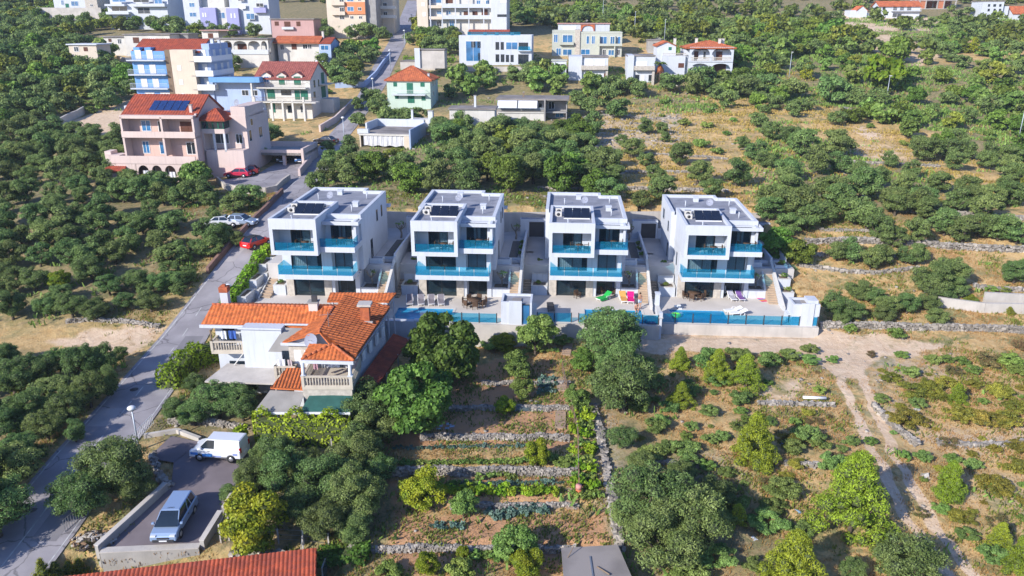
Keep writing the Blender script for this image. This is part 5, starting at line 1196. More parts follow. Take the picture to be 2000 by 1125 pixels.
# --- pink house with red roof and solar panels (left)
h=BH('pink_house','pink three storey house with red roof, solar panels and arched ground floor','house',250,395,350)
D=10.5; U=h.u(395)
h.vol(250,395,317,352,1.6,D,pink).bx(0,1.6,-3,U,D,h.z(318),pink)
h.bx(0,1.8,h.z(317),U,D,h.z(227),pink); h.bx(0,0,h.z(317)-.2,.3,1.8,h.z(229),palepink); h.bx(U-.3,0,h.z(317)-.2,U,1.8,h.z(229),palepink); m_=h.u(331); h.bx(m_-.15,0,h.z(305),m_+.15,1.8,h.z(229),palepink)
h.bx(0,0,h.z(232),U,1.8,h.z(226),palepink); h.bx(0,0,h.z(270),U,1.8,h.z(267),palepink); h.bx(0,0,h.z(319),U,1.6,h.z(316),palepink)
h.bx(0,-.12,h.z(269),U,.0,h.z(257),palepink); h.bx(-.3,-1.0,h.z(318),U+.0,-.82,h.z(303),palepink); h.bx(-.3,-.82,h.z(318),U,0,h.z(316),palepink); h.bx(-2.6,-1.0,h.z(318),-.3,1.2,h.z(302),palepink); h.bx(-3.0,-.4,-2,-2.0,1.4,h.z(296),palepink)
h.arcade([275,302,328,355,384],318,352,-.9,palepink,rise=1.15); h.bx(-2.6,-.9,-3,h.u(275),-.6,h.z(318),palepink); h.bx(U-.4,-1,-3,U,1.6,h.z(316),palepink)
h.wins([(279,298,238,260,'b'),(312,332,239,262,'g'),(357,385,240,263,'r'),(275,289,279,304,'b'),(309,328,280,305,'b'),(363,384,280,305,'g')],v=1.8)
h.wins([(284,296,325,350,'o'),(310,322,325,350,'o'),(336,348,325,350,'o')],v=1.6)
# right wing
h.bx(U,4.4,-3,U+6.2,13.5,h.z(232),palepink); h.bx(U,2.2,h.z(264),U+3.6,4.4,h.z(255),palepink).bx(U,2.2,h.z(240),U+3.6,4.4,h.z(236),palepink).bx(U,2.2,-3,U+.3,4.4,h.z(264),palepink).bx(U+3.3,2.2,h.z(300),U+3.6,2.5,h.z(264),white).bx(U+1.7,2.2,h.z(300),U+1.95,2.5,h.z(264),white).bx(U,2.2,-3,U+6.2,4.4,h.z(297),palepink)
for a_,b_ in((.15,.95),(1.0,1.8),(1.85,2.65),(2.7,3.5)): swin(h.T,'u',2.3,U+a_,U+b_,h.z(255),h.z(240),-1,darkglass,greensh,.07)
swin(h.T,'v',U+3.5,2.4,4.3,h.z(255),h.z(240),1,darkglass,greensh,.07)
h.hip(U+.1,U+3.6,2.2,6.5,h.z(237),1.5,tile_r); h.bx(U+3.9,4.5,h.z(236),U+6.2,12.0,h.z(214),palepink)
swin(h.T,'u',4.4,U+.6,U+3.2,h.z(288),h.z(268),-1,interior,whiteframe,.08); swin(h.T,'u',4.4,U+4.3,U+5.4,h.z(288),h.z(268),-1,darkglass,whiteframe,.08); swin(h.T,'v',U+6.2,6,7,h.z(255),h.z(240),1,darkglass,whiteframe); swin(h.T,'v',U+6.2,9,10.4,h.z(285),h.z(262),1,darkglass,whiteframe); swin(h.T,'v',U+6.2,5,6.0,h.z(285),h.z(262),1,darkglass,whiteframe)
h.gable(0,U,1.2,10.4,h.z(226),2.6,tile_r,.25,wallm=palepink); h.bx(U-.2,.9,h.z(228),U+.1,5.8,h.z(223),palepink)
for i in range(5):
    u=h.u(297)+i*1.15; k=2.6/4.6
    f=lambda v:h.z(226)+(v-1.2)*k+.18
    MB().add([(u,2.0,f(2.0)),(u+1.05,2.0,f(2.0)),(u+1.05,4.1,f(4.1)),(u,4.1,f(4.1)),(u,2.0,f(2)-.08),(u+1.05,2.0,f(2)-.08),(u+1.05,4.1,f(4.1)-.08),(u,4.1,f(4.1)-.08)],[(0,1,2,3),(7,6,5,4),(0,4,5,1),(1,5,6,2),(2,6,7,3),(3,7,4,0)],panelb).build('solar_panel',h.T)
h.chim(U-1.2,1.6,h.z(226)+.5,.9,.4,palepink)
dish(h.T,(U+5,4.5,h.z(205)),(-.3,-.9,.3),.5,dishm,base_=(U+5,4.8,h.z(213)))
m=MB(); P=[(-2.9,-2.2,h.z(331)),(.6,-2.2,h.z(331)),(.4,-.8,h.z(323)),(-2.5,-.8,h.z(323))]; slab(m,P,.12,tile_r); tiles(m,P,(0,1,.4),tile_r,lift=.01); m.box(-3.0,-2.1,-4,.4,-1.0,h.z(334),palepink); m.build('side_roof',h.T)
h.done(); PH=h
for x,y,w_ in((288,331,.9),(316,333,1.3),(340,333,.9)): 
    c_=h.T.matrix_world
    v=Matrix.Translation(h.T.location)@Matrix.Rotation(h.rz,4,'Z')@Vector((h.u(x),-1.05,h.z(y)))
    laundry('laundry','white linen drying in the '+{288:'first',316:'second',340:'third'}[x]+' arch of the pink house',v,(.75,.75,.78),w_,.9)
# --- blue and cream apartment block
h=BH('apartment_block','tall blue and cream apartment block with red roof and white balconies','apartment block',268,392,196,Y=160)
U=h.u(392); u1=h.u(336); u2=h.u(346); D=12
h.bx(0,0,-4,u1,D,h.z(100),bluew); h.bx(u1,-.35,-4,u2,.6,h.z(97),brownw); h.bx(u2,-.3,-4,U,D,h.z(97),cream); h.bx(U,1.2,-4,U+2.6,D,h.z(97),paleblue)
h.gable(0,U+.6,1.0,D-1,h.z(101),2.3,tile_r,.3,wallm=paleblue)
for k,(yf,) in enumerate(((117,),(145,),(172,))):
    h.balcony(262,336,yf,1.1,white,'bars',.95,white); h.wins([(276+k*2,288+k*2,yf-19,yf-1,'w'),(299+k*2,311+k*2,yf-19,yf-1,'w')])
    z=h.z(yf+2); b=MB().box(U-.9,-.3,z-.2,U+3.6,1.2,z,white).box(U+2.6,1.2,z-.2,U+3.6,D-2,z,white); o_=b.build('balcony',h.T)
    r=MB(); r.box(U-.9,-.28,z,U+3.6,-.25,z+.95,plastic).box(U+3.55,-.25,z,U+3.58,D-2,z+.95,plastic); r.build('railing',o_)
    swin(h.T,'u',1.2,U+.9,U+1.9,z,z+2.1,-1,whitesh,whiteframe)
    for vv in(3,6,9): swin(h.T,'v',U+2.6,vv,vv+1.1,z,z+2.1,1,whitesh,whiteframe)
    swin(h.T,'u',-.3,u2+1.2,u2+2.0,z-1.8,z-.8,-1,whitesh,whiteframe)
h.wins([(284,303,180,196,'w'),(315,334,180,196,'w')]); 
for a in(.3,2.6): h.bx(a,.6,h.z(101),a+1.3,3,h.z(93),bluew)
h.bx(U+.8,2,h.z(97),U+2.4,D-1,h.z(86),paleblue); h.chim(U+1.4,5,h.z(90),1.2,.6,white); h.chim(U+2.0,7,h.z(90),1.0,.5,white)
h.bx(U+2.6,1.5,-4,U+13,7,h.z(158),paleblue).bx(U+2.6,-.5,h.z(160),U+13,1.5,h.z(150),bluew)
for a in(8.3,10.2): swin(h.T,'u',1.5,U+a,U+a+1.4,h.z(187),h.z(176),-1,darkglass,whiteframe)
h.bx(-1.5,-3,-3,1.5,-1,h.z(204),white)
h.done()
# --- cream house with three dormers
h=BH('dormer_house','cream house with mottled red roof, three dormers and green shutters','house',504,612,222,Y=160,rz=R(-7))
U=h.u(612); D=10
h.bx(0,0,h.z(165),U,D,h.z(152),offw).bx(0,0,-3,U,D,h.z(170),offw).bx(0,0,h.z(170),U,D,h.z(165),offw)
h.gable(0,U,0,D,h.z(152),2.9,tile_m,.35,wallm=offw)
for a,b in((517,536),(547,566),(577,598)):
    ua,ub=h.u(a),h.u(b); zt=h.z(147); dm=MB(); dm.box(ua,-.05,h.z(165),ub,3,zt,offw); dm.build('dormer',h.T)
    r=MB(); c=(ua+ub)/2; slab(r,[(ua-.2,-.3,zt),(c,-.3,zt+.7),(c,3.2,zt+.7),(ua-.2,3.2,zt)],.1,tile_m); slab(r,[(c,-.3,zt+.7),(ub+.2,-.3,zt),(ub+.2,3.2,zt),(c,3.2,zt+.7)],.1,tile_m); r.add([(ua,-.05,zt),(ub,-.05,zt),(c,-.05,zt+.6)],[(0,1,2)],offw); r.build('dormer_roof',h.T)
    h.win(a+4,b-4,149,165,'s' if a>520 else 'b',v=-.06)
h.balcony(506,608,170,1.5,offw,'bars',.9,brownw); h.balcony(500,628,197,2.2,offw,'bars',.9,brownw)
h.wins([(525,540,175,193,'s'),(553,573,176,186,'d'),(580,590,176,194,'s'),(592,606,176,194,'s'),(530,538,202,220,'s'),(563,575,206,220,'d'),(588,600,206,220,'o')])
for x in(506,540,562,582,604): h.bx(h.u(x)-.18,-2.2,-3,h.u(x)+.18,-1.85,h.z(196)+.9 if x in(506,604) else h.z(196),offw)
h.bx(h.u(504)-.2,-2.2,h.z(197),h.u(504)+.1,-1.9,h.z(160),offw)
for v0,v1,a,b in((2,2.8,172,158),(4.5,5.1,172,158),(6.5,8.2,168,146),(6.0,8.5,196,174),(1.5,2.5,192,180)): swin(h.T,'v',U,v0,v1,h.z(a),h.z(b),1,greensh if v1-v0>1.2 else darkglass,greensh)
h.bx(U,5.5,-3,U+2.6,9.5,h.z(198),offw).bx(U,5.5,h.z(170),U+1.6,9.5,h.z(168),offw)
dish(h.T,(U-.6,6,h.z(124)),(-.5,-.8,.2),.45,white,base_=(U-.6,6.2,h.z(132)))
h.done()
# --- mint house with hip roof
h=BH('mint_house','mint green two storey house with red hipped roof and green shutters','house',757,842,207,Y=168,rz=R(-5))
U=h.u(842); D=9; h.bx(0,0,-4,U,D,h.z(158),greenw); h.hip(0,U,0,D,h.z(157),2.7,tile_f,.45); h.chim(U-1.0,2.5,h.z(152)-.2,.9,.4)
h.balcony(768,833,184,1.1,white,'bars',.9,whiteframe); h.wins([(770,777,161,169),(796,808,162,183),(823,831,161,169),(772,779,186,193),(797,810,187,201),(824,832,188,196)],'s')
for v0,v1,a,b in((2.5,3.6,170,160),(5,6,170,160),(3,3.8,190,180)): swin(h.T,'v',U,v0,v1,h.z(a),h.z(b),1,darkglass,whiteframe)
h.done()
# --- flat-roofed house with white tarps
h=BH('flat_house','low white house with flat roof terrace and white tarpaulins, beside the road','house',706,802,289,rz=R(-9))
U=h.u(802); D=10; h.bx(0,2.2,-3,U,D,h.z(262),cream).bx(-.4,-.3,h.z(262)-.25,U,2.2,h.z(262),offw)
h.bx(U,-.3,-3,U+.25,D+.2,h.z(252),paleblue); h.flat(-.4,U,-.3,D,h.z(262),flatroof,0,.1,.1,offw); h.bx(-.4,D-.3,h.z(262),U,D,h.z(246),white).bx(-.4,3.5,h.z(262),-.1,D-.3,h.z(246),white).bx(-.6,-.3,h.z(262),1.4,.6,h.z(253),white)
t_=MB(); 
for k in range(26): 
    u=U*.03+(U*.86)*k/25
c=MB(); n=60; a=.4; b=U*.9; P=[(a+(b-a)*i/n,-.15+.07*(i%2)+.05*math.sin(i*.9)) for i in range(n+1)]
for i in range(n): c.add([(P[i][0],P[i][1],h.z(285)+.1*math.sin(i*.37)),(P[i+1][0],P[i+1][1],h.z(285)+.1*math.sin((i+1)*.37)),(P[i+1][0],P[i+1][1],h.z(265)),(P[i][0],P[i][1],h.z(265))],[(0,1,2,3)],mat('tarpaulin',(.68,.68,.70),.7,.15,1.2))
c.build('tarpaulin',h.T); h.bx(-.3,-.2,-3,-.1,2.2,h.z(263),cream); h.bx(U-1.0,-.25,-3,U,-.05,h.z(264),cream)
h.bx(U-3,D,h.z(262),U+2,D+2.6,h.z(246),offw); h.chim(U-2.6,D+.4,h.z(244),1.5,.35); h.chim(U+.9,D-.5,h.z(246),1.6,.9,white)
h.done()
# --- low house behind it
h=BH('flat_house','low pale house with flat roof and green shutter behind the olive tops','house',878,968,236,Y=150)
U=h.u(966); h.bx(0,0,-3,U,5,h.z(214),offw); h.flat(0,U,0,5,h.z(214),flatroof,.3,.2); h.win(890,900,219,233,'s'); h.chim(h.u(924),2,h.z(210),2.0,.4); h.done()
# --- grey house with awnings
h=BH('flat_house','grey flat-roofed house with two white awnings over its balcony','house',971,1062,234,rz=R(-5))
U=h.u(1062); D=8; h.bx(0,1.8,-3,U,D,h.z(196),greyw).bx(0,0,h.z(219)-.2,U,1.8,h.z(219),offw).bx(0,.2,-3,U,1.8,h.z(221),offw); h.bx(U,-.1,-3,U+.3,6,h.z(194),greyw); h.bx(U+.3,3.2,-3,U+4.6,D,h.z(196),greyw); h.bx(U+.3,1.5,h.z(222),U+4.6,3.2,h.z(219),greyw).bx(U+4.4,1.5,-3,U+4.6,3.2,h.z(196),greyw)
h.flat(0,U+4.6,.6,D,h.z(196),flatroof,.35,.25); h.chim(h.u(1018),4,h.z(190),.6,.3,brownw)
for a,b in((972,1010),(1012,1049)): m=MB(); slab(m,[(h.u(a),-.9,h.z(210)),(h.u(b),-.9,h.z(210)),(h.u(b),.5,h.z(195)),(h.u(a),.5,h.z(195))],.04,cloth('awning',(.62,.64,.70))); m.build('awning',h.T)
h.wins([(975,988,206,218,'d'),(992,1010,206,218,'p'),(1020,1034,206,218,'d'),(1050,1058,202,219,'g')],v=1.8); r=MB(); r.box(0,.02,h.z(219)+.5,U,.05,h.z(219)+.95,metal).box(0,.02,h.z(219)+.1,U,.04,h.z(219)+.45,awn); r.build('railing',h.T)
swin(h.T,'u',3.2,U+.8,U+2.0,h.z(216),h.z(201),-1,darkglass,whiteframe); swin(h.T,'u',3.2,U+2.2,U+4.0,h.z(232),h.z(222),-1,blueglass,whiteframe)
h.done()
# --- carport by the red car
h=BH('carport','pale pink flat-roofed carport beside the road junction','carport',528,596,324,Y=None)
U=h.u(596); D=6.5; h.bx(-2.5,D-.4,-3,U,D,h.z(296),palepink).bx(U-.1,-1,-3,U+.3,D,h.z(288),palepink).bx(-2.6,0,-3,-2.3,D,h.z(298),palepink).bx(h.u(556)-.25,0,-3,h.u(556)+.25,.4,h.z(302),palepink)
h.bx(-2.9,-.3,h.z(303),U+.3,D,h.z(298),concrete).bx(-2.9,-.3,h.z(303),U+.3,-.1,h.z(292),palepink).bx(-2.9,D-.2,h.z(298),U+.3,D,h.z(288),palepink); h.done(); CP=h
# --- white modern house (upper centre)
h=BH('white_house','big white flat-roofed modern house with slim windows, upper centre','house',897,1038,127)
U=h.u(1038); D=11; h.bx(0,0,-2,U,D,h.z(72),white); h.bx(0,0,h.z(72),U,.3,h.z(69),white).bx(0,D-.3,h.z(72),U,D,h.z(69),white).bx(0,.3,h.z(72),.3,D-.3,h.z(69),white).bx(U-.3,.3,h.z(72),U,D-.3,h.z(69),white)
h.win(910,939,80,120,'b',name='stair_window'); h.wins([(921,929,81,93),(933,939,81,94),(968,975,82,97),(978,984,82,97),(968,975,106,121),(978,985,106,121),(988,994,107,121),(997,1003,107,121),(934,938,104,118)],'d')
h.wins([(988,1011,82,97,'b'),(1013,1031,83,97,'d'),(1012,1032,106,125,'d')]); h.balcony(1012,1036,98,.9,white,'glass'); MB().box(2,2,h.z(69),U-3,2.05,h.z(69)+.8,teal).box(2,2.05,h.z(69),2.05,D-2,h.z(69)+.8,teal).build('roof_railing',h.T)
h.flat(.3,U-.3,.3,D-.3,h.z(72),flatroof,0,.05)
for u in(6,9,13): MB().box(u,3,h.z(72),u+.9,3.6,h.z(72)+1.0,metal).build('air_conditioner',h.T)
h.done()
t=BH('retaining_wall','long pale wall below the white modern house','wall',900,1062,140); t.bx(0,0,-3,t.u(1062),.4,1.2,palecon); t.done()
h=BH('tiled_house','low house with red tiled roof showing over the white modern house','house',915,992,72,Y=222); h.bx(0,0,-3,h.u(992),7,h.z(68),offw); h.gable(0,h.u(992),0,7,h.z(68),1.3,tile_r,.3,wallm=offw); h.done()
# --- sage modern house
h=BH('sage_house','sage green modern double house with blue-tinted glass','house',1078,1213,110)
U=h.u(1213); D=9; a=h.u(1122); b=h.u(1132)
h.bx(0,0,-3,a,D,h.z(63),olivew).bx(a,-.3,-3,b,D,h.z(58),stoneclad).bx(b,0,-3,U,D,h.z(66),olivew)
h.flat(0,a,0,D,h.z(63),flatroof,0,.1,.5,olivew); h.flat(b,U,0,D,h.z(66),flatroof,0,.1,.5,olivew)
h.wins([(1081,1089,67,83),(1098,1118,68,84),(1144,1150,70,86),(1154,1161,70,86),(1170,1184,71,87),(1190,1199,71,87),(1204,1210,71,87),(1099,1117,96,108),(1086,1096,94,108),(1134,1152,96,107),(1187,1199,97,108)],'b')
h.balcony(1092,1120,86,1,olivew,'solid',.5); h.balcony(1168,1213,88,1,olivew,'solid',.4); h.wins([(1176,1183,96,108),(1203,1210,96,108)],'g'); h.bx(h.u(1168),-.9,-3,h.u(1170),0,h.z(70),olivew).bx(h.u(1198),-.9,-3,h.u(1200),0,h.z(70),olivew)
h.done()
for (x0,x1,yt,yb,lab,wn) in ((1110,1186,112,156,'white two storey house with stone-faced balcony below the sage house',[(1137,1158,116,130,'w'),(1160,1180,116,130,'w'),(1145,1172,144,158,'w'),(1179,1184,143,153,'r')]),(1224,1276,110,160,'small white cube house left of the palm tree',[(1238,1250,120,134,'w'),(1250,1262,120,134,'w'),(1240,1248,146,158,'d'),(1251,1258,146,158,'w'),(1266,1272,146,158,'d')])):
    h=BH('white_house',lab,'house',x0,x1,yb); U=h.u(x1); D=8; c=h.u(x0+ (26 if x0<1200 else 12))
    h.bx(0,-.6,-3,c,D,h.z(yt-2),white).bx(c,0,-3,U,D,h.z(yt),white); h.flat(0,U,0,D,h.z(yt),flatroof,.2,.2); h.bx(U-.5,-1.2,-3,U,0,h.z((yt+yb)/2+4),stoneclad)
    h.wins(wn); h.balcony(x0+24 if x0<1200 else x0+13,x1,(yt+yb)/2,1.2,stoneclad,'solid',.8); h.done()
h=BH('garage','small sage garage with shaded opening beside the white house','garage',1078,1108,132,Y=196); h.bx(0,0,-3,h.u(1106),4,h.z(119),white); h.win(1086,1104,124,131,'o'); h.flat(0,h.u(1106),0,4,h.z(119),olivew,.2,.2); h.done()
# --- white house with orange roof and arches
h=BH('arched_house','white villa with orange tiled roof and big arched balconies beside the palm','house',1338,1435,152)
U=h.u(1430); D=11; h.bx(0,1.8,-3,U,D,h.z(98),white); h.bx(-5.5,1.0,-3,0,D-1,h.z(110),white); h.bx(-6.8,3,-3,-2.2,D,h.z(90),white)
h.arcade([1346,1385,1426],92,119,0,white,.3,.5,1.1); h.arcade([1346,1385,1426],122,152,0,white,.3,.5,1.1); h.bx(h.u(1344),0,h.z(121),h.u(1428),1.8,h.z(119),white)
h.hip(0,U,0,D,h.z(94),1.6,tile_f,.3); h.gable(-6.8,-2.2,3,D,h.z(90),1.0,tile_f,.3,wallm=white,axis='v')
r=MB(); 
for k in range(40): u=h.u(1347)+(h.u(1425)-h.u(1347))*k/39; r.tube((u,.1,h.z(119)),(u,.1,h.z(113)),.05,.05,balum,5,False)
r.box(h.u(1347),.0,h.z(113),h.u(1425),.2,h.z(112),balum)
for k in range(20): r.tube((-5.4+k*.3,1.0,h.z(110)),(-5.4+k*.3,1.0,h.z(105)),.05,.05,balum,5,False)
r.box(-5.5,.9,h.z(105),0,1.1,h.z(104),balum); r.build('balustrade',h.T)
h.wins([(1355,1363,101,116,'r'),(1397,1409,101,118,'r'),(1372,1378,101,116,'o'),(1392,1418,126,150,'r')],v=1.8); h.win(1325,1336,124,133,'r',v=1.0); h.win(1306,1312,93,99,'s',v=3.0)
for u,v in((-2.6,5),(8,3),(9,4),(3,7)): h.chim(u,v,h.z(90),1.6,.6,offw)
h.done()
h=BH('shed','grey concrete block hut behind the arched villa','shed',1265,1288,104); h.bx(0,0,-2,h.u(1288),5,h.z(79),concrete); h.win(1275,1281,84,89,'d'); h.flat(0,h.u(1288),0,5,h.z(79),flatroof,.2,.2); h.done()
h=BH('gate_house','small stone gate pillar hut below the arched villa','gate house',1305,1328,168); h.bx(0,0,-2,2.4,2,2.4,offw); h.flat(0,2.4,0,2,2.4,offw,.3,.2); h.done()
h=BH('pink_roof_house','low house with faded pink roof and round orange arch behind the sage house','house',1090,1195,62,Y=232); U=h.u(1190); h.bx(0,0,-3,U,8,h.z(47),white); h.flat(0,U,0,8,h.z(47),mat('faded_pink',(.45,.27,.24),.9,.15),.3,.25); h.arcade([1135,1160],48,62,-.3,tile_f,.25,.3,1.2); h.win(1100,1125,52,62,'w'); h.done()
# --- garages near the road
h=BH('garage','low concrete garage beside the road above the mint house','garage',782,850,137); U=h.u(850); h.bx(0,0,-3,U,6,h.z(121),palecon); h.flat(0,U,0,6,h.z(121),flatroof,.1,.2); h.done()
h=BH('shed','low grey hut with pale green roof edge above the concrete garage','shed',810,872,108,Y=192); U=h.u(868); h.bx(0,0,-3,U,4,h.z(99),palecon); h.flat(0,U,0,4,h.z(98),flatroof,.2,.2); h.bx(0,-.4,-3,1.3,0,h.z(94),white); h.done()
# --- row of low houses at left
h=BH('flat_house','pale low house with arched loggia behind the blue apartment block','house',404,528,110,Y=203); U=h.u(526); h.bx(0,1.6,-4,U,8,h.z(77),offw); h.arcade([412,436,457,486,512,526],78,106,0,offw,.3,.35,.9); h.bx(0,0,h.z(103),U,1.6,h.z(101),offw); h.flat(0,U,0,8,h.z(77),flatroof,.3,.2)
h.wins([(440,448,84,98,'r'),(461,483,86,97,'r'),(516,524,84,98,'o')],v=1.6); h.bx(-.2,-.1,h.z(106),U,.1,h.z(97),white); h.bx(0,.1,-4,U,1.6,h.z(106),offw); h.done()
h=BH('tiled_house','low house with orange tiled strip roof and blue gable left of the road','house',540,650,108,Y=205); U=h.u(648); a=h.u(625); h.bx(0,1,-4,a,7,h.z(83),offw).bx(a,0,-4,U,8,h.z(84),paleblue); h.gable(-.5,a,0,7,h.z(83),1.5,tile_f,.2); h.gable(a,U,0,8,h.z(84),1.3,tile_r,.2,wallm=paleblue)
h.wins([(568,578,86,97,'r'),(545,553,87,98,'o'),(590,600,87,96,'g'),(600,608,87,96,'o')],v=1); h.win(628,644,88,98,'b',v=0); h.chim(a,3,h.z(74),1.5,.5,offw); h.done()
h=BH('flat_house','low house with awning row left of the orange strip roof','house',395,430,76,Y=222); h.bx(0,0,-3,h.u(428),6,h.z(60),offw); h.flat(0,h.u(450),-.5,6,h.z(60),mat('faded_pink',(.45,.27,.24),.9,.15),.3,.2); h.win(407,417,65,74,'r'); h.done()
h=BH('flat_house','long low house with flat grey roof behind the red roofed apartment block','house',195,338,92,Y=217); U=h.u(336); a=h.u(245); h.bx(0,1,-4,a,7,h.z(73),offw).bx(a,0,-4,U,8,h.z(68),offw); h.flat(0,a,1,7,h.z(73),flatroof,.4,.2); h.flat(a,U,0,8,h.z(68),flatroof,.4,.2); h.wins([(226,234,76,86,'o'),(208,214,76,82,'r')],v=1); h.wins([(262,274,73,84,'r'),(295,309,72,82,'w')],v=0); h.done()
h=BH('flat_house','dark low wing house at the right end of the long flat house','house',310,372,84,Y=222); h.bx(0,0,-3,h.u(370),6,h.z(67),greyw); h.flat(0,h.u(370),0,6,h.z(67),flatroof,.3,.2); h.wins([(340,352,71,78,'o')]); h.done()
h=BH('flat_house','small cream house with white flat roof among the left olive trees','house',136,196,110,Y=198); U=h.u(192); h.bx(0,0,-4,U,6,h.z(88),cream); h.flat(0,U,0,6,h.z(88),white,.4,.25); h.wins([(146,156,91,101,'o'),(166,174,92,100,'r')]); h.done()
# --- top row
h=BH('apartment_block','white terraced apartment house at the top left with dark window band','apartment block',210,330,28,Y=262); U=h.u(330); h.bx(0,0,-5,U,12,h.z(8),white).bx(0,-1.5,h.z(12),h.u(250),0,h.z(8),white).bx(0,-1.5,h.z(28),h.u(256),0,h.z(23),white).bx(h.u(262),-1.5,h.z(13),U,0,h.z(7),white); h.bx(h.u(300),1,h.z(8),U,12,h.z(-25),white); h.bx(0,2,h.z(8),h.u(300),12,h.z(-22),white)
h.wins([(218,250,11,22,'g'),(270,295,15,27,'o'),(306,322,-2,8,'b'),(222,250,-6,4,'b'),(264,296,-6,5,'g')]); h.done()
h=BH('apartment_block','white and lilac modern apartment house at the top','apartment block',360,528,44,Y=252); U=h.u(528)
h.bx(0,0,-4,h.u(392),10,h.z(-30),white).bx(h.u(392),.8,-4,h.u(450),10,h.z(14),offw).bx(h.u(392),-.4,-4,h.u(424),.8,h.z(15),lilac).bx(h.u(445),-.4,-4,h.u(469),.8,h.z(16),lilac).bx(h.u(450),.8,-4,U,10,h.z(-30),white).bx(h.u(392),2,h.z(14),h.u(437),10,h.z(-20),offw).bx(h.u(500),-.4,h.z(25),h.u(524),.8,h.z(15),lilac)
h.wins([(372,383,5,14,'b'),(370,384,24,33,'b'),(471,484,8,17,'w'),(483,500,26,38,'b'),(505,520,6,14,'g'),(470,482,-8,2,'g')],v=0); h.wins([(426,439,24,36,'b')],v=.8); h.wins([(397,400,25,33,'w'),(402,405,25,33,'w'),(453,456,26,35,'w'),(460,463,26,35,'w')],v=-.4); h.done()
h=BH('pink_house','small rose pink flat-roofed house under the bare earth bank','house',530,616,58,Y=240); U=h.u(614); h.bx(0,0,-4,U,7,h.z(38),pinkred); h.flat(0,U,0,7,h.z(38),flatroof,.4,.25); h.wins([(537,545,42,50),(556,568,42,52),(580,588,42,51)],'r'); h.balcony(552,575,56,.8,white,'solid',.5); h.done()
h=BH('apartment_block','cream and orange apartment block left of the road at the top','apartment block',640,718,52,Y=245); U=h.u(716); h.bx(0,0,-5,U,11,h.z(-35),cream).bx(h.u(677),-.3,h.z(28),U,0,h.z(4),orangew).bx(U-.0,1,-5,U+3,10,h.z(-35),greyw)
for yf in(28,9,-10): h.balcony(650,677,yf,1,cream,'solid',.8); h.wins([(666,675,yf-14,yf-3,'g'),(702,709,yf-14,yf-7,'g'),(681,694,yf-15,yf-6,'b')],v=-.3 if yf==28 else 0)
h.wins([(664,674,30,38,'g'),(685,692,31,37,'g'),(702,709,31,37,'g'),(685,690,47,51,'o'),(700,705,47,51,'o')]); h.done()
h=BH('apartment_block','cream apartment house with balconies just left of the road top','apartment block',728,778,44,Y=252); U=h.u(768); h.bx(0,1.2,-4,U,10,h.z(-25),cream)
for yf in(16,34): h.balcony(728,776,yf,1.2,offw,'solid',.7); h.wins([(731,739,yf-11,yf-1,'g'),(748,756,yf-11,yf-1,'g')],v=1.2)
h.done()
h=BH('apartment_block','long white and beige apartment house right of the road top with parked cars','apartment block',815,992,56,Y=243); U=h.u(990); h.bx(0,1.6,-5,U,12,h.z(-30),offw).bx(h.u(840),0,-5,h.u(842),1.6,h.z(-30),white)
for yf in(14,36): h.balcony(864,960,yf,0.1,white,'solid',.9); h.bx(h.u(864),0,h.z(yf)-.2,h.u(945),1.6,h.z(yf),white)
h.bx(h.u(838),0,h.z(38),h.u(864),1.6,h.z(32),cream).bx(h.u(838),0,h.z(16),h.u(864),1.6,h.z(10),cream).bx(h.u(960),-1,-5,U,1.6,h.z(-20),white).bx(0,0,-5,h.u(836),1.6,h.z(-30),cream)
for x in(864,890,916,945): h.bx(h.u(x)-.15,0,-5,h.u(x)+.15,.3,h.z(-20),white)
h.wins([(852,861,20,28,'b'),(870,880,20,28,'b'),(905,913,22,30,'r'),(922,932,22,30,'r'),(940,952,18,32,'r'),(851,861,40,52,'g'),(876,886,40,52,'b'),(870,884,-4,6,'r'),(930,938,0,8,'b'),(840,862,-6,6,'b'),(948,956,0,8,'b')],v=1.6); h.wins([(972,990,28,33,'d'),(978,990,0,6,'w')],v=-1); h.wins([(824,831,5,12,'w'),(826,832,24,32,'w')],v=0); h.done()
h=BH('stone_house','pale terraced house with stone wing at the far top left','house',105,195,16,Y=272); U=h.u(193); h.bx(0,0,-3,h.u(168),8,h.z(-12),white).bx(h.u(168),0,-3,U,8,h.z(-20),stoneclad).bx(h.u(75),-2,-4,U+2,-1.6,h.z(15),palecon); h.wins([(128,135,7,15,'s'),(120,126,0,10,'b'),(140,155,2,12,'b'),(178,184,8,13,'o')]); h.done()
# --- top right
h=BH('tiled_house','small white house with orange roof and long wall on the far right hillside','house',1660,1702,34); U=h.u(1700); h.bx(0,0,-2,U*.8,6,h.z(20),white); h.gable(U*.3,U*.8,0,6,h.z(20),1.5,tile_f,.2,wallm=white,axis='v'); h.bx(U*.8,1,-2,U*1.3,5,h.z(25),white).bx(U*.95,.95,h.z(33),U*1.2,1.1,h.z(27),interior); h.done()
h=BH('tiled_house','two storey white house with orange roof and long balcony, far right','house',1716,1793,36); U=h.u(1793); h.bx(0,0,-2,U,7,h.z(11),white); h.gable(0,U,0,7,h.z(11),1.6,tile_f,.5,wallm=white); h.balcony(1738,1793,21,1.2,white,'bars',.9,whiteframe); h.wins([(1742,1749,13,20),(1755,1762,13,20),(1768,1776,13,20),(1722,1727,14,19),(1742,1760,26,34,'o')],'d'); h.done()
h=BH('unfinished_house','unfinished red brick house skeleton at the top right','house',1795,1868,18); U=h.u(1866)
for k in range(3): h.bx(0,0,h.z(18)+k*3.0,U,9,h.z(18)+k*3.0+.25,concrete)
for x in(1796,1808,1830,1842,1864): 
    for v in(.1,4,8.5): h.bx(h.u(x)-.2,v,-1,h.u(x)+.2,v+.4,9,concrete)
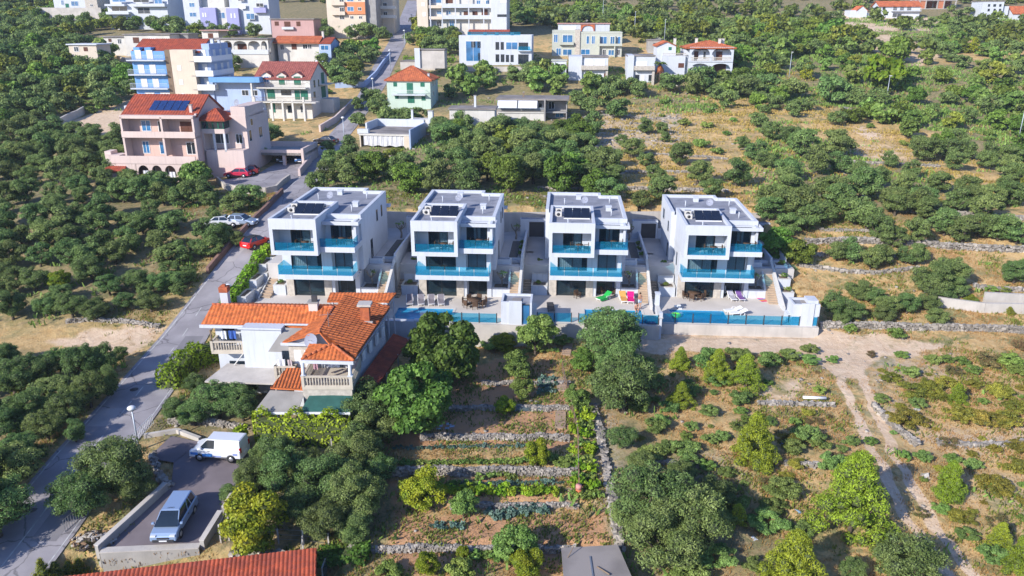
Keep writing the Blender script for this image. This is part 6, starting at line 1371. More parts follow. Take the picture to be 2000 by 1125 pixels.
brick=mat('brick',(.50,.19,.10),.9,.2,3); h.bx(h.u(1797),.3,0,h.u(1807),.5,9,brick).bx(h.u(1831),.3,0,h.u(1841),.5,9,brick).bx(0,5,0,U,5.3,9,brick); h.done()
h=BH('white_house','white three storey cube house at the top right corner','house',1915,1972,38); U=h.u(1968); h.bx(0,0,-2,U*.75,8,h.z(3),white).bx(U*.75,1,-2,U,8,h.z(12),white); h.flat(0,U*.75,0,8,h.z(3),flatroof,.2,.3); h.wins([(1925,1929,8,13,'d'),(1935,1940,8,13,'d'),(1946,1950,8,13,'d'),(1926,1930,17,22,'d'),(1937,1941,17,22,'d'),(1947,1951,17,22,'d'),(1926,1930,28,34,'g'),(1944,1948,28,34,'g')]); h.done()
h=BH('tiled_house','house with bright orange roof cut by the right edge of the view','house',1978,2040,40); U=h.u(2038); h.bx(0,0,-2,U,8,h.z(26),white); h.gable(0,U,0,8,h.z(26),2.4,tile_f,.3,wallm=white); h.done()
# garden walls among the houses
def bwall(P,h_,lab,m=palecon,th=.35,down=1.0): return lowwall([tuple(at(a,b)[:2]) for a,b in P],h_,th,m,'garden_wall',lab,zf=Hs,down=down)
bwall([(690,205),(655,240),(625,258)],1.3,'stepped pale roadside wall right of the cream dormer house',palepink)
bwall([(762,112),(735,148),(712,170),(655,172)],1.2,'blue-white painted wall along the road above the dormer house',paleblue)
bwall([(112,250),(122,244),(152,230),(165,222)],1.5,'free-standing curved pale wall beside the gravel yard',palecon)
bwall([(200,190),(226,185),(262,170)],2.0,'pale curved wall left of the blue apartment block',palecon)
bwall([(600,352),(578,372),(562,385),(557,372)],.8,'low wall by the parking court',palepink) if False else None
bwall([(425,356),(440,370),(480,378),(520,378),(540,374),(552,362),(566,352)],.9,'pale stone wall along the front of the parking court',stoneclad)
bwall([(552,378),(520,412),(490,440),(462,470),(440,495),(420,518),(406,535)],.8,'long reddish brown wall between the road and the olive grove',mat('redbrown_wall',(.25,.15,.12),.9,.2,1))
bwall([(608,318),(597,330),(585,345)],1.2,'pink wall between the carport and the road',palepink)
bwall([(230,118),(262,128)],1.2,'cream garden wall behind the apartment block',cream)
bwall([(1920,592),(2000,596),(2060,600)],1.3,'pale wall on the terrace far right',palecon); bwall([(1830,598),(1920,610),(2060,612)],1.1,'long pale retaining wall with climbing bush at the right edge',palecon)
bwall([(390,95),(270,92)],.01,'x') if False else None
# ---------------------------------------------------------------- vehicles
def paint(n,c,me=.1): return mat('paint_'+n,c,.28,.03,.5,coat=.6,metal=me,spec=.5)
CARK={ # length,width, lower profile (x,z) front at +x, greenhouse: rear-bottom, rear-top, front-top, front-bottom x ; belt z, roof z
 'hatch':(3.95,1.68,[(-1.97,.35),(-1.97,.75),(-1.9,.98),(-1.0,.98),(.9,.95),(1.55,.82),(1.93,.68),(1.97,.35)],(-1.85,-1.35,.15,.95),.93,1.45,None),
 'sedan':(4.4,1.75,[(-2.2,.35),(-2.2,.8),(-2.1,.97),(-1.4,1.0),(1.0,.95),(1.8,.82),(2.15,.68),(2.2,.35)],(-1.65,-1.0,.3,1.05),.95,1.43,None),
 'suv':(4.5,1.85,[(-2.25,.45),(-2.25,.95),(-2.2,1.12),(1.1,1.12),(1.95,1.02),(2.2,.85),(2.25,.45)],(-2.15,-1.85,.4,1.1),1.08,1.75,None),
 'mpv':(4.35,1.78,[(-2.17,.35),(-2.17,.9),(-2.12,1.02),(1.15,.98),(1.9,.82),(2.12,.65),(2.17,.35)],(-2.1,-1.85,.45,1.45),.98,1.66,None),
 'van':(4.2,1.8,[(-2.1,.35),(-2.1,1.1),(1.2,1.1),(1.85,.92),(2.07,.72),(2.1,.35)],(-2.08,-2.0,.62,1.35),1.08,1.82,.02)}
def make_car(kind,label,col,x,y,rz,z=None,cat='car',name='parked_car',grp=None,roofcol=None,pitch=None):
    Lk,w,prof,(xrb,xrt,xft,xfb),zb,zr,closed=CARK[kind]; z=Hs(x,y) if z is None else z
    t=thing(name,label,cat,(x,y,z),rz,grp)
    if pitch is not None: t.rotation_euler=(0,-pitch,rz)
    hw=w/2; b=MB(); P=[(px_,pz) for px_,pz in prof]; n=len(P)
    # lofted lower body: inner wide section with narrower sills and rounded ends
    secs=[(-1,.0),(-.93,1),(.93,1),(1,.0)]
    ys=[-hw,-hw*.93,hw*.93,hw]
    vs=[]
    cz=.62
    for yy,k in zip(ys,(.90,1,1,.90)):
        for px_,pz in P: vs.append((px_*(.985 if k<1 else 1),yy,cz+(pz-cz)*k))
    fs=[tuple(range(n)),tuple(range(3*n,4*n))[::-1]]
    for j in range(3):
        for i in range(n): fs.append((j*n+i,j*n+n+i,j*n+n+(i+1)%n,j*n+(i+1)%n))
    b.add([Vector(v) for v in vs],[f[::-1] for f in fs],col); b.build('body',t,.05)
    # greenhouse glass
    iw,tw=hw*.90,hw*.72
    g=MB(); ring=lambda xs,yy,zz:[(xs[0],-yy,zz),(xs[1],-yy,zz),(xs[1],yy,zz),(xs[0],yy,zz)]
    g.add(ring((xrb,xfb),iw,zb)+ring((xrt,xft),tw,zr-.05),[(0,1,5,4),(1,2,6,5),(2,3,7,6),(3,0,4,7),(4,5,6,7)],darkglass); g.build('windows',t)
    r=MB(); r.add(ring((xrt-.06,xft+.06),tw+.02,zr-.05)+ring((xrt+.05,xft-.05),tw*.92,zr),[(3,2,1,0),(4,5,6,7),(0,1,5,4),(1,2,6,5),(2,3,7,6),(3,0,4,7)],roofcol or col)
    def pil(xb,xt,wd):
        for s in(-1,1): r.add([(xb-wd,s*(iw+.012),zb),(xb+wd,s*(iw+.012),zb),(xt+wd,s*(tw+.016),zr-.04),(xt-wd,s*(tw+.016),zr-.04),(xb-wd,s*(iw-.05),zb),(xb+wd,s*(iw-.05),zb),(xt+wd,s*(tw-.05),zr-.04),(xt-wd,s*(tw-.05),zr-.04)],[(0,1,2,3),(7,6,5,4),(0,4,5,1),(1,5,6,2),(2,6,7,3),(3,7,4,0)],col)
    pil(xrb+.08,xrt+.06,.08); pil(xfb-.05,xft-.03,.035); 
    if closed is None: pil((xrb+xfb)/2-.1,(xrt+xft)/2,.035); (kind in('suv','mpv')) and pil(xrb+.95,xrt+.85,.035)
    else:
        for s in(-1,1): r.add([(xrb,s*(iw+.02),zb),(closed,s*(iw+.02),zb),(closed-.05,s*(tw+.03),zr-.04),(xrt,s*(tw+.03),zr-.04),(xrb,s*(iw-.1),zb),(closed,s*(iw-.1),zb),(closed-.05,s*(tw-.1),zr-.04),(xrt,s*(tw-.1),zr-.04)],[(0,1,2,3),(7,6,5,4),(0,4,5,1),(1,5,6,2),(2,6,7,3),(3,7,4,0)],col)
        r.add([(xrb-.02,-iw,zb),(xrb-.02,iw,zb),(xrt-.02,tw,zr-.04),(xrt-.02,-tw,zr-.04),(xrb+.1,-iw,zb),(xrb+.1,iw,zb),(xrt+.1,tw,zr-.04),(xrt+.1,-tw,zr-.04)],[(0,1,2,3),(7,6,5,4),(0,4,5,1),(1,5,6,2),(2,6,7,3),(3,7,4,0)],col)
    r.build('roof',t,.015)
    R_=.31; 
    for sx in(-.62,.60):
        for s in(-1,1):
            xx=sx*Lk/2; wm=MB().tube((xx,s*(hw-.20),R_),(xx,s*(hw+.012),R_),R_,R_,rubber,16); wo=wm.build('wheel',t); MB().tube((xx,s*(hw+.0),R_),(xx,s*(hw+.025),R_),R_*.62,R_*.6,rim,12).build('rim',wo)
            MB().tube((xx,s*(hw-.1),R_+.02),(xx,s*(hw+.006),R_+.02),R_+.05,R_+.05,framem,16).build('wheel_arch',t)
    zf=prof[-2][1]
    for s in(-1,1):
        MB().box(Lk/2-.26,s*hw*.52,zf-.02,Lk/2-.03,s*hw*.92,zf+.11,mat('headlamp',(.7,.72,.75),.15,.1,spec=.8)).build('headlight',t,.02)
        MB().box(-Lk/2-.012,s*hw*.66,.72 if kind!='van' else .8,-Lk/2+.1,s*hw*.94,.95 if kind!='van' else 1.25,mat('tail_lamp',(.45,.01,.01),.2,.1)).build('tail_light',t,.02)
        m=MB(); m.box(xfb-.38,s*(hw-.02),zb+.02,xfb-.22,s*(hw+.17),zb+.16,col if s else col); m.build('mirror',t,.02)
        m=MB(); m.box(-.35 if kind!='van' else .35,s*(hw+.001),zb-.16,-.15 if kind!='van' else .55,s*(hw+.02),zb-.12,framem); m.box(-1.4,s*(hw+.001),.42,1.4,s*(hw+.014),.47,framem); m.build('side_trim',t)
    MB().box(Lk/2-.05,-hw*.8,.26,Lk/2+.02,hw*.8,.46,framem).box(Lk/2-.08,-.4,.5,Lk/2+.012,.4,.62,framem).build('front_bumper',t,.02)
    MB().box(-Lk/2-.03,-hw*.8,.28,-Lk/2+.05,hw*.8,.48,col).build('rear_bumper',t,.02)
    MB().box(Lk/2+.015,-.26,.33,Lk/2+.03,.26,.43,plastic).build('number_plate',t); MB().box(-Lk/2-.045,-.26,.55,-Lk/2-.0,.26,.66,plastic).build('number_plate',t)
    return t
def carpx(kind,label,col,px,py,rz,z=None,**k):
    p=onz(px,py,z) if z is not None else at(px,py); return make_car(kind,label,col,p.x,p.y,rz,z if z is not None else None,**k)
red=paint('red',(.62,.02,.02)); pinkr=paint('rose',(.60,.03,.08)); silver=paint('silver',(.36,.48,.66),.4); whitep=paint('white',(.75,.77,.80)); black=paint('black',(.015,.015,.02)); bluep=paint('blue',(.04,.15,.42)); yell=paint('yellow',(.75,.45,.02)); paleb=paint('paleblue',(.38,.47,.62),.4)
v=make_car('van','white panel van parked on the grey terrace by the hedge',whitep,-23.0,52.8,R(174),Pz(-23,52.8)+.02,cat='van')
MB().box(.2,.908,.45,1.0,.918,.70,mat('blue_print',(.05,.22,.60),.4)).box(1.35,.905,.55,1.95,.915,.78,mat('blue_print',(.05,.22,.60),.4)).box(-1.85,.908,.66,-1.5,.918,.82,mat('blue_print2',(.25,.32,.62),.4)).box(-.5,.908,.45,.1,.918,.55,mat('blue_print2',(.25,.32,.62),.4)).build('blue_print',v)
v=make_car('mpv','silver car with dark windscreen parked on the grey terrace, facing the camera',silver,-23.62,45.35,R(272),Pz(-23.6,45.4)+.02)
f=bpy.data.curves.new('lettering','FONT'); f.body='LIMO'; f.size=.2; f.extrude=.002; f.align_x='CENTER'; f.align_y='CENTER'; fo=bpy.data.objects.new('lettering',f); COL.objects.link(fo); bpy.context.view_layer.update()
me=bpy.data.meshes.new_from_object(fo.evaluated_get(bpy.context.evaluated_depsgraph_get())); bpy.data.objects.remove(fo); me.materials.clear(); me.materials.append(framem)
fo=bpy.data.objects.new('lettering',me); link(fo,v); fo.location=(.24,0,1.668); fo.rotation_euler=(0,0,R(90))
pr_=at(502,482); make_car('hatch','red convertible hatchback with black roof driving up the road',red,pr_.x,pr_.y,R(64),pr_.z+.07,roofcol=black)
carpx('hatch','bright red hatchback parked in front of the olive tree at the parking court',pinkr,465,346,R(178),name='parked_car'); carpx('hatch','dark red car half hidden behind the bright red hatchback',paint('darkred',(.25,.02,.02)),481,341,R(190))
carpx('sedan','dark car driving on the road by the carport',black,637,281,R(160))
for px,lb,c in((545,'black car in the left bay of the carport',black),(582,'dark blue car in the right bay of the carport',bluep)):
    v=Matrix.Translation(CP.T.location)@Matrix.Rotation(CP.rz,4,'Z')@Vector((CP.u(px),2.6,0)); make_car('hatch',lb,c,v.x,v.y,R(-90),Hs(v.x,v.y)+.05)
carpx('hatch','pale blue car parked under the olives behind the brown wall',paleb,474,440,R(-10)); carpx('sedan','silver white car parked under the olives, left of the pale blue one',whitep,438,442,R(8))
v=vloc(0,12.6,15.2); make_car('suv','black car parked in the yard between the first and second villa',black,v.x,v.y,R(-94),2.62)
carpx('van','white delivery van parked on the forecourt of the long apartment house',whitep,944,52,R(175),cat='van'); carpx('hatch','yellow car parked on the forecourt of the long apartment house',yell,911,54,R(10)); carpx('sedan','dark car at the right end of the apartment forecourt',black,983,55,R(178)); carpx('hatch','dark red car next to the white delivery van',red,967,55,R(0)); carpx('hatch','dark teal car at the left of the apartment forecourt',paint('teal',(.02,.14,.2)),878,52,R(5))
carpx('suv','white car below the cream and orange apartment block',whitep,700,62,R(170)); carpx('hatch','blue car on the road at the far top left',bluep,36,24,R(15)); carpx('suv','white car on the road at the far top left',whitep,68,20,R(15))
# ---------------------------------------------------------------- furniture
def make_lounger(label,frame_m,cloth_m,x,y,z,rz,back=35,grp='sun loungers',flat=False,tow=None):
    t=thing('sun_lounger',label,'sun lounger',(x,y,z),rz,grp); a=R(back); L0=1.25; w=.66
    f=MB()
    for s in(-1,1):
        yy=s*w/2; f.path([(-L0,yy,.30),(0,yy,.32),(.7*math.cos(a),yy,.32+.7*math.sin(a))],[.035]*3,frame_m,6)
        for xx in(-1.0,-.1,.35): f.tube((xx,yy,.31),(xx-.05,yy*.95,0),.035,.03,frame_m)
        f.path([(-.35,yy*1.08,.32),(-.2,yy*1.1,.52),(.2,yy*1.1,.5)],[.025]*3,frame_m,5)
    f.tube((-L0,-w/2,.3),(-L0,w/2,.3),.035,.035,frame_m); f.tube((.7*math.cos(a),-w/2,.32+.7*math.sin(a)),(.7*math.cos(a),w/2,.32+.7*math.sin(a)),.035,.035,frame_m); f.build('frame',t)
    m=MB(); m.add([(-L0,-w/2+.02,.31),(0,-w/2+.02,.33),(0,w/2-.02,.33),(-L0,w/2-.02,.31),(-L0,-w/2+.02,.35),(0,-w/2+.02,.37),(0,w/2-.02,.37),(-L0,w/2-.02,.35)],[(3,2,1,0),(4,5,6,7),(0,1,5,4),(1,2,6,5),(2,3,7,6),(3,0,4,7)],cloth_m); m.build('seat',t)
    cx,sz=.72*math.cos(a),.72*math.sin(a); ox,oz=-.04*math.sin(a),.04*math.cos(a)
    m=MB(); m.add([(0,-w/2+.02,.33),(cx,-w/2+.02,.33+sz),(cx,w/2-.02,.33+sz),(0,w/2-.02,.33),(ox,-w/2+.02,.33+oz),(cx+ox,-w/2+.02,.33+sz+oz),(cx+ox,w/2-.02,.33+sz+oz),(ox,w/2-.02,.33+oz)],[(3,2,1,0),(4,5,6,7),(0,1,5,4),(1,2,6,5),(2,3,7,6),(3,0,4,7)],cloth_m); m.build('backrest',t)
    if tow:
        m=MB(); e=.03; m.box(-L0-.02,-w/2-.05,.38,.0,w/2+.05,.40,tow); m.box(-L0*.9,-w/2-.06,.12,-.1,-w/2-.045,.38,tow); m.add([(0,-w/2-.04,.39),(cx*1.05,-w/2-.04,.40+sz*1.05),(cx*1.05,w/2+.04,.40+sz*1.05),(0,w/2+.04,.39),(ox,-w/2-.04,.42),(cx*1.05+ox,-w/2-.04,.43+sz*1.05),(cx*1.05+ox,w/2+.04,.43+sz*1.05),(ox,w/2+.04,.42)],[(3,2,1,0),(4,5,6,7),(0,1,5,4),(1,2,6,5),(2,3,7,6),(3,0,4,7)],tow)
        oo=m.build('towel'); oo.location=(x,y,z); oo.rotation_euler=(0,0,rz); tag(oo,tow.name.replace('cloth_','').replace('_',' ')+' towel spread over the lounger at the third villa','towel')
    return t
for k,px in enumerate((800,822,842,861)):
    p=onz(px,593,-.74); make_lounger('white lounger with grey cloth on the second villa terrace, '+['leftmost','second from left','third from left','rightmost'][k]+' of the four',plastic,greycloth,p.x,p.y+.3,-.74,R(97),40,'four white loungers by the second pool')
def Z(i): return VILLA[i][2]
p=onz(1180,586,Z(2)); make_lounger('white lounger under a bright green towel at the third villa',plastic,plastic,p.x+.2,p.y+.2,Z(2),R(38),35,tow=cloth('bright_green',(.02,.42,.08)))
p=onz(1217,588,Z(2)); make_lounger('white lounger under an orange striped towel at the third villa',plastic,plastic,p.x,p.y+.3,Z(2),R(93),40,tow=cloth('orange_striped',(.68,.36,.10)))
p=onz(1232,589,Z(2)); make_lounger('white lounger under a hot pink towel at the third villa',plastic,plastic,p.x,p.y+.3,Z(2),R(84),40,tow=cloth('hot_pink',(.72,.01,.20)))
p=onz(1075,603,Z(2)); make_lounger('dark rattan lounger in the shade of the pool hut',darkmetal,framem,p.x,p.y,Z(2),R(92),12)
p=onz(1428,584,Z(3)); make_lounger('white lounger with pale cloth on the last villa terrace, left of a pair',plastic,cloth('pale_grey',(.45,.45,.52)),p.x,p.y+.2,Z(3),R(95),40); p=onz(1444,584,Z(3)); make_lounger('white lounger with purple towel cloth on the last villa terrace, right of a pair',plastic,cloth('purple',(.20,.10,.32)),p.x,p.y+.2,Z(3),R(93),40)
for k,(a,b) in enumerate(((1436,610),(1446,615))): p=onz(a,b,Z(3)); make_lounger('empty white lounger frame beside the last pool, '+['the farther','the nearer']['nearer'==['farther','nearer'][k]]+' of two',plastic,plastic,p.x,p.y,Z(3),R(8),25,'white lounger frames by the last pool')
def make_chair(x,y,z,rz,label,grp,m=rattan,first=[None]):
    if first[0] is None or m is not rattan:
        t=thing('rattan_chair',label,'chair',(x,y,z),rz,grp)
        MB().box(-.27,-.25,.36,.27,.27,.46,m).build('seat',t); MB().box(-.28,.21,.46,.28,.28,.92,m).build('backrest',t)
        for s in(-1,1):
            MB().box(s*.29-.025,-.25,.62,s*.29+.025,.25,.67,m).box(s*.29-.02,-.25,.45,s*.29+.02,-.2,.62,m).build('armrest',t)
            for q_ in(-1,1): MB().box(s*.25-.025,q_*.23-.025,0,s*.25+.025,q_*.23+.025,.36,m).build('leg',t)
        if m is rattan: first[0]=t
        return t
    t=copy_tree(first[0]); t.location=(x,y,z); t.rotation_euler=(0,0,rz); tag(t,label,'chair',grp); return t
def make_table(x,y,z,label,grp,r=.75,h=.74,m=rattan):
    t=thing('dining_table',label,'table',(x,y,z),0,grp); MB().tube((0,0,h-.05),(0,0,h),r,r,m,20).build('tabletop',t)
    for k in range(4): a=k*1.571+.78; MB().tube((r*.6*math.cos(a),r*.6*math.sin(a),h-.05),(r*.65*math.cos(a),r*.65*math.sin(a),0),.035,.03,m).build('leg',t)
    return t
def dining(px,py,z,n,lb,ph0=0,skip=()):
    p=onz(px,py,z); make_table(p.x,p.y,z,'round dark rattan table '+lb,'patio tables')
    for k in range(n):
        if k in skip: continue
        a=ph0+k*6.283/n; dn=['right','back right','back','back left','left','front left','front','front right'][int(round(a/(math.pi/4)))%8]; make_chair(p.x+1.05*math.cos(a),p.y+1.05*math.sin(a),z,a-math.pi/2,'rattan chair '+lb+', '+dn+' side of its table','rattan chairs '+lb)
dining(927,597,Z(1),7,'on the second villa terrace',.3); dining(1355,582,Z(3),6,'on the last villa terrace',.1); dining(1191,571,Z(2),4,'by the doors of the third villa',.5)
p=onz(1127,582,Z(2)); make_chair(p.x,p.y,Z(2),R(30),'lone brown rattan armchair by the glass doors of the third villa','single chairs')
for i in range(4):
    for (u,v,z,w_) in ((3.3,1.0,6.0,'box balcony'),(7.0,1.6,6.3,'right upper balcony')):
        p=vloc(i,u,v,z); make_table(p.x,p.y,p.z,'small dark table on the '+w_+' of the '+NM[i],'balcony tables',.4)
        for s in(-1,1): q_=vloc(i,u+s*.72,v,z); make_chair(q_.x,q_.y,q_.z,YAW-s*R(90),'dark chair '+('left' if s<0 else 'right')+' of the small table on the '+w_+' of the '+NM[i],'balcony chairs')
# towels and toys
p=onz(1487,584,Z(3)); t=thing('beach_mat','pink and orange striped beach mat lying by the stairs of the last villa','beach mat',(p.x,p.y,Z(3)+.01),R(100)); m=MB()
for k,c in enumerate(((.7,.05,.2),(.75,.35,.05),(.1,.15,.5),(.75,.1,.25),(.7,.3,.1),(.7,.05,.2))): m.box(-.9+k*.3,-.4,0,-.6+k*.3,.4,.03,cloth('mat%d'%k,c))
m.build('mat',t)
p=onz(1320,618,Z(3)-.1); m=MB(); n=20
for k in range(n):
    a,b=6.283*k/n,6.283*(k+1)/n; m.tube((.42*math.cos(a),.42*math.sin(a),.15),(.42*math.cos(b),.42*math.sin(b),.15),.17,.17,mat('lime_vinyl',(.15,.62,.03),.35,.1),8,False)
oo=m.build('swim_ring'); oo.location=(p.x,p.y,Z(3)-.1); tag(oo,'lime green inflatable ring floating in the last pool','swim ring')
p=onz(1324,604,Z(3)); m=MB()
for k in range(5): a=k*1.2; m.box(.25*math.cos(a)-.2,.25*math.sin(a)-.12,.02+.12*k,.25*math.cos(a)+.2,.25*math.sin(a)+.12,.12+.12*k,plastic)
oo=m.build('plastic_toy'); oo.location=(p.x,p.y,Z(3)); tag(oo,'heap of white plastic toys at the corner of the last pool','toys')
p=onz(1272,628,Z(2)-.02); m=MB(); m.tube((0,0,.02),(0,0,.3),.95,.9,mat('navy_cover',(.02,.06,.16),.6),18); oo=m.build('round_cover'); oo.location=(p.x,p.y,Z(2)); tag(oo,'round navy blue pool float at the right end of the third pool','pool float')
p=onz(1199,572,Z(2)); laundry('towel','blue towel hung over a chair at the third villa',(p.x-.2,p.y,Z(2)+1.3),(.03,.12,.5),.5,1.0); p=onz(1412,577,Z(3)); laundry('towel','white towel hung on a chair at the last villa',(p.x-.2,p.y,Z(3)+1.2),(.7,.7,.75),.45,.9)
# garden things
p=at(1130,966); m=MB(); m.tube((0,0,0),(0,0,.55),.20,.24,mat('terracotta_pot',(.55,.17,.07),.8),14); m.tube((0,0,.55),(0,0,.85),.25,.22,mat('pink_pot',(.62,.28,.24),.8),14); oo=m.build('barrel'); oo.location=p; tag(oo,'orange and pink plastic barrel at the end of the garden path','barrel')
for (a,b,c,d,lb) in ((1105,695,1110,672,'top'),(1098,765,1096,738,'second'),(1094,838,1095,805,'third'),(1118,996,1114,955,'lowest')):
    p,q_=at(a,b),at(c,d); dd=(q_-p); m=MB(); nrm=Vector((-dd.y,dd.x,0)).normalized()
    t=thing('garden_steps','narrow '+lb+' flight of concrete garden steps at the right side of the vegetable beds','steps',p); n=6
    for k in range(n):
        P0=dd*(k/n); P1=dd*((k+1)/n); P=[(P0+nrm*.45),(P0-nrm*.45),(P1-nrm*.45),(P1+nrm*.45)]; m.prism([v_[:2] for v_ in P],P0.z-.4,P1.z+.12,mat('step_concrete',(.42,.30,.21),.9,.2))
    m.build('tread',t)
postfence([tuple(at(a,b)[:2]) for a,b in((1098,730),(1128,860),(1130,960))],1.2,'fence of rough stakes left of the leafy garden strip',1.1,wood)
p=at(1590,782); m=MB().tube((-1.0,.1,.25),(1.0,-.1,.28),.14,.14,whiteframe,10); oo=m.build('pipe'); oo.location=p; tag(oo,'white pipe lying on the scrubland left of the dirt track','pipe')
p=at(865,834); g=random.Random(3); m=MB()
for k in range(9): x,y=g.uniform(-.6,.6),g.uniform(-.4,.4); m.box(x,y,0,x+g.uniform(.15,.4),y+g.uniform(.1,.3),g.uniform(.03,.12),cloth('litter',(.45,.55,.68)))
oo=m.build('plastic_sheet'); oo.location=p; tag(oo,'crumpled pale blue plastic sheet on the bare brown soil','plastic sheet')
for k,(a,b,c) in enumerate(((1383,810,(.6,.6,.62)),(1530,868,(.25,.45,.7)),(1560,1003,(.35,.55,.75)),(1478,1055,(.55,.6,.65)),(1790,800,(.55,.53,.5)),(1806,932,(.5,.48,.45)))):
    p=at(a,b); m=MB(); g=random.Random(k)
    m.add([(g.uniform(-.35,.35),g.uniform(-.3,.3),g.uniform(0,.35)) for _ in range(4)]+[(-.3,-.2,-.1),(.3,-.2,-.1),(.3,.2,-.1),(-.3,.2,-.1)],[(0,1,2,3),(4,5,1,0),(5,6,2,1),(6,7,3,2),(7,4,0,3)],cloth('lit%d'%k,c)); oo=m.build('litter' if k<4 else 'boulder'); oo.location=p; tag(oo,['white scrap lying in the junipers','blue scrap beside the big left pine','pale blue scrap under the junipers at the bottom','small white scrap among the bottom junipers','pale boulder on the scrubland','pale boulder by the right pine'][k],'scrap' if k<4 else 'boulder')
# blue-grey net frame in the garden, wood heap, net over bed
p=at(1020,800); t=thing('cold_frame','low dark netted frame on the brown soil terrace','garden frame',p); MB().box(-1.7,-.3,0,1.7,.3,.35,mat('dark_net',(.09,.13,.15),.8,.3)).build('net',t)
for x in(-1.7,-.6,.6,1.7): MB().tube((x,-.3,0),(x,-.3,.6),.03,.03,metal).build('stake',t)
p=at(182,1058); g=random.Random(5); t=thing('rubble_heap','heap of brown firewood and rubble beside the parking wall','rubble heap',p); m=MB()
for k in range(90):
    a=g.uniform(0,6.28); rr=g.uniform(0,1)**.7*1.3; x,y=rr*math.cos(a)*1.2,rr*math.sin(a)*.8; z=.45*(1-rr/1.4)+g.uniform(0,.1); s=g.uniform(.1,.24)
    m.M=Matrix.Translation((x,y,z))@Matrix.Rotation(g.uniform(0,3),4,'Z')@Matrix.Rotation(g.uniform(-.6,.6),4,'X'); m.box(-s,-s*.4,-s*.3,s,s*.4,s*.3,[wood,bark,stoneclad][k%3])
m.M=None; m.build('rubble',t)
p=at(1215,1035); m=MB(); m.tube((0,0,0),(0,0,1.4),.05,.05,metal).box(-.35,-.3,1.4,.35,.3,1.6,plastic); oo=m.build('white_box'); oo.location=p; tag(oo,'white plastic box on a post behind the grey shed','box')
# ---------------------------------------------------------------- lamps
def lamp(px,py,h,label,globe=False,z=None):
    p=at(px,py); t=thing('street_lamp',label,'street lamp',p,0,'street lamps'); MB().tube((0,0,-.2),(0,0,h),.085,.05,mat('lamp_pole',(.50,.55,.60),.5,.1,metal=.3),8).build('pole',t)
    if globe: m=MB(); m.ball((0,0,h+.12),.33,whiteframe,12,8,(1,1,.55)); m.tube((0,0,h-.1),(0,0,h+.05),.2,.3,metal,12); m.build('lamp_head',t)
    else: MB().box(-.12,-.75,h-.03,.12,.05,h+.09,whiteframe).build('lamp_head',t)
lamp(272,880,3.7,'street lamp with round white head beside the parking terrace, nearest the camera',True); lamp(455,632,4.2,'street lamp behind the brick chimney of the orange-roofed house',True)
for k,(a,b,t_) in enumerate(((804,62,5),(790,97,5),(762,140,5),(729,200,5),(672,280,4.5))): lamp(a+1,b,t_,'street lamp along the rising road, '+['farthest up','second from the top','third from the top','beside the mint house','nearest to the carport'][k],True)
for k,(a,b,c) in enumerate(((1177,45,7),(1239,70,7),(1297,88,7),(1541,152,6),(1729,208,6.5),(1988,278,7))): lamp(a,b,c,'tall grey street lamp '+['left of the bend above the sage house','at the bend above the sage house','behind the arched villa','in the wood right of the arched villa','in the middle of the right hillside','near the right edge of the hillside'][k])
# ---------------------------------------------------------------- people
def person(label,x,y,z,rz,J,clothes,hair=(.05,.03,.02)):
    """J: joint positions, local frame, facing +y"""
    N_=[];E_=[];Rr=[]
    def n_(k,p,r): N_.append(p);Rr.append(r); return len(N_)-1
    idx={}
    def ch(names,rad):
        pr=None
        for nm,r in zip(names,rad):
            if nm not in idx: idx[nm]=n_(nm,J[nm],r)
            if pr is not None: E_.append((pr,idx[nm]))
            pr=idx[nm]
    ch(['pelvis','waist','chest','neck','head'],[.14,.125,.15,.055,.095]); ch(['head','crown'],[.095,.06]); ch(['head','nose'],[.095,.022])
    for s in 'lr':
        ch(['chest','sh'+s,'el'+s,'wr'+s,'palm'+s],[.15,.062,.043,.030,.034]); ch(['pelvis','hip'+s,'kn'+s,'an'+s,'toe'+s],[.14,.095,.062,.042,.032])
        pa=Vector(J['palm'+s]); d=(pa-Vector(J['wr'+s])).normalized(); sd=d.cross(Vector((0,1,.2))).normalized()
        for k in range(4):
            b=pa+sd*(k-1.5)*.021+d*.03; N_.append(tuple(b)); Rr.append(.009); E_.append((idx['palm'+s],len(N_)-1)); N_.append(tuple(b+d*(.035+.01*(k in(1,2))))); Rr.append(.008); E_.append((len(N_)-2,len(N_)-1)); N_.append(tuple(b+d*(.06+.012*(k in(1,2)))+Vector((0,.01,-.01)))); Rr.append(.007); E_.append((len(N_)-2,len(N_)-1))
        N_.append(tuple(pa+sd*.05)); Rr.append(.010); E_.append((idx['palm'+s],len(N_)-1)); N_.append(tuple(pa+sd*.065+d*.035)); Rr.append(.008); E_.append((len(N_)-2,len(N_)-1))
    me=bpy.data.meshes.new('person'); me.from_pydata([tuple(v) for v in N_],E_,[]); me.materials.append(skin); o=bpy.data.objects.new('person',me); link(o); o.location=(x,y,z); o.rotation_euler=(0,0,rz); tag(o,label,'person')
    sk_=o.modifiers.new('skin','SKIN'); sk_.use_smooth_shade=True
    for i,r in enumerate(Rr): me.skin_vertices[0].data[i].radius=(r,r)
    me.skin_vertices[0].data[idx['pelvis']].use_root=True; ss=o.modifiers.new('sub','SUBSURF'); ss.levels=1; ss.render_levels=1
    m=MB(); hd=Vector(J['head']); cr=Vector(J['crown']); m.ball(tuple((hd+cr)/2+Vector((0,-.02,.025))),.115,mat('hair',hair,.8,.2),10,8,(1,1.05,1.05)); m.build('hair',o)
    m=MB(); 
    for sx in(-1,1): m.ball((hd.x+sx*.033,hd.y+.088,hd.z+.02),.011,framem,6,4)
    m.build('eyes',o)
    for nm,mt,pts,rs in clothes: mm=MB(); mm.path(pts,rs,mt,12) if nm!='none' else None; mm.build(nm,o)
    return o
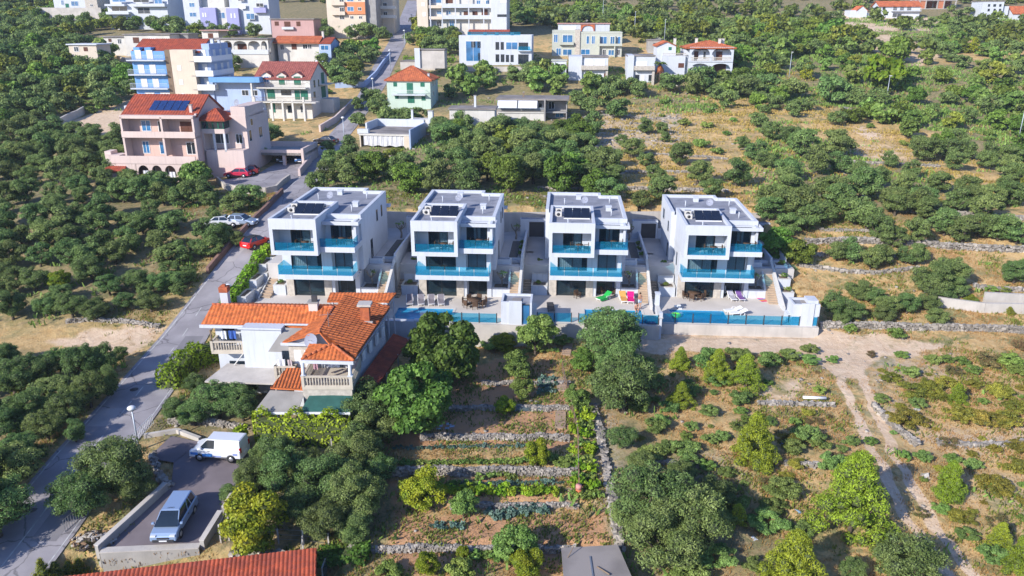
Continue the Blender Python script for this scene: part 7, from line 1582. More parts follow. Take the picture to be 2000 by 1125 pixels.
J=dict(pelvis=(0,0,.93),waist=(0,0,1.08),chest=(0,.02,1.30),neck=(0,.02,1.46),head=(0,.05,1.60),crown=(0,.04,1.70),nose=(0,.165,1.59))
for s,k in(('l',-1),('r',1)): J.update({'sh'+s:(k*.18,.02,1.38),'el'+s:(k*.26,.08,1.12),'wr'+s:(k*.16,.25,1.02),'palm'+s:(k*.12,.30,1.0),'hip'+s:(k*.10,0,.86),'kn'+s:(k*.11,.04,.47),'an'+s:(k*.12,0,.07),'toe'+s:(k*.13,.17,.03)})
p=onz(1249,601,Z(2)); sh1=cloth('paleblue_shorts',(.45,.55,.70))
person('standing person in pale blue shorts with bare torso at the corner of the third pool',p.x,p.y,Z(2),R(200),J,[('shorts',sh1,[(0,0,1.0),(0,0,.9)],[.165,.19]),('shorts_leg',sh1,[(-.1,0,.92),(-.11,.02,.6)],[.115,.105]),('shorts_leg',sh1,[(.1,0,.92),(.11,.02,.6)],[.115,.105])])
J2=dict(pelvis=(0,0,.12),waist=(0,.03,.28),chest=(0,.12,.50),neck=(0,.18,.64),head=(0,.24,.76),crown=(0,.25,.86),nose=(0,.35,.74))
for s,k in(('l',-1),('r',1)): J2.update({'sh'+s:(k*.18,.13,.58),'el'+s:(k*.25,.22,.33),'wr'+s:(k*.2,.36,.22),'palm'+s:(k*.18,.42,.2),'hip'+s:(k*.10,.04,.10),'kn'+s:(k*.13,.46,.14),'an'+s:(k*.13,.50,-.28),'toe'+s:(k*.13,.64,-.36)})
pl=vloc(2,9.6,-.80,0); person('person sitting on the edge of the third pool in black swimwear, leaning forward',pl.x,pl.y,Z(2)+.02,R(180),J2,[('swim_shorts',framem,[(0,-.01,.22),(0,.0,.03)],[.155,.165])])
# ---------------------------------------------------------------- planting
for ph,a,b in (('the pink house',330,340),('the blue apartment block',330,190),('the gravel yard',180,235),('the cream dormer house',560,220),('the carport',560,320),('the red hatchback',465,345),('the brown roadside wall',450,480),('the pale blue estate car',474,435),('the small cream flat house',165,108),
  ('the long low house with grey roof',290,88),('the loggia house',465,108),('the orange strip roof house',595,108),('the rose pink house',570,58),('the orange and cream apartments',680,55),('the lilac apartments',450,45),('the top left apartments',270,35),('the bend of the upper road',745,140),('the concrete garage',815,135),
  ('the mint house',800,207),('the tarpaulin house',750,288),('the white awning house',1030,232),('the white modern house',960,130),('the sage house',1145,110),('the small white cube house',1250,160),('the arched villa',1385,152),('the long apartment house',905,58),
  ('the first villa roof',650,372),('the second villa roof',890,372),('the third villa roof',1150,374),('the last villa roof',1380,378),('the gap behind the last two villas',1250,400),('the last pool hut',1575,610),('the bare pruned trees',1610,540),('the tall terrace wall',1750,480),('the highest terrace wall',1900,425),('the two round bushes',1935,555),('the right edge wall',1930,605),
  ('the hillside lamp',1729,207),('the right edge lamp',1988,280),('the lamp in the wood',1541,150),('the rocky dry field',1250,250),('the top of the dry field',1450,200),('the middle of the dry field',1420,310),('the low wall in the olives',1740,322),('the far orange roofed houses',1750,50),('the unfinished brick house',1830,25),('the white cube house on the hill',1945,40),
  ('the fork of the dirt track',1640,690),('the white pipe',1590,785),('the left big pine',1460,860),('the middle big pine',1670,960),('the right pine',1850,930),('the bend of the track',1740,820),('the scrubland edge',1950,760),('the long dry stone wall',1800,645),('the garden wall end',1200,950),('the grey shed',1165,1080),('the garden barrel',1130,966),('the tall garden wall',900,888),('the topmost garden wall',1020,700),('the cabbage patch',1065,755),
  ('the orange-roofed house',580,700),('the white van',418,870),('the silver car',330,1030),('the vine hedge',590,800),('the street lamp by the parking',271,875),('the red corrugated roof',450,1090),('the rubble heap',182,1058),('the dirt patch left of the road',200,660),('the road bend at the far left',100,850),('the grove wall left of the road',220,630),('the left grove clearing',220,530),('the dark grove corner',60,400),('the far left hilltop grove',60,120),('the roadside of the left grove',380,560)): land(ph,a,b)
# foreground trees
pp('fig_tree',815,775,168,'glossy green fig tree with big leaves right of the orange-roofed house'); pp('fig_tree',862,690,150,'tall glossy green fig tree nearest the second pool wall'); pp('leafy_tree',880,640,60,'small leafy tree top in front of the second pool fence')
pp('olive_tree',720,790,110,'dark olive tree between the lean-to roof and the fig tree'); pp('olive_tree',1192,650,120,'tall bushy olive tree in front of the third pool',1.15); pp('olive_tree',1215,745,140,'large bushy olive tree right of the garden strip, below the third pool'); pp('olive_tree',1200,700,95); pp('leafy_tree',1045,655,85,'leafy fruit tree in front of the pool hut'); pp('citrus_tree',985,665,50,'small yellow-green tree left of the fruit tree by the pool wall'); pp('shrub',960,672,50);pp('shrub',1100,662,40); pp('shrub',950,645,30)
pp('leafy_tree',1012,712,62); pp('leafy_tree',1022,757,52); pp('citrus_tree',985,790,42); pp('citrus_tree',1048,885,55,'round yellow-green bush growing through the tall garden wall'); pp('fig_tree',1138,703,54,'small fig bush beside the top garden steps'); pp('leafy_tree',1125,775,52); pp('shrub',1100,900,45)
pp('citrus_tree',830,950,95,'spreading yellow-green fruit tree at the left of the vegetable beds'); pp('leafy_tree',905,985,60,'slender fruit tree in the lower vegetable beds'); pp('leafy_tree',1010,1060,90,'leafy tree at the bottom of the garden left of the shed'); pp('citrus_tree',1030,1100,70,'bright bush left of the grey shed'); pp('citrus_tree',905,1075,30); pp('citrus_tree',835,1100,50); pp('shrub',760,1110,60); pp('shrub',900,1110,70)
pp('citrus_tree',502,1015,135,'round yellow-green tree below the silver car, behind the red corrugated roof')
OL=[(230,910,130),(165,960,110),(265,935,90),(350,796,62),(380,802,70),(430,780,85),(475,790,75),(560,760,0),(385,748,50),(478,757,52),(520,892,70),(600,905,90),(705,862,80),(700,880,110),(640,930,130),(560,920,110),(700,960,120),(640,1000,110),(590,985,90),(500,925,90),(545,880,80),(730,830,90),(470,870,45),(690,1020,80),(740,910,80),(455,960,50)]
zl(0,0,1,'olive_tree',[t for t in OL if t[2]])
zl(0,0,1,'olive_tree',[(1215,850,60),(1270,965,150),(1345,1010,150),(1230,1000,90),(1290,1050,140),(1400,960,70),(1330,920,60),(1765,1100,130),(1660,1110,60),(1250,900,60)])
zl(0,0,1,'juniper_bush',[(1400,1080,90),(1350,1110,90),(1470,1100,60),(1420,985,90),(1500,1010,90),(1530,950,80),(1620,900,70),(1650,915,60),(1690,905,50),(1300,870,50),(1345,895,55),(1270,880,60),(1480,900,50),(1410,850,40),(1290,820,50),(1350,830,40),(1420,920,40),(1545,870,60),(1440,830,40),(1575,845,70),(1510,985,60),(1560,1030,60),(1720,775,40),(1790,785,45),(1820,700,45),(1780,725,50),(1800,890,45),(1900,905,45),(1940,1080,70),(1890,1040,50),(1600,860,50),(1660,860,40),(1340,870,70),(1385,800,45),(1500,820,40)])
zl(0,0,1,'juniper_bush',[(1385,700,85),(1445,775,60),(1500,700,60),(1540,690,50),(1580,700,45),(1580,680,40),(1440,690,60),(1345,760,60),(1400,740,50),(1275,740,60),(1250,790,60),(1310,790,55),(1280,830,60),(1385,855,40)])
zl(0,0,1,'pine_tree',[(1455,720,75),(1470,855,100),(1660,965,150),(1545,1085,150),(1850,935,75),(1985,1080,80),(1440,1000,45),(1330,765,55)])
zl(0,0,1,'pine_tree',[(1328,697,45),(1868,765,42),(1950,1045,50),(1400,715,60)])
zl(0,0,1,'broom_bush',[(1780,760,70),(1815,750,60),(1850,745,50),(1770,815,80),(1880,805,80),(1930,820,80),(1970,815,70),(1950,760,60),(1990,870,60),(1940,945,80),(1975,905,70),(1960,770,50),(1900,750,40),(1740,735,50),(1880,1010,60),(1560,905,50),(1540,860,60),(1480,880,40),(1985,790,60),(1830,770,50)])
zl(0,0,1,'shrub',[(1445,800,30),(1380,905,40),(1340,850,30),(1660,640,30),(1600,760,30),(1985,720,40),(1900,720,35),(1760,690,30),(1850,700,30),(1240,665,30),(1500,745,25),(1700,860,30),(1625,700,30),(1970,700,50),(1750,648,40),(1895,583,28),(1935,562,28),(1963,566,24)])
pp('pine_tree',1895,583,34,'bright yellow-green bush at the terrace far right',.5)
zl(0,0,1,'dry_bush',[(1860,720,40),(1700,690,30),(1590,820,40),(1500,940,50),(1380,950,50),(1930,700,60),(1850,860,50),(1990,670,50),(1470,905,40),(1640,890,40),(1950,1015,60),(1800,1000,40)])
for k,x in enumerate((85,110,138,160)): pp('cypress_shrub',x,1108,32,['leftmost','second','third','rightmost'][k]+' of the yellow-green pointed cypresses at the lower left roadside')
# left groves
for k,(a,b,w_) in enumerate(((165,705,75),(205,702,65),(212,742,55),(178,757,68),(138,792,68),(150,838,45))): pp('olive_tree',a,b,w_,['first','second','third','fourth','fifth','sixth'][k]+' of the tall olives shading the road, counted from the dirt patch',1.35)
scatter([(1700,720),(1990,700),(2010,1100),(1900,1080),(1800,960),(1720,820)],['broom_bush','broom_bush','juniper_bush','shrub'],1.5,(.5,1.3),61,.75)
scatter([(1240,700),(1600,700),(1660,880),(1560,1000),(1420,1000),(1240,860)],['juniper_bush','broom_bush','shrub','dry_bush'],1.7,(.5,1.3),62,.6)
pp('olive_tree',436,452,44,'olive tree in front of the silver white parked car'); pp('olive_tree',462,466,38,'small olive tree by the brown wall, in front of the pale blue estate car'); pp('olive_tree',424,420,44,'olive tree just behind the silver white parked car')
zl(0,0,1,'olive_tree',[(440,462,36)])
for k,(x_,y_) in enumerate(((-33.5,44.5),(-36,41),(-35.5,48.5))): plant('olive_tree',x_-2,y_,2.6,lab='olive tree just outside the left edge, shading the road, '+['nearer','nearest','farthest'][k]+' one')
zl(0,0,1,'olive_tree',[(30,735,85),(70,720,75),(110,760,80),(60,790,90),(20,820,90),(95,830,70),(120,700,60),(40,870,80),(10,900,70),(70,880,50),(10,690,60),(235,690,40)])
zl(0,300,.2844,'olive_tree',[(90,120,170),(200,160,150),(250,60,150),(420,130,220),(600,70,180),(700,140,150),(60,280,180),(190,260,190),(400,270,170),(560,230,160),(560,290,130),(700,270,150),(820,240,150),(900,200,170),(1000,260,220),(1130,280,180),(1250,300,180),(1330,270,200),(1440,310,140),(1600,330,180),(1720,290,200),(40,450,190),(250,430,190),(330,540,220),(150,560,170),(420,390,160),(560,400,140),(660,480,220),(850,450,170),(980,470,190),(1200,460,210),(1400,520,170),(1500,570,180),(700,600,200),(880,560,170),(60,610,190),(90,700,210),(280,700,180),(480,680,200),(620,690,210),(800,680,180),(900,620,150),(1100,600,170),(1160,690,200),(1260,660,190),(1380,640,170),(1450,640,170),(1560,560,130),(1180,780,150),(760,890,190),(950,860,180),(1110,880,170),(1200,860,170),(1290,830,150),(80,830,180),(250,860,200),(420,870,150,'citrus_tree'),(60,920,180),(420,960,170),(320,1040,180),(500,1040,200),(860,1000,160),(1040,1010,180),(90,1040,230),(1010,930,140),(1230,930,120),(1080,470,140),(20,360,140),(850,150,90),(1370,130,190,'leafy_tree'),(1160,180,150,'shrub'),(900,150,120),(720,30,150),(1050,370,150),(560,130,0) ][:-1])
scatter([(0,45),(110,80),(190,120),(262,165),(262,205),(215,215),(140,215),(90,250),(0,265),(-60,260),(-60,45)],['olive_tree','olive_tree','oak_tree'],4.3,(2.3,3.3),1)
scatter([(0,265),(90,262),(235,275),(235,350),(120,330),(0,330)],['olive_tree'],4.2,(1.9,2.7),2,.85)
scatter([(90,10),(200,40),(360,58),(520,66),(520,76),(400,72),(380,96),(340,92),(330,64),(200,62),(130,80),(0,42),(0,28),(60,30)],['olive_tree','olive_tree','oak_tree'],4.6,(2.2,3.2),3,.9)
scatter([(-10,-40),(110,-40),(100,8),(0,20)],['oak_tree','leafy_tree'],6,(3,4),33,.9)
scatter([(440,108),(540,112),(660,110),(735,105),(745,130),(700,175),(640,170),(615,125),(500,120),(440,160)],['olive_tree','olive_tree','oak_tree'],4.6,(2.2,3.4),4,.95)
scatter([(640,58),(720,52),(768,62),(765,85),(700,80),(640,82)],['olive_tree'],4.6,(2.4,3.4),5,.95); scatter([(798,62),(880,62),(895,70),(893,110),(870,118),(800,96)],['olive_tree','olive_tree','oak_tree'],4.6,(2.2,3.2),6,.95)
zl(0,0,1,'olive_tree',[(520,262,50),(470,305,60),(440,318,50),(500,300,45),(545,258,35),(700,205,30),(735,205,45),(760,230,50),(790,232,45),(700,232,35),(725,188,40),(740,195,35),(815,222,40),(680,290,50),(655,310,50),(640,335,50),(620,355,45),(640,290,30)])
pp('leafy_tree',385,345,55,'round green tree at the right end of the pink house arches'); zl(0,0,1,'shrub',[(345,355,40),(280,352,45),(590,228,35),(560,222,20),(205,208,28),(225,200,28),(180,214,26),(640,178,22)]); pp('leafy_tree',208,102,42,'bright green tree beside the small cream flat house')
for P_,sd in (([(0,270),(110,262),(230,290),(240,350),(420,365),(540,385),(470,470),(330,610),(200,630),(0,640),(-80,500)],41),([(0,690),(200,672),(240,690),(225,740),(130,830),(60,900),(0,950),(-40,850)],42)):
    scatter(P_,['olive_tree'],3.7,(1.6,2.2),sd,.6)
# grove behind the villas
scatter([(600,345),(640,318),(690,300),(740,300),(860,300),(862,262),(900,235),(975,240),(1100,238),(1125,260),(1140,300),(1180,340),(1190,388),(760,380),(740,365),(600,368)],['olive_tree','olive_tree','olive_tree','oak_tree'],3.9,(2.2,3.2),7,.97)
scatter([(880,165),(960,140),(1070,150),(1200,165),(1330,175),(1410,160),(1500,195),(1430,200),(1300,182),(1190,178),(1110,190),(960,178),(880,200)],['olive_tree','olive_tree','leafy_tree'],4.4,(2.0,3.0),8,.9)
zl(1100,0,.45,'olive_tree',[(150,365,100),(240,385,80),(330,385,90),(590,350,120),(690,365,110),(790,380,110),(880,370,100),(1000,385,110),(1160,400,130),(1260,420,100),(60,430,80),(110,460,90),(180,430,100),(240,470,110),(120,545,120),(715,435,85),(820,440,36),(920,445,75),(1052,452,70),(840,520,85),(870,475,50),(355,550,80),(425,560,60),(440,597,50),(250,610,60),(300,640,110),(210,690,95),(100,635,110),(355,690,75),(510,670,120),(770,620,75),(830,660,110),(875,690,90),(900,570,90),(985,590,110),(1040,620,140),(1180,620,150),(1100,700,130),(750,750,140),(585,750,120),(400,750,90),(210,760,100),(85,760,90),(430,820,120),(640,820,100),(200,830,120),(330,860,110),(970,730,130),(960,800,140),(1160,820,160),(1290,800,170),(1420,690,90),(1500,740,90),(1630,790,110),(1700,700,100),(1750,810,120),(1830,700,90),(1940,760,100),(1560,650,120),(1650,640,120),(1750,650,100),(1200,700,120),(1280,740,100),(1370,770,100),(1480,800,120),(1850,850,110),(1960,850,100),(1900,790,80),(1560,860,120),(1700,870,120),(1440,880,130),(1050,870,130),(870,860,110),(1940,670,100)])
zl(1100,0,.45,'shrub',[(440,437,55),(630,478,55),(520,530,60),(630,540,55),(600,620,80),(665,655,60),(710,575,45),(740,520,40),(1140,455,40),(1330,545,40),(1850,600,50),(1480,620,50),(430,500,30),(660,460,40)])
zl(1440,360,.3022,'olive_tree',[(200,150,200),(330,110,230),(440,200,210),(330,250,180),(560,170,190),(640,80,220),(760,160,240),(830,210,200),(900,280,200),(1000,330,180),(1150,310,190),(1000,100,200),(1160,100,200),(1220,150,190),(1330,240,210),(1450,290,210),(1560,260,190),(1680,280,190),(1800,300,200),(1600,150,220),(1450,70,200),(1750,60,200),(640,430,150),(740,430,170),(860,480,160),(920,460,150),(1090,450,150),(1150,460,150),(1350,540,260),(1250,620,250),(1400,650,200),(1330,680,170),(1780,560,190),(1840,530,120),(780,670,170),(880,720,150),(630,780,190),(740,810,160),(960,780,170),(1090,760,170),(940,830,150),(670,860,120),(1280,850,150),(250,400,260,'oak_tree'),(390,430,210,'oak_tree'),(1230,750,150)])
pp('pine_tree',1970,605,24,'small leafy climbing bush on the long pale wall',.6)
# right-hand wood
scatter([(1430,212),(1500,200),(1600,228),(1700,255),(1800,260),(1900,290),(2010,330),(2060,330),(2060,400),(1960,370),(1890,310),(1780,300),(1720,262),(1610,240)],['olive_tree','oak_tree','leafy_tree','olive_tree'],4.7,(1.5,2.3),9,.72)
scatter([(1410,150),(1500,120),(1640,110),(1760,150),(1900,170),(2030,180),(2060,320),(1950,300),(1830,255),(1700,250),(1600,220),(1500,195),(1420,178)],['olive_tree','oak_tree','leafy_tree','shrub','oak_tree'],4.7,(1.6,2.6),10,.74)
scatter([(1290,70),(1400,60),(1520,50),(1640,60),(1750,110),(1650,120),(1500,120),(1420,140),(1440,95),(1330,75)],['oak_tree','leafy_tree','oak_tree','olive_tree'],5.0,(1.8,3.0),12,.75)
scatter([(1000,20),(1150,28),(1290,55),(1290,72),(1200,52),(1070,45),(1000,62)],['oak_tree','oak_tree','leafy_tree','olive_tree'],5.0,(2.0,3.2),13,.8)
scatter([(1860,60),(2040,60),(2060,180),(1900,165),(1780,120)],['oak_tree','olive_tree','leafy_tree'],5.4,(1.7,2.8),14,.6)
zl(0,0,1,'pine_tree',[(1505,60,36),(1288,55,30),(1575,140,32),(1480,75,20),(1520,95,22),(1900,90,26),(1930,88,26),(1250,42,24),(1340,25,26)]); pp('citrus_tree',1715,150,72,'large rounded yellow-green tree on the right hillside'); pp('oak_tree',1618,55,60,'big dark round tree on the far hillside, largest in the wood'); pp('oak_tree',1640,75,50); pp('oak_tree',1745,95,60,'dark round tree on the slope above the large yellow-green pine'); pp('oak_tree',1560,85,45)
# palm
p=at(1287,160); t=thing('palm_tree','palm with orange-brown lower fronds left of the arched villa','palm tree',p); MB().path([(0,0,-.2),(.1,0,2.2),(0,.1,4.0)],[.3,.25,.28],bark,9).build('trunk',t)
def frond_mesh(n,el0,m,L_=2.3,seed=1):
    g=random.Random(seed); mb=MB()
    for i in range(n):
        a=i*2.4; el=el0+g.uniform(-.25,.25); pr=None
        for k in range(7):
            s=k/6; x=L_*s*math.cos(el)*(1-.1*s); z=4.1+L_*(s*math.sin(el)-.55*s*s); wv=.26*math.sin(math.pi*min(1,s*.9+.08)); c=(x*math.cos(a),x*math.sin(a),z); n_=(-math.sin(a)*wv,math.cos(a)*wv)
            q_=[(c[0]+n_[0],c[1]+n_[1],z-.1),c,(c[0]-n_[0],c[1]-n_[1],z-.1)]
            if pr: mb.add(pr+q_,[(0,1,4,3),(1,2,5,4)],m)
            pr=q_
    return mb
frond_mesh(26,.7,LM['palm']).build('fronds',t); frond_mesh(16,-.7,leafmat('leaf_oldpalm',(.45,.22,.05),(.35,.16,.04)),1.8,4).build('old_fronds',t)
# hedges
def hedge(P,w,h_,label,lm='hedge',n=900,cs=.13,z=None,cat='hedge',name='hedge'):
    g=np.random.default_rng(len(label)); V=[]; pts=[Vector(p) for p in P]; tot=sum((b-a).length for a,b in zip(pts[:-1],pts[1:])); ox=pts[0]; mb=MB()
    for a,b in zip(pts[:-1],pts[1:]):
        L_=(b-a).length; k=int(n*L_/tot); d=(b-a).normalized(); nn=Vector((-d.y,d.x,0)).normalized()
        for i in range(k):
            t_=g.uniform(0,1); side=g.integers(0,4); bul=1+.18*math.sin(t_*L_*2.3)+.1*g.uniform(-1,1)
            if side==0: o_,zz,nr=-w/2*bul,g.uniform(0,h_),-nn
            elif side==1: o_,zz,nr=w/2*bul,g.uniform(0,h_),nn
            elif side==3 and i%2: t_=0 if i%4==1 else 1; o_,zz,nr=g.uniform(-w/2,w/2),g.uniform(0,h_),(-d if t_==0 else d)
            else: o_,zz,nr=g.uniform(-w/2,w/2),h_*bul,Vector((0,0,1))
            V.append((a+(b-a)*t_+nn*o_+Vector((0,0,zz))-ox,nr))
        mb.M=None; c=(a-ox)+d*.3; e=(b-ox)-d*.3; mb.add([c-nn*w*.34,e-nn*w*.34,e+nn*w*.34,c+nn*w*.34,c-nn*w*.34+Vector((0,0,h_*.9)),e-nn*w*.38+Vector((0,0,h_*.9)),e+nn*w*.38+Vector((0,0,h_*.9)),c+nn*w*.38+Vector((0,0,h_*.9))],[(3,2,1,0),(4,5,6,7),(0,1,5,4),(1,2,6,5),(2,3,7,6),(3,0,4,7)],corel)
    A=np.array([v[0] for v in V]); Nn=np.array([v[1] for v in V])+g.normal(size=(len(V),3))*.5; Nn/=np.linalg.norm(Nn,axis=1)[:,None]; t1=np.cross(Nn,g.normal(size=Nn.shape)); t1/=np.linalg.norm(t1,axis=1)[:,None]; t2=np.cross(Nn,t1); s=cs*g.uniform(.6,1.3,len(V))[:,None]
    Q=np.stack([A-t1*s,A-t2*s*.7,A+t1*s,A+t2*s*.7],1).reshape(-1,3)
    mb.add([tuple(v) for v in Q],[(4*i,4*i+1,4*i+2,4*i+3) for i in range(len(A))],LM[lm]); o=mb.build(name); o.location=ox; tag(o,label,cat); return o
hedge([(-20.6,54.2,-4.3),(-12.9,54.0,-4.3)],.6,2.9,'bright green vine hedge under the grey and green awnings','hedge',2600,.12)
hedge([at(328,762),at(372,718),at(425,700)],1.9,1.8,'bright green clipped hedge along the road left of the orange-roofed house','hedge',2600,.13)
hedge([at(455,600),at(490,570),at(505,550)],.9,1.1,'lower green hedge between the road and the first villa terrace','hedge',1300,.13)
hedge([vloc(0,-4.9,-4.2,-.6),vloc(0,-4.8,.0,.0),vloc(0,-4.7,4,1.0),vloc(0,-4.6,8.5,2.4)],1.0,1.2,'long green hedge climbing between the road and the first villa','hedge',3200,.13)
hedge([at(500,540),at(516,515),at(527,495)],.9,1.4,'upper green hedge between the road and the first villa','hedge',1300,.13)
hedge([at(462,900)+Vector((0,0,.0)),at(478,862)],.8,1.6,'bright green creeper on the fence right of the white van','hedge',900,.12,name='creeper')
hedge([at(790,120),at(840,124),at(888,122)],1.2,1.3,'clipped green hedge above the concrete garage','hedge',700,.2)
hedge([at(1338,160),at(1375,160),at(1420,152)],1.6,1.6,'dark creeper climbing in front of the arched villa','oak',600,.25,name='creeper')
hedge([at(620,1095),at(720,1090)],1.4,.7,'low dark green vine row below the stone wall at the bottom','oak',1200,.14)
# vegetable rows
cab=crown_mesh('cabbage_mesh',5,.3,(0,.35),5,60,.11,LM['cabbage'],'flat',.8,.6); herb=crown_mesh('herb_mesh',6,.35,(0,.55),7,110,.10,LM['bush'],'flat',.6,.4); bean=crown_mesh('bean_mesh',7,.35,(0,.9),8,130,.10,LM['hedge'],'round',.6,.3)
gr=random.Random(21)
def row(px0,px1,py0,py1,n,me,name,label,sc=1.0,jit=.12):
    for k in range(n):
        t_=(k+.5)/n; p=at(px0+(px1-px0)*t_,py0+(py1-py0)*t_); o=bpy.data.objects.new(name,me); link(o); o.location=(p.x+gr.uniform(-jit,jit),p.y+gr.uniform(-jit,jit),Hs(p.x,p.y)-.03); s=sc*gr.uniform(.75,1.25); o.scale=(s,s,s); o.rotation_euler=(0,0,gr.uniform(0,6)); tag(o,label,'vegetable',name.replace('_',' ')+'s '+label[-45:])
row(770,1035,876,872,34,cab,'cabbage_plant','small blue-green cabbage in the row on top of the tallest garden wall',.75)
row(900,1100,947,944,30,cab,'cabbage_plant','blue-green cabbage in the row above the middle low wall',.85); row(960,1065,1010,1000,18,cab,'cabbage_plant','big blue-green cabbage in the lower yellow-edged bed',1.2,.3); row(955,1060,1003,994,14,cab,'cabbage_plant','big blue-green cabbage in the lower yellow-edged bed',1.1,.3)
for r_ in range(3): row(1050,1082,742+r_*12,742+r_*12,6,cab,'cabbage_plant','blue cabbage crowded in the small patch beside the steps',1.2,.2)
row(780,1030,908,904,40,herb,'herb_plant','low green plant in the bright strip below the tallest garden wall',.9); row(1040,1110,900,905,10,herb,'herb_plant','leafy green plant right of the round bush in the tall wall',1.2,.3)
for r_ in range(11): row(1118,1150+r_*2,800+r_*17,803+r_*17,5,bean if r_%2 else herb,'bean_plant','lush green plant in the long leafy strip at the right of the garden',1.25,.3)
row(830,1090,965,966,34,bean,'tomato_plant','green plant in the dense row below the middle low wall',1.0,.25); row(840,930,955,950,12,herb,'herb_plant','dark green plant behind the spreading fruit tree',1.2,.4); row(990,1090,690,688,14,herb,'herb_plant','green plant in the strip above the topmost garden wall',.9,.2); row(850,900,1030,1028,9,cab,'cabbage_plant','blue-green plant beside the dark green net',1.1,.3); row(920,1040,1088,1100,16,herb,'herb_plant','leafy plant at the lowest bed of the garden',1.2,.4)
for r_ in range(2): row(940,1000,925+r_*8,925+r_*8,8,herb,'herb_plant','dark leafy plant in the bed left of the bare soil corner',1.0,.3)
# ---------------------------------------------------------------- low growth nobody could count
def tufts(name,label,n,box,lm,cs,dens,seed,hgt=.25,ncl=8,cat='grass',clr=.25):
    g=np.random.default_rng(seed); x=g.uniform(box[0],box[1],n); y=g.uniform(box[2],box[3],n); f=dens(x,y); k=g.uniform(0,1,n)<f; x,y=x[k],y[k]
    inC=inpoly(x,y,COMPOUND); P2=inpoly(x,y,PARK); rd=rdist(x,y)<np.interp(y,ry,RW)+.6; hs_=inpoly(x,y,[(-28.5,58),(-20.8,53.8),(-12.4,53.8),(-8.5,69.5),(-28,69.5)]); k=~(inC|P2|rd|hs_); x,y=x[k],y[k]; z=H(x,y); m=len(x)
    X=np.repeat(x,ncl)+g.normal(size=m*ncl)*clr; Y=np.repeat(y,ncl)+g.normal(size=m*ncl)*clr; Zb=np.repeat(z,ncl); hh=hgt*g.uniform(.4,1.2,m*ncl); a=g.uniform(0,6.28,m*ncl); w=cs*g.uniform(.5,1.2,m*ncl); lx,ly=g.normal(size=m*ncl)*hgt*.35,g.normal(size=m*ncl)*hgt*.35
    V=np.stack([np.stack([X-np.cos(a)*w,Y-np.sin(a)*w,Zb-.04],1),np.stack([X+np.cos(a)*w,Y+np.sin(a)*w,Zb-.04],1),np.stack([X+lx+np.cos(a)*w*.5,Y+ly+np.sin(a)*w*.5,Zb+hh],1),np.stack([X+lx-np.cos(a)*w*.5,Y+ly-np.sin(a)*w*.5,Zb+hh],1)],1).reshape(-1,3)
    o=link(bpy.data.objects.new(name,npmesh(name,V,np.arange(len(V)).reshape(-1,4),[lm]))); o['kind']='stuff'; o['label']=label; o['category']=cat; return o
def samp(F_):
    def f(x,y):
        i=np.clip(np.searchsorted(gx,x),0,len(gx)-1); j=np.clip(np.searchsorted(gy,y),0,len(gy)-1); return F_[j,i]
    return f
fu,fg,fs,fr_=samp(under),samp(grav),samp(soil),samp(rockz)
def nz(x,y,s,o=0): return .5+.25*np.sin(x*s+1.3*np.sin(y*s*.7+o))+.25*np.sin(y*s*1.3+1.7*np.sin(x*s*.6+o))
tufts('dry_grass','dry straw-coloured grass over the open ground',70000,(-45,60,38,110),LM['grass'],.028,lambda x,y:(1-fu(x,y))*np.clip(1-1.6*fg(x,y),0,1)*(1-fs(x,y))*nz(x,y,.5),1,.15,10,clr=.25)
tufts('green_weeds','low green weeds scattered through the dry grass',22000,(-45,60,38,110),LM['greengrass'],.07,lambda x,y:np.clip(1-1.6*fg(x,y),0,1)*(1-.6*fs(x,y))*np.clip(nz(x,y,.33,2)*1.6-.45,0,1),2,.22,10,'weeds',.28)
tufts('undergrowth','low green scrub and brambles between the trees',17000,(-120,120,38,230),LM['bush'],.13,lambda x,y:np.clip(fu(x,y)*.9+.05,0,1)*np.clip(nz(x,y,.23,1)*1.5-.35,0,1)*(1-fg(x,y)),3,.45,14,'scrub',.5)
tufts('dry_grass','dry straw-coloured grass on the far terraces',16000,(10,110,105,200),LM['grass'],.10,lambda x,y:(1-fu(x,y))*(1-fg(x,y))*nz(x,y,.3),4,.3,8,clr=.4)
tufts('undergrowth','low green scrub over the upper right hillside',26000,(20,190,110,290),LM['bush'],.17,lambda x,y:np.clip(fu(x,y)*1.1,0,1)*np.clip(nz(x,y,.16,1)*1.6-.2,0,1)*(1-fg(x,y)),13,.55,10,'scrub',.8)
tufts('weeds','leafy weeds at the edges of the vegetable beds',2600,(-14,7,40,68),LM['greengrass'],.07,lambda x,y:np.clip(nz(x,y,.9,3)*1.5-.3,0,1),14,.2,9,'weeds',.3)
# loose stones
gS=np.random.default_rng(77); n_=9000; x=gS.uniform(-40,60,n_); y=gS.uniform(38,200,n_); pr=np.clip(fr_(x,y)*1.2+.25*fg(x,y)*(1-fg(x,y))*4+.05,0,1); k_=(gS.uniform(0,1,n_)<pr)&~inpoly(x,y,COMPOUND)&~inpoly(x,y,PARK)&(rdist(x,y)>5); x,y=x[k_],y[k_]; z=H(x,y); n_=len(x)
cu=np.array([(a,b,c) for a in(-1,1) for b in(-1,1) for c in(-1,1)],float); s_=gS.uniform(.05,.20,n_)*(1+ (y>90)*.8); Vv=cu[None]*s_[:,None,None]*gS.uniform(.5,1.1,(n_,8,3)); Vv[...,2]*=.6; Vv=Vv+np.stack([x,y,z+.03],1)[:,None]
fq=np.array([(0,1,3,2),(4,6,7,5),(0,4,5,1),(2,3,7,6),(0,2,6,4),(1,5,7,3)]); Fq2=(np.arange(n_)[:,None,None]*8+fq[None]).reshape(-1,4)
o=link(bpy.data.objects.new('loose_stones',npmesh('loose_stones',Vv.reshape(-1,3),Fq2,[stone]))); o['kind']='stuff'; o['label']='pale loose stones strewn over the scrubland'; o['category']='stones'
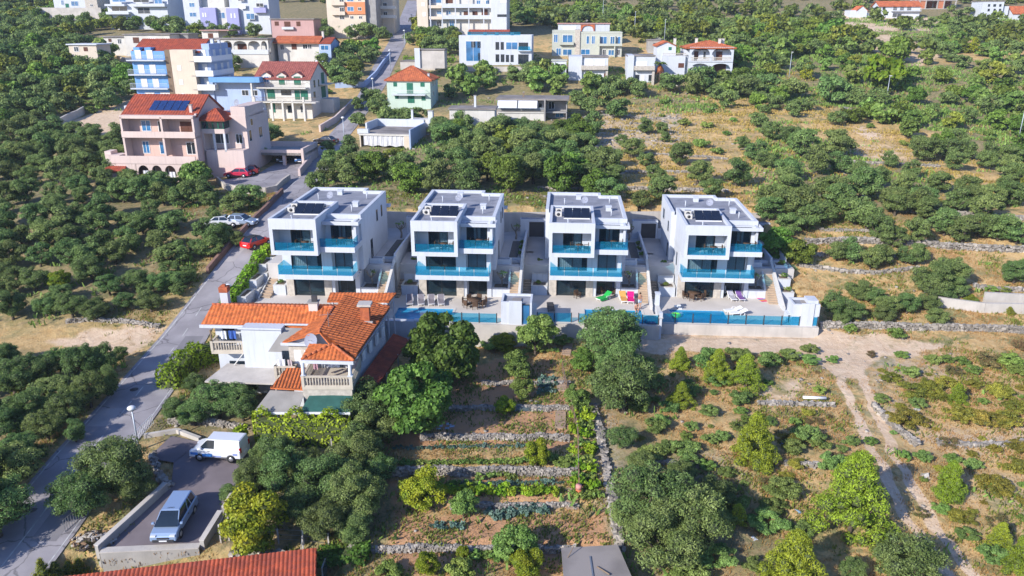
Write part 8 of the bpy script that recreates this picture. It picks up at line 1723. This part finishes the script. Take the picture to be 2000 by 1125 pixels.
# far wood: one mass of small crowns
def farwood():
    g=np.random.default_rng(9); parts=[]; V=[];F_=[];n0=0
    def inland(x,y): return True
    cnt=0; base_=[]
    for k in range(3):
        me=crown_mesh('t',k+50,1.0,(0,1.7),8,130,.24,LM['oak'],'round',.7,br=.42); co=np.zeros(len(me.vertices)*3); me.vertices.foreach_get('co',co); base_.append(co.reshape(-1,3)); bpy.data.meshes.remove(me)
    hs=[(o_.location.x,o_.location.y) for o_ in bpy.data.objects if o_.get('category') in('house','apartment block','villa')]
    tries=0; pts=[]
    while tries<9000:
        tries+=1; y=g.uniform(215,420); x=g.uniform(-.72*y,.72*y)
        if abs(x-float(np.interp(y,ry,RCx)))<9 and y<345: continue
        if y<262 and x<20: continue
        if -110<x<-5 and y<330: continue
        if any(-3<x-a<24 and -9<y-b<14 for a,b in hs): continue
        if x>60 and math.sin(x*.07+1.5*math.sin(y*.05))+math.sin(y*.09+x*.03)>.9+g.uniform(-.5,.5): continue
        if y<270 and x>105 and g.uniform()<.5: continue
        if x>0 and y<235 and x<60: continue
        pts.append((x,y))
        if len(pts)>1500: break
    for _ in range(1500):   # the groves go on past both sides of the view
        y=g.uniform(58,230); x=g.choice([-1,1])*(.70*y+6+g.uniform(0,1)**1.4*90)
        if abs(x-float(np.interp(y,ry,RCx)))<9 or any((x-a)**2+(y-b)**2<14 for a,b in pts[-500:]): continue
        pts.append((x,y))
    z=H(np.array([p[0] for p in pts]),np.array([p[1] for p in pts]))
    for (x,y),zz in zip(pts,z):
        b=base_[g.integers(3)]; s=g.uniform(1.3,3.1) if y>215 else g.uniform(1.6,2.5); a=g.uniform(0,6.28); c,sn=math.cos(a),math.sin(a)
        v=np.stack([(b[:,0]*c-b[:,1]*sn)*s+x,(b[:,0]*sn+b[:,1]*c)*s+y,b[:,2]*s*g.uniform(.8,1.1)+zz-.2],1); V.append(v)
    V=np.concatenate(V); n=len(V)//4; mi=np.repeat(g.integers(0,3,len(pts)),130)
    o=link(bpy.data.objects.new('far_wood',npmesh('far_wood',V,np.arange(n*4).reshape(-1,4),[LM['oak'],LM['olive'],LM['bush']],mi))); o['kind']='stuff'; o['label']='distant green wood covering the hilltop'; o['category']='wood'
farwood()
ONES=['','first','second','third','fourth','fifth','sixth','seventh','eighth','ninth','tenth','eleventh','twelfth','thirteenth','fourteenth','fifteenth','sixteenth','seventeenth','eighteenth','nineteenth']
TENS=['','','twenty','thirty','forty','fifty']
def ordw(n):
    if n<20: return ONES[n]
    t_,u_=divmod(n,10); return ({2:'twentieth',3:'thirtieth',4:'fortieth',5:'fiftieth'}[t_] if u_==0 else TENS[t_]+'-'+ONES[u_])
def label_plants():
    D={}
    for q_ in PLANTS:
        o,kind,x,y,r,lab,grp=q_; o['category']=CATS[kind]
        if lab: o['label']=lab; continue
        b=min(LAND,key=lambda l:math.hypot(l[1]-x,(l[2]-y)*.8)); dx,dy=x-b[1],y-b[2]; side=('right of' if dx>0 else 'left of') if abs(dx)>abs(dy) else ('behind' if dy>0 else 'in front of')
        D.setdefault((kind,b[0],side),[]).append((math.hypot(dx,dy),q_))
    for (kind,ph,side),ls in D.items():
        ls.sort(key=lambda t:t[0])
        for i,(d,q_) in enumerate(ls):
            o=q_[0]; o['group']=LOOK[kind]+'s '+side+' '+ph
            o['label']=f'{LOOK[kind]} {side} {ph}'+('' if len(ls)==1 else ', nearest it' if i==0 else f', {ordw(i+1)} nearest')
def pack(kind,keepn,name,label):
    P=[q_ for q_ in PLANTS if q_[1]==kind]; P.sort(key=lambda q_:-q_[4]*scale_at((q_[2],q_[3],q_[0].location.z))*(1 if q_[5] is None else 9)*(1 if -30<pxof(q_[2],q_[3],q_[0].location.z)[0]<2030 and pxof(q_[2],q_[3],q_[0].location.z+3)[1]>-10 else .01))
    V=[];LT=[];LI=[];MI=[];n0=0; mats=[LM[KINDS[kind][0]],KINDS[kind][1]]
    for q_ in P[keepn:]:
        o=q_[0]; PLANTS.remove(q_); me=o.data if o.data else [c for c in o.children if c.name.startswith('crown')][0].data
        co=np.zeros(len(me.vertices)*3,np.float32); me.vertices.foreach_get('co',co); co=co.reshape(-1,3)*np.array(o.scale); a=o.rotation_euler.z; c_,s_=math.cos(a),math.sin(a)
        V.append(np.stack([co[:,0]*c_-co[:,1]*s_+o.location.x,co[:,0]*s_+co[:,1]*c_+o.location.y,co[:,2]+o.location.z],1))
        lt=np.zeros(len(me.polygons),np.int32); me.polygons.foreach_get('loop_total',lt); li=np.zeros(len(me.loops),np.int32); me.loops.foreach_get('vertex_index',li); mi=np.zeros(len(me.polygons),np.int32); me.polygons.foreach_get('material_index',mi)
        LT.append(lt);LI.append(li+n0);MI.append(mi); n0+=len(co)
        for c in list(o.children): bpy.data.objects.remove(c)
        bpy.data.objects.remove(o)
    if not V: return
    V=np.concatenate(V);LT=np.concatenate(LT);LI=np.concatenate(LI);MI=np.concatenate(MI); me=bpy.data.meshes.new(name)
    me.vertices.add(len(V)); me.vertices.foreach_set('co',V.astype(np.float32).ravel()); me.loops.add(len(LI)); me.loops.foreach_set('vertex_index',LI); me.polygons.add(len(LT)); me.polygons.foreach_set('loop_start',(np.cumsum(LT)-LT).astype(np.int32)); me.polygons.foreach_set('loop_total',LT)
    for m_ in mats: me.materials.append(m_)
    me.polygons.foreach_set('material_index',MI); me.update(calc_edges=True); o=link(bpy.data.objects.new(name,me)); o['kind']='stuff'; o['label']=label; o['category']='grove'
pack('olive_tree',298,'olive_grove','the rest of the olive trees farther up the groves')
label_plants()
# ---------------------------------------------------------------- air
hz=MB().box(-300,-20,-14,320,490,72,MATS['white_render']).build('haze'); hz['kind']='stuff'; hz['label']='thin pale summer haze in the air'; hz['category']='haze'
hm=bpy.data.materials.new('haze'); hm.use_nodes=True; N=hm.node_tree
for n_ in list(N.nodes):
    if n_.type=='BSDF_PRINCIPLED': N.nodes.remove(n_)
pv=N.nodes.new('ShaderNodeVolumePrincipled'); pv.inputs['Density'].default_value=.00017; pv.inputs['Color'].default_value=(.72,.85,1,1); pv.inputs['Anisotropy'].default_value=0
N.links.new(pv.outputs[0],N.nodes['Material Output'].inputs['Volume']); hz.data.materials.clear(); hz.data.materials.append(hm)
